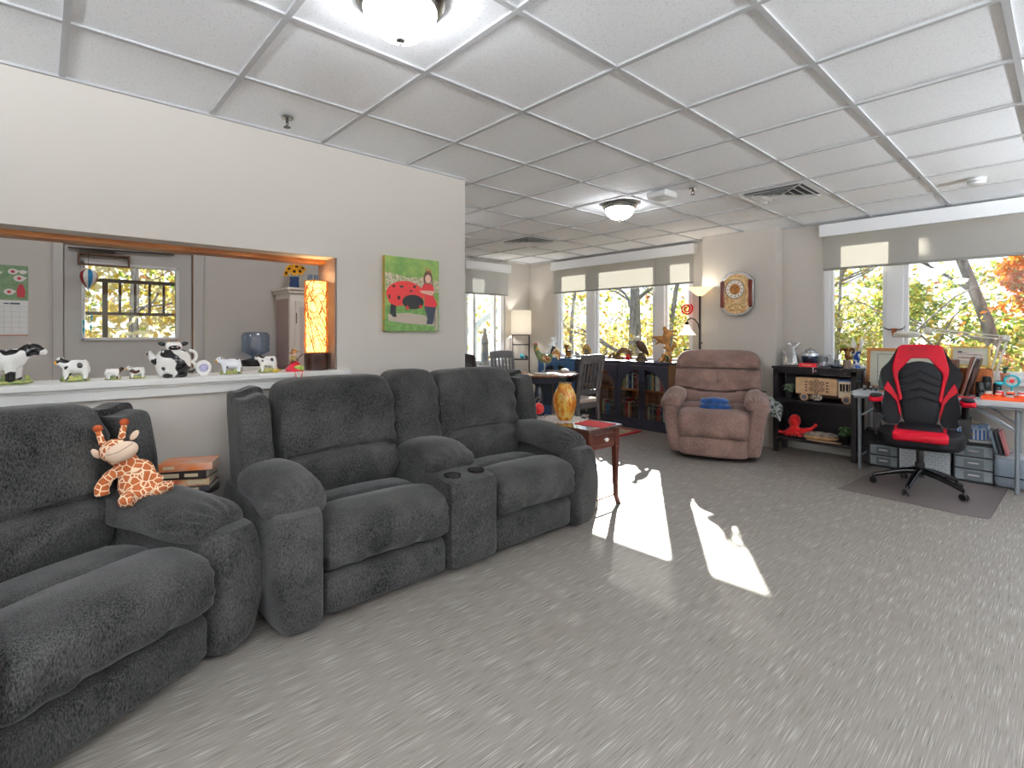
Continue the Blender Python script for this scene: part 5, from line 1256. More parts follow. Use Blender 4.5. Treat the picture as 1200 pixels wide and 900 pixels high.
G().sq((0, 0, .025), (.16, .085, .024), 3.4, 14, wr=.006, ws=12).build('bark_edge', mat('bark_tan', (196, 158, 108), .8, col2=(150, 112, 70), scale=24), o)
single('wood_strip', G().box(-.15, .17, -.012, .012, 0, .012), wood('pale_strip', (206, 176, 136), (186, 150, 110), 0), 'thin pale wooden strip along the front of the lowest shelf', 'wood strip', (-1.75, 5.955, .1635), 0, smooth=False)
# patterned bag hanging on the recliner's far arm
t = thing('fabric_pouch', 'grey patterned fabric remote pouch slung over the far arm of the recliner', 'pouch', (-2.12, 5.55, .40), 22)
G().prism([(-.0, .24), (.10, .17), (.13, .13), (.10, -.02), (.05, .03), (.01, .02)], -.006, .006).build('pocket', mat('pouch_print', (150, 156, 152), .8, col2=(52, 56, 56), scale=44, lo=.45, hi=.55), t, bevel=.003)
G().tube([(.0, -.008, .235), (.06, -.009, .10), (.10, -.009, -.01)], .004, 5).build('piping', mat('piping_grey', (186, 190, 188), .7), t)
single('remote_control', G().box(-.022, .022, -.07, .07, 0, .016), mat('remote_dark', (52, 50, 40), .4), 'dark remote control lying on the far arm of the recliner', 'remote control', (-2.13, 5.42, .690), 40, bevel=.005)
# ================================================================== folding desk and what is on and under it
DX0, DX1, DF, DB, DZ = -1.425, -.20, 5.62, 6.19, .740
m_plas = mat('grey_white_plastic', (206, 210, 214), .45, bump=.15, bscale=200)
m_steel = mat('grey_powder_steel', (150, 158, 166), .35, .5)
t = thing('folding_table', 'light grey plastic folding table used as a desk under the window', 'desk', (DX0, DF, 0))
W = DX1 - DX0; D = DB - DF
G().sq((W / 2, D / 2, .720), (W / 2, D / 2, .021), 16, 14).build('tabletop', m_plas, t)
G().box(.03, W - .03, .03, D - .03, .680, .702).build('frame_rail', m_steel, t, smooth=False)
for x in (.055, W - .10):
    for y in (.12, D - .08): G().tube([(x, y, .0), (x, y, .69)], .0145, 12).build('leg', m_steel, t)
    s = 1 if x < .3 else -1
    for y in (.12, D - .08):
        G().tube([(x, y, .50), (x + s * .13, y, .60), (x + s * .26, y, .69)], .008, 8).build('brace', m_steel, t)
    G().tube([(x, .12, .12), (x, D - .08, .12)], .010, 8).build('brace', m_steel, t)
G().bar((W - .10, .12, .50), (W - .36, .12, .665), .004, .022).build('folding_link', m_steel, t, smooth=False)
DT = DZ + .0015
m_honey = wood('honey_frame_wood', (190, 118, 52), (210, 144, 74), 0, 5, .4)
def framed(name, label, w, h, fw, mf, mpaper, loc, rz, lean, extra=None):
    t = thing(name, label, 'picture frame', loc, rz); t.rotation_euler = (R(-lean), 0, R(rz))
    g = G(); g.box(-w / 2, w / 2, -.010, .010, 0, fw); g.box(-w / 2, w / 2, -.010, .010, h - fw, h); g.box(-w / 2, -w / 2 + fw, -.010, .010, fw, h - fw); g.box(w / 2 - fw, w / 2, -.010, .010, fw, h - fw)
    g.build('surround', mf, t, smooth=False, bevel=.002)
    G().box(-w / 2 + fw, w / 2 - fw, -.002, .008, fw, h - fw).build('mat_board', mat('matboard', (214, 216, 200), .7), t, smooth=False)
    m_ = fw + w * .12; 
    g = G(); g.box(-w / 2 + m_, w / 2 - m_, -.0032, -.002, m_, h - m_); g.build('sheet', mpaper, t, smooth=False)
    if extra:
        g = G()
        for a in extra: g.box(a[0], a[1], -.0042, -.0033, a[2], a[3])
        g.build('print', mat('print_blue_grey', (70, 84, 110), .6), t, smooth=False)
    return t
framed('framed_diploma', 'honey wood framed certificate leaning on the window behind the gaming chair', .62, .40, .028, m_honey, mat('diploma_paper', (222, 224, 208), .6), (-1.09, 6.10, DT + .0), 0, 6, [(-.22, .22, .055, .059), (-.22, .22, .338, .342), (-.22, -.216, .055, .342), (.216, .22, .055, .342), (-.12, .12, .25, .26), (-.16, .16, .19, .196), (-.14, .14, .15, .156)])
framed('framed_certificate', 'small gold framed certificate with a blue mark in the desk window', .27, .185, .016, mat('pale_gold_frame', (214, 178, 96), .35, .4), mat('cert_paper', (230, 222, 214), .6, col2=(170, 140, 130), scale=5, stretch=(.6, 1, 9), lo=.5, hi=.6), (-.625, 6.165, .985), 0, 4, [(-.085, -.055, .125, .14), (-.07, .08, .11, .113)])
single('storage_box', G().box(-.16, .16, -.045, .045, 0, .235), mat('rust_box', (176, 100, 50), .6, col2=(150, 80, 40), scale=8), 'rust-orange upright box file standing behind the gaming chair on the desk', 'box', (-.63, 6.12, DT), 0, bevel=.003)
# magnifier lamp
m_cream = mat('cream_enamel', (214, 212, 198), .35)
t = thing('magnifier_lamp', 'cream articulated magnifier desk lamp reaching across the window', 'desk lamp', (-.50, 6.10, DT))
G().lathe([(0, 0), (.06, 0), (.06, .02), (.018, .03), (.014, .06), (0, .06)], n=24).build('base', m_cream, t)
for o_ in (-.014, .014): G().bar((-.0 + o_, .0, .05), (.10 + o_ * 1.5, .0, .49), .013, .016).build('lower_arm', m_cream, t, smooth=False)
G().sq((.105, 0, .50), (.035, .022, .03), 3, 10).build('elbow', m_cream, t)
for o_ in (-.012, .014): G().bar((.10, .0, .505 + o_), (-.38, -.09, .570 + o_), .014, .012).build('upper_arm', m_cream, t, smooth=False)
G().sq((-.40, -.095, .565), (.028, .02, .035), 3, 10).build('head_joint', m_cream, t)
G().bar((-.40, -.095, .56), (-.46, -.11, .535), .014).build('yoke', m_cream, t)
G().lathe([(0, .0), (.075, 0), (.095, .004), (.102, .018), (.102, .036), (.09, .048), (.07, .052), (0, .052)], c=(-.55, -.13, .505), n=36).build('lamp_head', mat('cream_enamel'), t)
# longhorn skull on the mullion
t = thing('longhorn_skull', 'small terracotta longhorn steer skull fixed to the white window mullion', 'ornament', (-1.20, 6.262, 1.30))
G().prism([(-.022, .035), (.022, .035), (.020, .0), (.012, -.045), (.0, -.055), (-.012, -.045), (-.020, 0)], -.022, -.001).build('skull', mat('terracotta', (178, 98, 56), .6, col2=(110, 62, 42), scale=40), t, bevel=.006)
for s in (-1, 1): G().tube([(s * .018, -.012, .025), (s * .045, -.014, .022), (s * .075, -.016, .035), (s * .092, -.016, .058)], [.008, .007, .005, .002], 8).build('horn', mat('horn_dark', (62, 50, 50), .4), t)
# tower model and trinkets at the left
t = thing('obelisk', 'dark grey-green stepped tower model on the desk beside the certificate', 'ornament', (-1.235, 5.93, DT))
g = G(); g.box(-.022, .022, -.022, .022, 0, .10); g.box(-.017, .017, -.017, .017, .10, .145); g.box(-.011, .011, -.011, .011, .145, .175); g.add([(-.008, -.008, .175), (.008, -.008, .175), (.008, .008, .175), (-.008, .008, .175), (0, 0, .215)], [(0, 1, 4), (1, 2, 4), (2, 3, 4), (3, 0, 4)])
g.build('tower', mat('verdigris_grey', (92, 104, 100), .5, col2=(66, 76, 74), scale=30), t, smooth=False)
t = thing('pen_holder', 'dark stained pencil cup holding pens at the left end of the desk', 'pen holder', (-1.36, 5.95, DT))
G().lathe([(0, 0), (.03, 0), (.03, .07), (.026, .07), (.026, .01), (0, .01)], n=20).build('cup', mat('aged_bronze'), t)
for k in range(4): G().tube([(0, 0, .01), (.022 * cos(k * 1.7), .022 * sin(k * 1.7), .14)], .0035, 6).build('pen', mat('pen_dark', (50, 40, 36), .4) if k % 2 else mat('pen_brown', (120, 70, 40), .4), t)
for i, (x, y, l) in enumerate(((-1.345, 5.80, 'leftmost of the little silver skull-like trinkets on the desk'), (-1.300, 5.83, 'middle one of the little silver skull-like trinkets on the desk'), (-1.255, 5.80, 'silver skull-like trinket nearest the tower model'))):
    g = G(); g.ell((0, 0, .028), (.019, .021, .020), 12); g.ell((0, -.010, .012), (.013, .013, .012), 10); g.ell((.0, .0, .008), (.016, .016, .008), 10)
    o = skin('skull_trinket', g, .0035, mat('bright_pewter', (176, 178, 182), .25, .8, col2=(60, 60, 64), scale=70), None, 1); o.location = (x, y, DT); tag(o, l, 'ornament', 'silver trinkets on the desk')
single('tape_roll', G().tube([(.022 * cos(a * PI / 14), .022 * sin(a * PI / 14), .008) for a in range(28)], .008, 8, closed=True), mat('tape_tan', (206, 176, 140), .5), 'tan roll of tape lying near the front left edge of the desk', 'tape', (-1.19, 5.74, DT))
# binders and folders leaning by the chair
gf = 'folders standing on the desk beside the gaming chair'
for i, (x, w, h, c, ln, l) in enumerate(((-.775, .022, .30, (60, 66, 80), 0, 'slate blue upright folder nearest the gaming chair back'), (-.745, .06, .31, (112, 66, 44), 0, 'thick brown leather binder standing on the desk'), (-.66, .018, .345, (126, 74, 58), 12, 'brown leather folder leaning at a slant against the binders'), (-.63, .022, .33, (70, 48, 42), 14, 'dark brown folder leaning behind the slanting one'), (-.655, .012, .36, (222, 218, 212), 15, 'white sheet folder sticking up between the leaning brown ones'))):
    g = G(); g.box(0, w, -.11, .11, 0, h); o = single('folder', g, mat('leather_%d' % i, c, .45, col2=tuple(int(v * .8) for v in c), scale=12), l, 'folder', (x, 5.95 + .01 * i, DT), 0, gf, bevel=.003); o.rotation_euler = (0, R(ln), 0)
    o.location.z = DT + w * sin(R(ln))
for i, (x, y, h, r_, l) in enumerate(((-.535, 5.93, .125, .032, 'short black ribbed cylinder speaker in front of the pair'), (-.50, 6.02, .17, .03, 'tall black lens-like cylinder behind the short one'), (-.435, 6.0, .12, .028, 'black cylinder beside the pale bottle on the desk'))):
    t = thing('black_cylinder', l, 'speaker', (x, y, DT), 0, 'black cylinders on the desk')
    G().lathe([(0, 0), (r_, 0), (r_, h * .3), (r_ * .94, h * .32), (r_, h * .34), (r_, h * .7), (r_ * .94, h * .72), (r_, h * .74), (r_ * .9, h), (0, h)], n=24).build('body', mat('lens_black', (28, 28, 32), .35), t)
    G().cyl((0, 0, h), r_ * .6, .003, 20).build('cap', mat('pot_charcoal'), t)
leafy_plant('little spiky cactus in a terracotta pot on the window sill', (-.40, 6.19, .8615), .045, .06, .032, .075, mat('cactus_green', (46, 84, 56), .5), mat('terracotta_pot', (206, 140, 108), .7), 16, 9, 'cactus', .009, .1)
# teal scissors-like clamp fan
t = thing('desk_fan', 'small teal clip fan with a red hub standing on the desk clutter', 'fan', (-.345, 5.99, DT), 10)
G().lathe([(0, 0), (.035, 0), (.03, .015), (.008, .02), (.007, .10), (0, .10)], n=18).build('stand', mat('teal_plastic', (48, 176, 190), .3), t)
G().tube([(.045 * cos(a * PI / 16), 0, .145 + .045 * sin(a * PI / 16)) for a in range(32)], .009, 8, closed=True).build('guard_ring', mat('teal_plastic'), t)
G().cyl((0, .008, .145), .015, .016, 16, rot=rotm(90, 0, 0)).build('hub', mat('bright_red'), t)
for a in (30, 150, 270): G().ell((.022 * cos(R(a)), 0, .145 + .022 * sin(R(a))), (.018, .003, .011), 8, rotm(0, -a, 0)).build('blade', mat('pale_blade', (190, 210, 214), .4), t)
G().ell((-.075, 0, .12), (.028, .012, .016), 10).build('clip', mat('teal_plastic'), t)
# orange tray of small jars
t = thing('organiser_tray', 'orange plastic tray crowded with little jars on the right of the desk', 'tray', (-.385, 5.80, DT), 0)
G().box(-.125, .15, -.09, .09, 0, .006).build('floor_plate', mat('orange_plastic', (240, 92, 44), .35), t)
g = G(); g.box(-.125, .15, -.092, -.086, 0, .03); g.box(-.125, .15, .086, .092, 0, .03); g.box(-.127, -.12, -.09, .09, 0, .03); g.box(.145, .152, -.09, .09, 0, .03); g.build('rim', mat('orange_plastic'), t)
k = 0; JN = [('orange', (242, 104, 52)), ('white', (236, 234, 230)), ('red', (206, 34, 40)), ('dark blue', (44, 52, 84))]
POSN = ['front left corner', 'front, second along', 'front, third along', 'front right corner', 'back left corner', 'back, second along', 'back, third along', 'back right corner']
for r_ in range(2):
    for c in range(4):
        nm, cc = JN[(0, 0, 1, 0, 1, 2, 0, 2)[k]]
        tt = thing('paint_jar', '%s little jar in the orange tray, %s' % (nm, POSN[k]), 'jar', (-.475 + c * .066, 5.755 + r_ * .075, DT + .0065), 0, 'little jars in the orange tray')
        h = .04 + .018 * r_
        G().lathe([(0, 0), (.023, 0), (.025, .004), (.025, h), (0, h)], n=18).build('body', mat('jar_%s' % nm.replace(' ', '_'), cc, .25), tt); G().cyl((0, 0, h), .020, .010, 18).build('lid', mat('jar_white', (236, 234, 230), .25) if nm != 'white' else mat('lens_black'), tt)
        k += 1
single('pale_bottle', G().lathe([(0, 0), (.022, 0), (.024, .01), (.024, .05), (.010, .065), (.010, .085), (0, .085)], n=18), mat('pale_plastic', (212, 216, 224), .3), 'small pale plastic bottle between the black cylinders and the tray', 'bottle', (-.485, 5.88 - .02, DT)) if False else None
single('red_notebook', G().box(-.10, .09, -.035, .035, 0, .008), mat('notebook_red', (190, 34, 52), .4), 'thin red notebook lying flat at the desk front beside the orange tray', 'notebook', (-.64, 5.755, DT), -4, bevel=.002)

# ------------------------------------------------------------------ under the desk
m_smoke = mat('smoky_plastic', (158, 168, 174), .25, alpha=1.0, col2=(128, 138, 144), scale=6)
m_dk = mat('unit_black', (26, 28, 32), .4)
def drawer_unit(label, x, y, w, d, h, n, rz=0, m=None):
    t = thing('drawer_unit', label, 'drawer unit', (x, y, 0), rz, 'plastic drawer units under the desk')
    g = G(); g.box(-w / 2, w / 2, 0, d, h - .018, h); g.box(-w / 2, w / 2, 0, d, 0, .014); g.box(-w / 2, -w / 2 + .010, 0, d, .014, h - .018); g.box(w / 2 - .010, w / 2, 0, d, .014, h - .018); g.box(-w / 2, w / 2, d - .008, d, 0, h)
    for k in range(1, n): z = .014 + (h - .032) * k / n; g.box(-w / 2 + .01, w / 2 - .01, 0.006, d - .01, z - .005, z + .005)
    g.build('cabinet', m_dk, t, smooth=False)
    for k in range(n):
        z0 = .014 + (h - .032) * k / n + .007; z1 = .014 + (h - .032) * (k + 1) / n - .007
        dr = G().box(-w / 2 + .013, w / 2 - .013, -.006, d * .8, z0, z1).build('drawer', m_smoke, t, bevel=.004)
        G().box(-w * .24, w * .24, -.0075, -.006, z0 + .006, z1 - .012).build('drawer_front_panel', mat('unit_dim', (108, 116, 122), .25), dr, smooth=False)
        G().box(-w * .14, w * .14, -.016, -.0075, (z0 + z1) / 2 - .004, (z0 + z1) / 2 + .008).build('drawer_handle', mat('pale_grip', (226, 228, 228), .35), dr, bevel=.002)
    return t
drawer_unit('three-drawer smoky plastic unit on the right below the striped box', -.575, 5.90, .27, .30, .345, 3)
drawer_unit('smoky plastic drawer unit on the left behind the chair casters', -1.225, 5.95, .24, .24, .235, 2)
t = thing('storage_basket', 'pale grey woven-look plastic basket between the two drawer units', 'basket', (-.91, 6.0, 0))
g = G(); w, d, h = .18, .11, .255
g.box(-w, w, -d, -d + .008, 0, h); g.box(-w, w, d - .008, d, 0, h); g.box(-w, -w + .008, -d + .008, d - .008, 0, h); g.box(w - .008, w, -d + .008, d - .008, 0, h); g.box(-w, w, -d, d, 0, .008)
g.build('body', mat('basket_grey', (196, 202, 206), .5), t, smooth=False)
g = G()
for i in range(15):
    for j in range(9):
        x = -w + .018 + i * .0235; z = .02 + j * .026
        g.box(x, x + (.018 if (i + j) % 2 else .008), -d - .0035, -d, z, z + .015)
g.build('weave', mat('weave_grey', (168, 176, 182), .5), t, smooth=False)
G().box(-w - .006, w + .006, -d - .007, d + .006, h - .012, h).build('rim', mat('basket_grey'), t, bevel=.003)
t = thing('striped_box', 'blue and white striped gift box on top of the three-drawer unit', 'box', (-.60, 5.935, .372), 0)
G().box(-.105, .105, 0, .17, 0, .115).build('carton', mat('box_white', (232, 236, 240), .5), t, smooth=False)
g = G()
for k in range(8): x = -.10 + k * .026; g.box(x, x + .012, -.001, 0, .0, .085); 
for k in range(6): y = .008 + k * .027; g.box(.105, .106, y, y + .012, 0, .085)
g.build('stripes', mat('stripe_blue', (44, 112, 196), .5), t, smooth=False)
G().box(-.109, .109, -.004, .174, .088, .118).build('lid', mat('lid_blue', (70, 140, 210), .5, col2=(220, 232, 244), scale=30), t, smooth=False)
G().box(-.08, .02, -.0052, -.004, .03, .05).build('label_panel', mat('tan_panel', (190, 150, 96), .5), t, smooth=False)
single('tissue_wad', G().sq((0, 0, .016), (.06, .035, .015), 3, 10, wr=.012, ws=30), mat('napkin_cream', (236, 222, 200), .8), 'cream tissue wad lying on top of the striped box', 'tissue', (-.60, 6.01, .492))
single('silver_binder', G().box(-.125, .125, 0, .24, 0, .024), mat('pale_binder', (186, 188, 188), .4), 'pale grey binder lying flat between the striped box and drawers', 'binder', (-.585, 5.91, .3465), bevel=.003)
m_cad = mat('caddy_grey', (136, 148, 162), .35)
t = thing('paper_shredder', 'grey-blue plastic wastebin-style caddy beside the folding table leg', 'bin', (-.345, 5.98, 0), 0)
def cadf(u, p): return (p.x * (.92 + .08 * (u.z + 1) / 2), p.y * (.92 + .08 * (u.z + 1) / 2), p.z)
G().sq((0, 0, .135), (.105, .13, .13), 8, 12, cadf).build('body', m_cad, t)
G().box(-.10, .10, -.135, -.128, .10, .106).build('seam_groove', mat('cup_black'), t, smooth=False)
G().sq((.0, 0, .262), (.10, .125, .012), 8, 8).build('rim', mat('caddy_pale', (182, 190, 198), .35), t)
G().tube(arc((0, 0, .26), .05, 0, 180, 12), .008, 8).build('carry_handle', mat('caddy_pale'), t)
gm = 'thin books leaning over the grey bin'
for i, (x, c, l) in enumerate(((-.445, (98, 110, 120), 'grey-blue thin book leaning against the drawer unit'), (-.415, (44, 46, 52), 'black thin book, second of those leaning by the grey bin'), (-.385, (172, 104, 108), 'dusty pink thin book leaning over the grey bin'))):
    o = single('thin_book', G().box(-.009, .009, -.09, .09, 0, .20), mat('thin_%d' % i, c, .45), l, 'book', (x + .02, 5.93, .278), 0, gm, bevel=.002); o.rotation_euler = (0, R(-12), 0)
# black bag at the shelf end, power cord
t = thing('backpack', 'black backpack slumped between the shelf unit and the desk leg', 'bag', (-1.36, 6.07, 0), 0)
def bpf(u, p): return (p.x * (1 - .25 * (u.z + 1) / 2), p.y, p.z)
G().sq((0, 0, .165), (.075, .09, .163), 4, 16, bpf, wr=.006).build('main_pouch', mat('bag_black', (22, 22, 26), .8, bump=.3), t)
G().sq((0, -.09, .10), (.055, .025, .085), 4, 12, wr=.004).build('front_pocket', mat('bag_black'), t)
G().tube(arc((0, 0, .32), .03, 0, 180, 10), .007, 6).build('grab_handle', mat('bag_black'), t)
G().box(-.004, .004, -.117, -.114, .12, .145).build('zip_pull', mat('satin_silver'), t, smooth=False)
single('trainer_bag', G().sq((0, 0, .10), (.05, .08, .10), 3.4, 14, wr=.01, ws=12), mat('bag_navy', (44, 54, 72), .8), 'low dark blue cloth bag beside the left drawer unit', 'bag', (-1.345, 5.86, .0)) if False else None
g = G(); g.tube([(.25, .0, .006), (.1, -.03, .006), (0, .02, .006), (-.15, .0, .006), (-.3, .05, .02), (-.36, .12, .3), (-.36, .20, .45)], .004, 6)
single('power_cord', g, m_black, 'thin black power cord trailing behind the drawer units to the wall', 'cord', (-.40, 6.10, 0)) if False else None

# ================================================================== chair mat and gaming chair
g = G(); g.prism([(-1.31, 4.86), (-.55, 4.80), (-.40, 4.82), (-.385, 4.86), (-.36, 5.86), (-1.20, 5.86), (-1.24, 5.80)], .002, .005, 'z')
m = bpy.data.materials.new('mat_clear'); m.use_nodes = True; nt = m.node_tree; b = nt.nodes['Principled BSDF']
b.inputs['Base Color'].default_value = lin((150, 138, 138)); b.inputs['Roughness'].default_value = .3; b.inputs['Alpha'].default_value = .55
single('chair_mat', g, m, 'translucent brown plastic chair mat under the red gaming chair', 'mat', smooth=False)
m_blk = mat('black_leatherette', (14, 15, 18), .55, bump=.06, bscale=160, col2=(10, 11, 14), scale=8, spec=.2)
m_red = mat('red_leatherette', (184, 4, 34), .45, bump=.06, bscale=160, col2=(168, 4, 30), scale=6, spec=.25)
m_gb = mat('gloss_black', (14, 14, 16), .18, coat=.4)
t = thing('gaming_chair', 'black and red racing-style office chair on the plastic mat at the desk', 'office chair', (-.85, 5.33, .006), 9)
# five-star base with casters
for k, a in enumerate((-108, -36, 36, 108, 180)):
    a = R(a - 90 + 22); c, s = cos(a), sin(a)
    g = G(); P_ = [(c * .03, s * .03, .15), (c * .12, s * .12, .135), (c * .22, s * .22, .105), (c * .31, s * .31, .072)]
    for q, w0 in zip(zip(P_, P_[1:]), (.042, .038, .032)): pass
    g.tube(P_, [.028, .024, .020, .016], 10); lg = g.build('star_leg', m_gb, t)
    g = G(); x, y = c * .315, s * .315
    g.cyl((x, y, .05), .008, .03, 10)
    for o_ in (-.016, .016): g.cyl((x - s * o_ + c * .012 * 0 , y + c * o_, .0265), .0265, .014, 20, rot=Euler((PI / 2, 0, a), 'XYZ').to_matrix())
    g.sq((x, y, .036), (.014, .014, .022), 4, 6); skin('caster', g, .004, mat('caster_black', (20, 20, 22), .35), lg, 1)
G().cyl((0, 0, .10), .034, .12, 24).build('hub', m_gb, t); G().cyl((0, 0, .10), .026, .24, 20).build('gas_column', m_gb, t)
g = G(); g.box(-.09, .09, -.13, .12, .345, .372); g.bar((.08, -.02, .35), (.24, -.03, .34), .012); g.build('tilt_plate', mat('cup_black'), t)
# seat
def gsf(u, p):
    x, y, z = p; z += .02 * abs(u.x) ** 4 * (u.z > 0) + .015 * sm(0, -1, u.y) * (u.z > 0) - .01 * (1 - abs(u.x)) * (u.z > 0); x *= 1 - .06 * sm(0, 1, u.y)
    return (x, y, z)
G().sq((0, -.13, .440), (.275, .265, .075), 3.6, 26, gsf).build('seat', m_blk, t)
def gss(u, p):
    x, y, z = gsf(u, p); return (x * (1 + .28 * sm(.2, 1, -u.y) * 0), y, z)
g = G(); g.sq((0, -.140, .462), (.180, .266, .052), 3.2, 24, lambda u, p: (p.x * (1 + .10 * (u.z < 0) * 0) + .0, p.y, p.z + .012 * sm(0, -1, u.y)), E=9, ax=0); g.build('seat_red_band', m_red, t)
G().sq((0, -.065, .480), (.145, .230, .052), 4, 20, E=9, ax=0).build('seat_pad', mat('pad_black', (18, 19, 23), .55, spec=.2, bump=.15, bscale=140), t)
# backrest: shell, red harness, central pad; leans back a little
def lean(g, y0=.16):
    g.v = [Vector((p.x, p.y + y0 + (p.z - .48) * .17, p.z)) for p in g.v]; return g
def mirror(poly): return poly + [(-x, z) for x, z in poly[::-1]]
def smoothpoly(pts, n=3):
    """corner-cutting of a closed polygon"""
    for _ in range(n):
        o = []
        for i in range(len(pts)):
            a, b = pts[i], pts[(i + 1) % len(pts)]
            o += [(a[0] * .8 + b[0] * .2, a[1] * .8 + b[1] * .2), (a[0] * .2 + b[0] * .8, a[1] * .2 + b[1] * .8)]
        pts = o
    return pts
for s in (-1, 1):
    side = [(.125, .50), (.252, .50), (.262, .60), (.255, .70), (.240, .78), (.262, .86), (.278, .93), (.262, .975), (.215, 1.03), (.178, 1.10), (.150, 1.17), (.135, 1.10), (.165, .98), (.155, .90), (.135, .72)]
    g = lean(G().prism(smoothpoly([(s * x, z) for x, z in side], 2), -.045, .055)); g.build('side_bolster', m_blk, t, bevel=.028, seg=5, angle=60)
# red harness with its opening
half = [(0, 1.185), (.125, 1.180), (.150, 1.165), (.172, 1.075), (.192, .985), (.187, .93), (.165, .83), (.140, .69)]
inn = [(.118, .72), (.135, .82), (.150, .905), (.147, .945), (.060, 1.065), (0, 1.067)]
for s in (-1, 1):
    g = G(); pl = [(s * x, z) for x, z in half + inn]
    # as quad strips so the ring stays well formed
    O = half; I = [(0, 1.067), (.045, 1.066), (.060, 1.064), (.100, 1.008), (.147, .945), (.150, .905), (.135, .82), (.118, .72)]
    for (a, b), (c, d), (e, f), (h, k) in zip(O, O[1:], I, I[1:]): g.prism([(s * a, b), (s * c, d), (s * h, k), (s * e, f)], -.062, -.03)
    if s == -1: gg = g
    else: gg.add([tuple(v) for v in g.v], g.f)
gg = lean(gg)
me = remesh(gg, .006, 6); me.name = 'red_harness'; me.materials.clear(); me.materials.append(m_red); o = bpy.data.objects.new('red_harness', me); COL.objects.link(o); o.parent = t
for s in (-1, 1):
    ac = [(s * x, z) for x, z in ((.222, .865), (.250, .795), (.195, .745), (.160, .69), (.140, .60), (.128, .56), (.130, .64), (.150, .735), (.185, .80))]
    lean(G().prism(ac, -.052, -.04)).build('red_accent', m_red, t, bevel=.004)
    g = G(); g.prism([(s * .135, 1.17), (s * .155, 1.165), (s * .200, 1.05), (s * .262, .98), (s * .285, .93), (s * .275, .925), (s * .25, .975), (s * .19, 1.045)], -.02, .056)
# central pad with chevron channels
def padf(u, p):
    x, y, z = p; zz = p.z
    w = .150 if zz > .10 else .150 - .03 * sm(.10, -.20, zz)
    x = u.x * w
    top = 1
    z = zz - .055 * abs(u.x) ** 1.8 * sm(.1, 1, u.z)
    if u.y < 0:
        for c0 in (.17, .10, .03, -.04): y += .006 * math.exp(-((zz + abs(x) * .35 - c0) / .006) ** 2)
        y -= .008 * (1 - u.x ** 2)
    return (x, y, z)
g = lean(G().sq((0, -.02, .775), (.15, .035, .265), 7, 44, padf)); g.build('centre_pad', mat('pad_black'), t)
lean(G().box(-.10, .10, .03, .06, .50, .98)).build('back_spine', mat('black_plastic'), t, bevel=.01)
cx_, cz_ = 0, 1.15
text('lettering', 'RESPAWN', .026, mat('embossed_dark_red', (84, 4, 12), .4), t, (-.012, .16 + (1.145 - .48) * .17 - .0635, 1.145), (R(90) - .17, 0, 0))
for s in (-1, 1):
    g = G(); g.tube([(s * .285, .06, .60), (s * .285, .02, .70), (s * .285, .0, .725)], [.030, .026, .03], 10); g.bar((s * .24, .05, .56), (s * .295, .05, .575), .04, .05); g.bar((s * .29, .06, .44), (s * .29, .06, .62), .028, .06); g.bar((s * .20, .05, .40), (s * .30, .05, .44), .03, .06)
    ar = g.build('arm_bracket', m_gb, t)
    G().sq((s * .295, -.02, .728), (.049, .125, .026), 3.6, 14).build('armrest_base', m_red, ar)
    G().sq((s * .295, -.02, .752), (.041, .118, .014), 3.2, 14).build('armrest_pad', m_blk, ar)
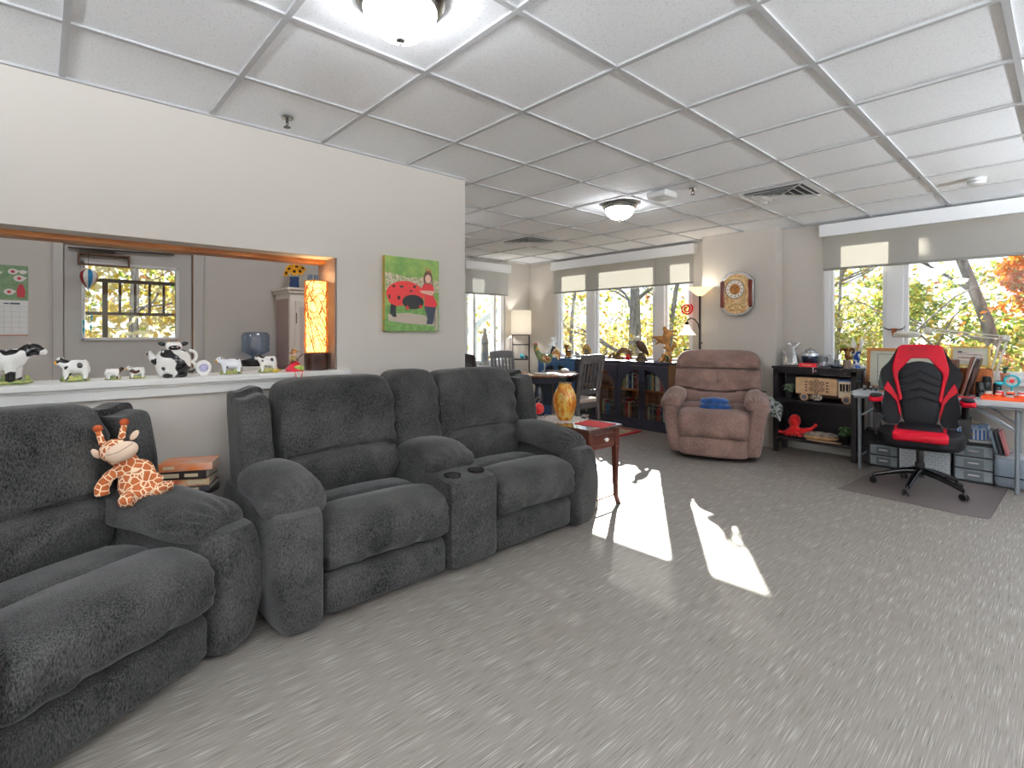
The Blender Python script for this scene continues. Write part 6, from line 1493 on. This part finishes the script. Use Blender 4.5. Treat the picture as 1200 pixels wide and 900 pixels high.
# ================================================================== on the pass-through ledge
LZ = 1.0525; LX = -3.265
m_cow = spots('cow_glaze', (244, 243, 240), (24, 22, 24), 15, .53)
m_cow2 = spots('cow_glaze_fine', (244, 243, 240), (24, 22, 26), 26, .52)
m_cowbr = spots('cow_glaze_brown', (246, 244, 240), (70, 44, 34), 22, .53)
m_grass = mat('grass_glaze', (88, 122, 84), .3, col2=(176, 170, 92), scale=60)
m_pinkg = mat('pink_glaze', (236, 180, 176), .25); m_yel = mat('yellow_glaze', (236, 172, 66), .25); m_wh = mat('white_glaze', (244, 243, 240), .15); m_bk = mat('black_glaze', (22, 20, 22), .2)
def cow(label, y, L, H, m, facing=1, muzzle=None, up=.0, name='cow_figurine', base=True, group='ceramic cows on the pass-through ledge', x=LX):
    """standing cow, built facing local +x; facing=1 looks to the picture's right"""
    t = thing(name, label, 'figurine', (x, y, LZ), 90 if facing > 0 else -90, group)
    b = .12 * H if base else 0
    g = G(); bl = L * .36
    g.ell((-.06 * L, 0, .60 * H), (bl, H * .27, H * .29), 18); g.ell((.20 * L, 0, .64 * H), (.13 * L, H * .24, H * .25), 14); g.ell((-.3 * L, 0, .62 * H), (.12 * L, H * .25, H * .27), 12)
    g.tube([(.22 * L, 0, .68 * H), (.34 * L, 0, (.82 + up) * H)], [H * .19, H * .15], 12)
    g.ell((.37 * L, 0, (.86 + up) * H), (.085 * L + .06 * H, H * .15, H * .15), 14); g.ell((.45 * L, 0, (.80 + up) * H), (.07 * L, H * .12, H * .11), 12)
    for sx, sy in ((.22, 1), (.16, -1), (-.30, 1), (-.24, -1)): g.tube([(sx * L, sy * H * .10, .55 * H), (sx * L, sy * H * .11, .2 * H), (sx * L, sy * H * .11, .04 * H)], [H * .13, H * .10, H * .10], 10)
    g.tube([(-.40 * L, 0, .70 * H), (-.44 * L, .0, .5 * H), (-.42 * L, 0, .34 * H)], [H * .03, H * .025, H * .035], 8)
    skin('body', g, max(.003, H * .032), m, t, 2)
    G().ell((.485 * L, 0, (.785 + up) * H), (.035 * L + .02 * H, H * .105, H * .09), 10).build('muzzle', muzzle or m_wh, t)
    for s in (-1, 1):
        G().ell((.335 * L, s * H * .19, (.92 + up) * H), (H * .035, H * .075, H * .035), 8, rotm(s * 15, 0, 0)).build('ear', m_bk, t)
        G().tube([(.355 * L, s * H * .05, (.94 + up) * H), (.36 * L, s * H * .075, (1.02 + up) * H)], [H * .022, H * .006], 6).build('horn', mat('horn_tan', (206, 160, 110), .3), t)
        G().ell((.42 * L, s * H * .125, (.88 + up) * H), (H * .022,) * 3, 8).build('eye', m_bk, t)
    G().ell((-.14 * L, 0, .38 * H), (H * .08, H * .07, H * .06), 8).build('udder', m_pinkg, t)
    if base:
        g = G(); g.sq((-.03 * L, 0, .055 * H), (.42 * L, H * .22, .055 * H), 3.5, 12, wr=H * .02, ws=40)
        for k in range(7): g.ell(((-.34 + k * .11) * L, H * .14, .13 * H + .04 * H * (k % 3)), (H * .07, H * .05, H * .10), 8)
        skin('grass_base', g, max(.003, H * .035), m_grass, t, 1)
    return t
cow('large black and white ceramic cow planter at the picture edge of the ledge', -.155, .34, .185, m_cow, 1)
cow('mid-sized ceramic cow on a grassy base with a yellow muzzle, right after the large one', .120, .135, .118, m_cow2, -1, m_yel)
cow('tiny ceramic cow facing the teapot side, the first of the two tiny ones', .272, .085, .062, m_cowbr, 1)
cow('tiny ceramic cow looking back the other way, nearer the cow teapot', .365, .085, .066, m_cowbr, -1, m_yel)
cow('lying-style pale ceramic cow with an orange muzzle beside the oval frame', .80, .14, .098, spots('cow_glaze_sparse', (238, 242, 248), (26, 28, 40), 20, .58), -1, m_yel)
cow('ceramic cow with its head raised, next to the broom lady figurine', 1.0, .13, .108, m_cow2, -1, m_wh, .02)
# cow teapot over a cow cup
t = thing('cow_teapot', 'plump cow-shaped ceramic teapot stacked on a cup, with spout and two looped handles', 'teapot', (LX, .525, LZ), 90)
# local -y faces the viewer's side (+X world), +x towards the picture's right
G().lathe([(0, 0), (.055, 0), (.068, .015), (.080, .045), (.083, .070), (.082, .082)], n=32).build('cup_body', m_cow, t)
G().lathe([(.084, .082), (.084, .09), (.078, .115), (.060, .138), (.045, .146), (0, .147)], n=32).build('teapot_body', m_cow, t)
G().tube([(-.065, 0, .075), (-.09, 0, .10), (-.105, 0, .125), (-.112, 0, .135)], [.024, .018, .013, .014], 12).build('spout', m_cow, t)
for z, r_ in ((.108, .030), (.052, .026)):
    G().tube([(.075 + r_ * .9 * cos(R(a)) + .006, 0, z + r_ * sin(R(a))) for a in range(-110, 111, 20)], .0085, 10).build('loop_handle', m_cow, t)
h = G().sq((0, -.012, .163), (.038, .032, .024), 3, 14).build('head', m_wh, t)
G().ell((0, -.042, .156), (.028, .014, .013), 12).build('muzzle', m_bk, h)
for s in (-1, 1):
    G().ell((s * .050, -.008, .176), (.020, .008, .011), 10, rotm(0, s * -12, 0)).build('ear', m_bk, h); G().tube([(s * .018, -.008, .182), (s * .022, -.008, .20)], [.006, .002], 6).build('horn', mat('horn_tan'), h)
    G().ell((s * .011, -.0545, .160), (.004, .003, .004), 8).build('nostril', m_pinkg, h)
    G().ell((s * .032, -.055, .010), (.024, .02, .012), 10).build('foot', m_bk, t)
# oval frame
t = thing('oval_frame', 'little white oval ceramic frame with a lilac centre standing on the ledge', 'picture frame', (LX + .01, .665, LZ), 90)
G().lathe([(0, -.007), (.034, -.007), (.040, 0), (.034, .007), (0, .007)], c=(0, 0, .042), n=28, rot=rotm(90, 0, 0), sy=1.05).build('surround', m_wh, t)
G().cyl((0, -.0072, .042), .023, .0015, 24, rot=rotm(90, 0, 0)).build('picture', mat('lilac_centre', (186, 184, 214), .4, col2=(150, 146, 190), scale=30), t)
G().box(-.018, .018, -.012, .012, 0, .008).build('foot', m_wh, t)
# broom lady
t = thing('witch_figurine', 'colourful seated lady figurine in a red dress and hat holding a broom', 'figurine', (LX + .02, 1.155, LZ), 84)
g = G(); g.lathe([(0, 0), (.052, 0), (.050, .012), (.036, .035), (.022, .058), (0, .062)], n=20); skin('red_dress', g, .004, mat('dress_red', (206, 30, 56), .3), t, 1)
G().ell((.015, -.028, .018), (.036, .022, .020), 14).build('green_apron', mat('apron_green', (112, 142, 62), .3, col2=(180, 190, 90), scale=60), t)
g = G(); g.ell((-.004, 0, .072), (.021, .018, .024), 12); g.tube([(.008, -.008, .082), (.014, -.03, .07), (-.012, -.036, .068)], [.008, .007, .006], 8); g.tube([(-.018, -.006, .082), (-.032, -.022, .068), (-.030, -.032, .062)], [.008, .007, .006], 8)
skin('blue_bodice', g, .0035, mat('bodice_blue', (60, 70, 110), .3, col2=(220, 190, 80), scale=70), t, 1)
hd = G().ell((-.002, -.002, .105), (.013, .014, .015), 12).build('head', mat('figurine_skin', (236, 206, 184), .4), t)
G().ell((-.002, .004, .108), (.017, .015, .015), 10).build('hair', mat('auburn', (120, 60, 34), .5), hd)
G().lathe([(0, 0), (.034, 0), (.034, .003), (.018, .006), (.010, .022), (0, .026)], c=(-.002, 0, .114), n=16, rot=rotm(0, -10, 0)).build('hat', mat('hat_tan', (176, 120, 70), .5), hd)
g = G(); g.tube([(-.09, -.02, .006), (-.03, -.034, .05), (.02, -.03, .085), (.045, -.02, .105)], .003, 6); g.build('broom_handle', mat('dark_walnut'), t)
G().tube([(-.125, -.016, .006), (-.105, -.018, .010), (-.082, -.021, .014)], [.010, .009, .004], 8).build('broom_head', mat('straw', (206, 176, 70), .7), t)
t = thing('bead_string', 'orange bead string looped down over the front of the ledge', 'bead string', (-3.122, 1.135, LZ + .004), 90)
g = G(); n = 26
for k in range(n + 1):
    f = k / n; x = -.022 + .044 * f; z = -.058 * sin(PI * f) ** .8 if 0 < f < 1 else 0
    g.ell((x, -.006, z), .0032, 6)
g2 = G(); g2.tube([(-.022, .03, -.001)] + [(-.022 + .044 * k / n, -.006, -.058 * sin(PI * k / n) ** .8 if 0 < k < n else 0) for k in range(n + 1)] + [(.022, .03, -.001)], .0016, 5)
g2.add([tuple(v) for v in g.v], g.f); g2.build('beads', mat('coral_bead', (240, 104, 64), .3), t)
# wicker cylinder lamp
t = thing('wicker_lamp', 'tall glowing cylindrical wicker lamp with a dark brown base at the end of the ledge', 'table lamp', (-3.285, 1.305, LZ))
G().lathe([(0, 0), (.071, 0), (.073, .004), (.073, .104), (.070, .107), (0, .107)], n=40).build('base', mat('dark_leather_base', (64, 36, 28), .3, col2=(44, 24, 20), scale=10, coat=.3), t)
m_gl = bpy.data.materials.new('lamp_glow'); m_gl.use_nodes = True; nt = m_gl.node_tree; b = nt.nodes['Principled BSDF']
b.inputs['Base Color'].default_value = lin((255, 214, 140)); b.inputs['Emission Color'].default_value = lin((255, 200, 112)); b.inputs['Emission Strength'].default_value = 1.9; b.inputs['Roughness'].default_value = .7
G().cyl((0, 0, .107), .060, .462, 36).build('lit_liner', m_gl, t)
G().lathe([(0, .50 - .15), (.03, .36), (.036, .40), (.03, .44), (0, .45)][:5], c=(0, 0, -.05), n=16)
rw = random.Random(12); m_wk = mat('wicker', (186, 112, 44), .6, col2=(222, 150, 74), scale=20)
g = G()
for k in range(84):
    a0 = rw.uniform(0, 6.28); z0 = rw.uniform(.12, .56); da = rw.choice([-1, 1]) * rw.uniform(1.2, 4.2); amp = rw.uniform(.03, .22) * rw.choice([-1, 1]); ph = rw.uniform(0, 6); pts = []
    for i in range(22):
        f = i / 21; z = min(.567, max(.110, z0 + amp * sin(f * 3 + ph) + .02 * sin(f * 11 + ph))); q = .068 + .003 * sin(f * 17 + k)
        pts.append((q * cos(a0 + da * f), q * sin(a0 + da * f), z))
    g.tube(pts, rw.uniform(.0014, .0026), 4, cap=False)
for z in (.110, .566): g.tube([(.069 * cos(a * PI / 18), .069 * sin(a * PI / 18), z) for a in range(36)], .0035, 5, closed=True)
g.build('wicker_shade', m_wk, t)
li = bpy.data.lights.new('lamp_bulb', 'POINT'); li.energy = .6; li.shadow_soft_size = .03; li.color = (1, .72, .4)
o = bpy.data.objects.new('lamp_bulb', li); COL.objects.link(o); o.parent = t; o.location = (0, 0, .60)

# ================================================================== canvas on the left wall
t = thing('canvas_print', 'square canvas photo print of a small child in red beside a giant ladybird', 'picture', (XL, 1.932, 1.557), 90)
# local x -> world +Y (picture right), local -y -> towards the room
w, h = .218, .257
G().box(-w, w, -.036, -.001, -h, h).build('stretched_canvas', mat('canvas_green', (150, 176, 96), .7, col2=(112, 150, 80), scale=16), t, smooth=False)
m_edge = mat('canvas_edge', (196, 140, 70), .7, col2=(120, 140, 60), scale=14)
G().box(-w - .0008, -w, -.036, -.001, -h, h).build('canvas_edge', m_edge, t, smooth=False)
lay = [0]
def flat(name, polys, m):
    """painted shapes, each layer a hair nearer the viewer"""
    lay[0] += 1; y = -.036 - .0004 * lay[0]; g = G()
    for p in polys: g.prism([(a * w, b * h) for a, b in p], y, y + .0003)
    return g.build(name, m, t, smooth=False)
def ov(cx, cy, rx, ry, n=20, a0=0, a1=360): return [(cx + rx * cos(R(a0 + (a1 - a0) * k / n)), cy + ry * sin(R(a0 + (a1 - a0) * k / n))) for k in range(n + (a1 - a0 < 360))]
flat('flower_band', [[(-.99, .1), (.99, .1), (.99, .42), (.4, .5), (-.2, .46), (-.99, .58)]], mat('blossoms', (214, 196, 180), .7, col2=(150, 160, 110), scale=60, lo=.45, hi=.55))
flat('lawn', [[(-.99, -.99), (.99, -.99), (.99, -.35), (-.99, -.30)]], mat('lawn_green', (120, 160, 88), .7, col2=(92, 128, 70), scale=30))
flat('path', [[(-.9, -.55), (-.2, -.5), (.9, -.6), (.85, -.85), (-.3, -.78), (-.88, -.72)], [(.80, -.35), (.95, -.35), (.95, -.98), (.84, -.98)]], mat('path_stone', (186, 172, 158), .7))
flat('black_legs', [[(-.80, -.25), (-.62, -.25), (-.62, -.5), (-.6, -.62), (-.72, -.62), (-.84, -.52)]], mat('paint_black', (26, 28, 32), .6))
flat('red_shell', [ov(-.28, .0, .68, .36, 26, 0, 180) + [(-.96, -.05), (-.85, -.25), (-.6, -.33), (-.2, -.28), (.3, -.2), (.42, -.05)]], mat('paint_red', (206, 48, 48), .5))
flat('shell_face', [ov(.0, -.20, .40, .20, 20)+[], ], mat('paint_black')); flat('shell_spots', [ov(-.52, -.1, .06, .055), ov(-.85, -.08, .035, .06), ov(-.42, .20, .07, .035), ov(.05, .22, .06, .035), ov(-.08, .10, .05, .03), ov(-.7, .2, .05, .035)], mat('paint_black'))
flat('rosy_cheeks', [ov(-.22, -.36, .06, .05), ov(.28, -.32, .06, .05)], mat('paint_red'))
flat('tights', [[(.42, -.30), (.88, -.30), (.78, -.70), (.74, -.80), (.50, -.80), (.54, -.66)]], mat('tights_navy', (44, 50, 64), .6))
flat('red_skirt', [[(.42, .02), (.76, .02), (.93, -.24), (.86, -.32), (.42, -.30)]], mat('dress_paint', (196, 44, 52), .6))
flat('red_top', [[(.30, .18), (.42, .33), (.72, .33), (.80, .18), (.78, .02), (.40, .02)]], mat('dress_paint'))
flat('bare_arms', [[(.24, .12), (.30, .06), (.72, .0), (.80, .08), (.76, .14), (.34, .13)]], mat('paint_skin', (226, 186, 164), .6))
flat('brown_hair', [ov(.56, .50, .17, .19), [(.38, .5), (.44, .34), (.40, .28)], [(.74, .5), (.70, .34), (.74, .28)]], mat('paint_hair', (84, 56, 44), .6))
flat('small_face', [ov(.56, .46, .115, .12), ], mat('paint_skin'))
flat('red_bow', [[(.48, .72), (.56, .66), (.66, .72), (.66, .64), (.56, .66), (.49, .80)]], mat('paint_red'))

# ================================================================== room behind: calendar, cooler, cabinet, chime
t = thing('wall_calendar', 'wall calendar with green patterned top page and white date grid behind the ledge', 'calendar', (XK, -.225, 1.54), 90)
G().box(-.155, .155, -.006, -.001, -.265, -.005).build('date_page', mat('paper_white'), t, smooth=False)
G().box(-.155, .155, -.007, -.001, .0, .262).build('picture_page', mat('sage_green', (122, 152, 114), .7, col2=(142, 168, 130), scale=40), t, smooth=False)
g = G()
for k in range(8): x = -.15 + k * .0428; g.box(x, x + .0012, -.0068, -.006, -.25, -.05)
for k in range(6): z = -.25 + k * .04; g.box(-.15, .15, -.0068, -.006, z, z + .0012)
g.build('grid_lines', mat('grid_grey', (170, 172, 178), .7), t, smooth=False)
g = G(); g.box(.02, .05, -.0068, -.006, -.033, -.024); g.box(.055, .11, -.0068, -.006, -.034, -.022); g.build('month_heading', mat('print_blue_grey') if 'print_blue_grey' in MATS else m_black, t, smooth=False)
g = G()
for x, z, r_ in ((-.12, .20, .035), (-.02, .20, .026), (.07, .215, .028), (.125, .215, .02), (.105, .165, .032), (.05, .06, .03), (-.09, .06, .035)):
    g.prism([(x + r_ * cos(R(a)), z + r_ * .8 * sin(R(a))) for a in range(0, 360, 30)], -.0078, -.007); g.prism([(x + r_ * .9, z + r_ * .5), (x + r_ * 1.4, z + r_ * .2), (x + r_ * .9, z - r_ * .3)], -.0078, -.007)
g.build('teacup_print', mat('teacup_white', (232, 226, 220), .6), t, smooth=False)
g = G()
for x, z in ((-.12, .20), (-.02, .20), (.07, .215), (.105, .165), (.05, .06), (-.09, .06)): g.prism([(x + .012 * cos(R(a)), z + .012 * sin(R(a))) for a in range(0, 360, 45)], -.0086, -.0078)
g.prism([(.095, .02), (.135, .02), (.14, .07), (.125, .12), (.105, .12), (.09, .07)], -.0078, -.007); g.build('rose_print', mat('rose_red', (204, 70, 80), .6), t, smooth=False)
G().box(-.157, .157, -.005, -.001, -.272, -.265).build('wood_hanger', mat('amber_strip'), t, smooth=False)
# water cooler
t = thing('water_cooler', 'white water cooler with an upturned clear blue-tinted bottle behind the ledge', 'water cooler', (-5.22, 1.50, 0), 90)
G().box(-.15, .15, -.16, .16, .0, .98).build('cabinet', mat('cooler_white', (228, 226, 220), .4), t, bevel=.012)
G().lathe([(0, .98), (.12, .98), (.13, 1.0), (.12, 1.035), (.05, 1.05), (0, 1.05)], n=28).build('collar', m_black, t)
G().lathe([(.0, 1.045), (.035, 1.045), (.04, 1.075), (.115, 1.11), (.122, 1.13), (.117, 1.155), (.122, 1.18), (.117, 1.205), (.122, 1.23), (.12, 1.27), (.10, 1.295), (0, 1.30)], n=32).build('bottle', glassy('bottle_tint', (206, 220, 238), .22, .06), t)
g = G(); g.cyl((-.03, -.17, .80), .012, .03, 10); g.cyl((.03, -.17, .80), .012, .03, 10); g.build('tap', m_black, t)
# painted cabinet
m_pk = mat('mauve_panel', (176, 150, 142), .5); m_cp = mat('cream_cabinet', (232, 222, 210), .45)
t = thing('painted_cabinet', 'tall cream cabinet with mauve side and flower-painted door behind the ledge', 'cabinet', (-5.44, 1.745, 0), 90)
# local x: along the wall, -y: out into the room
G().box(0, .56, -.42, -.002, .0, 1.655).build('body', m_cp, t, smooth=False, bevel=.003)
G().box(-.0015, 0, -.385, -.03, .10, 1.62).build('side_inset', m_pk, t, smooth=False)
g = G(); 
for o_, z0, z1 in ((.0, 1.655, 1.672), (.018, 1.672, 1.70), (.036, 1.70, 1.722)): g.box(-o_, .56 + o_, -.42 - o_, -.002, z0, z1)
g.build('crown', m_cp, t, smooth=False, bevel=.004)
dr = G().box(.045, .275, -.436, -.42, .12, 1.60).build('door', m_cp, t, smooth=False, bevel=.003)
G().box(.085, .235, -.4375, -.436, .18, 1.54).build('door_panel', mat('rose_panel', (214, 196, 190), .5), dr, smooth=False)
g = G(); g.tube([(.16, -.439, .95), (.14, -.439, 1.05), (.175, -.439, 1.15), (.15, -.439, 1.28), (.17, -.439, 1.42)], .003, 5)
g.build('painted_vine', mat('vine_green', (120, 130, 100), .6), dr)
g = G()
for x, z, r_ in ((.15, 1.42, .022), (.175, 1.33, .018), (.15, 1.22, .02), (.17, 1.10, .018), (.145, 1.02, .016)): g.ell((x, -.438, z), (r_, .002, r_), 10)
g.build('painted_roses', mat('rose_mauve', (176, 104, 120), .6), dr)
G().box(.050, .056, -.442, -.436, 1.38, 1.48).build('hinge', mat('aged_bronze'), dr, smooth=False)
dr = G().box(.285, .515, -.436, -.42, .12, 1.60).build('door', m_cp, t, smooth=False, bevel=.003); G().box(.325, .475, -.4375, -.436, .18, 1.54).build('door_panel', mat('rose_panel'), dr, smooth=False)
# sunflowers on the cabinet
t = thing('sunflower_vase', 'dark blue jug of yellow sunflowers on top of the painted cabinet', 'flower vase', (-5.16, 1.835, 1.7225), 70)
G().lathe([(0, 0), (.042, 0), (.046, .02), (.040, .08), (.044, .115), (.040, .115), (.034, .08), (0, .05)], n=24).build('jug', mat('jug_blue', (48, 72, 110), .25), t)
m_pet = mat('petal_yellow', (246, 184, 18), .6, col2=(232, 150, 10), scale=50); m_eye = mat('sunflower_eye', (52, 34, 20), .9)
for k, (x, y, z, ax_, az) in enumerate(((-.045, -.02, .19, 60, -30), (.0, -.04, .165, 75, 0), (.05, -.02, .17, 70, 28), (.02, .0, .215, 45, 10), (-.03, .02, .22, 35, -20), (-.07, .0, .15, 75, -50), (.075, .01, .205, 55, 45))):
    fr = Euler((R(ax_), 0, R(az)), 'XYZ').to_matrix()
    g = G()
    for j in range(16):
        a = 2 * PI * j / 16; u = Vector((cos(a), sin(a), 0)); s_ = Vector((-sin(a), cos(a), 0))
        vs = [u * .014 - s_ * .004, u * .014 + s_ * .004, u * .030 + s_ * .007 + Vector((0, 0, .004)), u * .046 + Vector((0, 0, .0 + .004 * (j % 2))), u * .030 - s_ * .007 + Vector((0, 0, .004))]
        g.add([tuple(v) for v in vs], [(0, 1, 2, 3, 4)], fr, (x, y, z))
    g.lathe([(0, -.006), (.017, -.004), (.018, .002), (.012, .005), (0, .006)], c=(x, y, z), n=14, rot=fr)
    fl = g.build('sunflower', m_pet, t, smooth=False)
    G().lathe([(0, .004), (.016, .003), (.013, .008), (0, .010)], c=(x, y, z), n=14, rot=fr).build('dark_centre', m_eye, fl)
    G().tube([(0, 0, .05), (x * .5, y * .5, .11), (x, y + .004, z - .004)], .0025, 5).build('stem', m_leaf, fl)
for i, (x, y, l) in enumerate(((-5.10, 1.965, 'slim blue-grey candle block nearer the sunflowers on the cabinet'), (-5.10, 2.03, 'slim blue-grey candle block, the farther of the pair on the cabinet'))):
    single('candle_block', G().box(-.02, .02, -.02, .02, 0, .145).box(-.026, .026, -.026, .026, 0, .012), mat('dusty_blue', (112, 130, 148), .5, col2=(150, 164, 176), scale=14), l, 'candle holder', (x, y, 1.7225), 0, 'candle blocks on the cabinet', bevel=.003)
# wind chime on the door closer
t = thing('balloon_chime', 'white and blue little hot-air balloon chime hanging from the door closer', 'wind chime', (-5.36, .285, 1.72), 84)
bm_ = [mat('balloon_white', (236, 234, 230), .4), mat('balloon_blue', (40, 130, 180), .4), mat('balloon_red', (150, 40, 44), .4)]
g = G(); pr = [(.004, -.085), (.02, -.06), (.05, -.02), (.062, .02), (.055, .055), (.03, .078), (.0, .084)]
for k in range(12):
    g.M((0, 1, 0, 2)[k % 4]); a0, a1 = R(k * 30), R(k * 30 + 30)
    for (r0, z0), (r1, z1) in zip(pr, pr[1:]): g.add([(r0 * cos(a0), r0 * sin(a0), z0), (r0 * cos(a1), r0 * sin(a1), z0), (r1 * cos(a1), r1 * sin(a1), z1), (r1 * cos(a0), r1 * sin(a0), z1)], [(0, 1, 2, 3)])
g.build('balloon', bm_, t); G().box(-.012, .012, -.012, .012, -.125, -.105).build('basket', mat('straw'), t, smooth=False)
G().tube([(0, 0, .084), (0, 0, .24)], .0012, 4).build('cord', m_black, t); G().tube([(0, 0, -.125), (0, 0, -.42)], .0012, 4).build('cord', m_black, t)
G().cyl((0, 0, -.17), .035, .003, 16).build('chime_disc', m_brass, t)
for x, z in ((-.03, -.34), (.02, -.30), (-.03, -.40), (.015, -.38)): G().prism([(x - .008, z), (x, z - .05), (x + .008, z), (x, z + .02)], -.002, .002).build('teal_drop', mat('teal_plastic'), t, smooth=False)
for x in (-.03, .018): G().tube([(x, 0, -.17), (x, 0, -.34)], .0008, 4).build('cord', m_black, t)

# ================================================================== on the ceiling
def sprinkler(label, x, y):
    t = thing('sprinkler', label, 'sprinkler', (x, y, HC), 0, 'ceiling sprinkler heads')
    G().lathe([(0, -.008), (.028, -.008), (.034, 0), (0, 0)], n=24).build('escutcheon', m_nickel, t)
    g = G(); g.cyl((0, 0, -.026), .008, .02, 12); g.tube([(-.012, 0, -.02), (-.012, 0, -.038), (0, 0, -.05), (.012, 0, -.038), (.012, 0, -.02)], .0025, 6); g.build('frame_arms', mat('sprinkler_dark', (88, 84, 82), .3, .8), t)
    G().lathe([(0, -.056), (.018, -.054), (.019, -.051), (0, -.050)], n=16).build('deflector', mat('sprinkler_dark'), t)
sprinkler('small metal sprinkler head in the ceiling tile above the long pass-through', -2.92, 1.0)
sprinkler('sprinkler head right next to the white alarm unit on the ceiling', -2.10, 3.93)
sprinkler('distant sprinkler head just past the wall end over the dining area', -5.35, 4.05)
t = thing('fire_alarm', 'white rectangular ceiling alarm strobe with a red lamp', 'alarm', (-2.33, 3.84, HC), 0)
G().box(-.095, .095, -.095, .095, -.058, -.0).build('housing', mat('alarm_white', (228, 228, 228), .4), t, bevel=.02, seg=4)
G().box(-.03, .03, -.05, .05, -.066, -.057).build('strobe_lens', mat('strobe_clear', (206, 208, 210), .15), t, bevel=.006); G().box(.03, .07, .094, .102, -.04, -.015).build('red_lamp', mat('bright_red'), t)
m_vw = mat('vent_white', (232, 232, 232), .4); m_vd = mat('vent_shadow', (60, 60, 62), .6)
def vent(label, x, y):
    t = thing('ceiling_vent', label, 'air vent', (x, y, HC - .002), 0, 'square ceiling air diffusers')
    G().box(-.26, .26, -.26, .26, .001, .004).build('backing', m_vd, t, smooth=False)
    g = G()
    for r0, r1, z0, z1 in ((.298, .245, -.003, -.003), (.236, .200, -.020, -.001), (.176, .140, -.020, -.001), (.116, .080, -.020, -.001), (.056, .010, -.018, -.004)):
        vs = []
        for r_, zz in ((r0, z0), (r1, z1), (r1, z1 + .002), (r0, z0 + .002)): vs += [(-r_, -r_, zz), (r_, -r_, zz), (r_, r_, zz), (-r_, r_, zz)]
        g.add(vs, [(4 * q + k, 4 * q + (k + 1) % 4, 4 * ((q + 1) % 4) + (k + 1) % 4, 4 * ((q + 1) % 4) + k) for q in range(4) for k in range(4)])
    g.bar((-.24, -.24, -.006), (.24, .24, -.006), .008); g.bar((.24, -.24, -.006), (-.24, .24, -.006), .008)
    g.build('louvres', m_vw, t, smooth=False)
vent('square ceiling air diffuser between the alarm unit and the smoke detector', -1.382 - TS / 2, GY + TS * 4.5)
vent('farther square ceiling air diffuser over the dining end', -1.382 - TS * 5.5, GY + TS * 4.5)
t = thing('smoke_detector', 'round white smoke detector on the ceiling above the desk', 'smoke detector', (-.50, 5.30, HC))
G().lathe([(0, -.045), (.04, -.045), (.052, -.040), (.056, -.03), (.056, -.012), (.062, -.008), (.062, 0), (0, 0)], n=32).build('housing', mat('alarm_white'), t)
G().lathe([(.0565, -.030), (.0565, -.018)], n=32).build('vent_band', mat('piping_grey'), t)
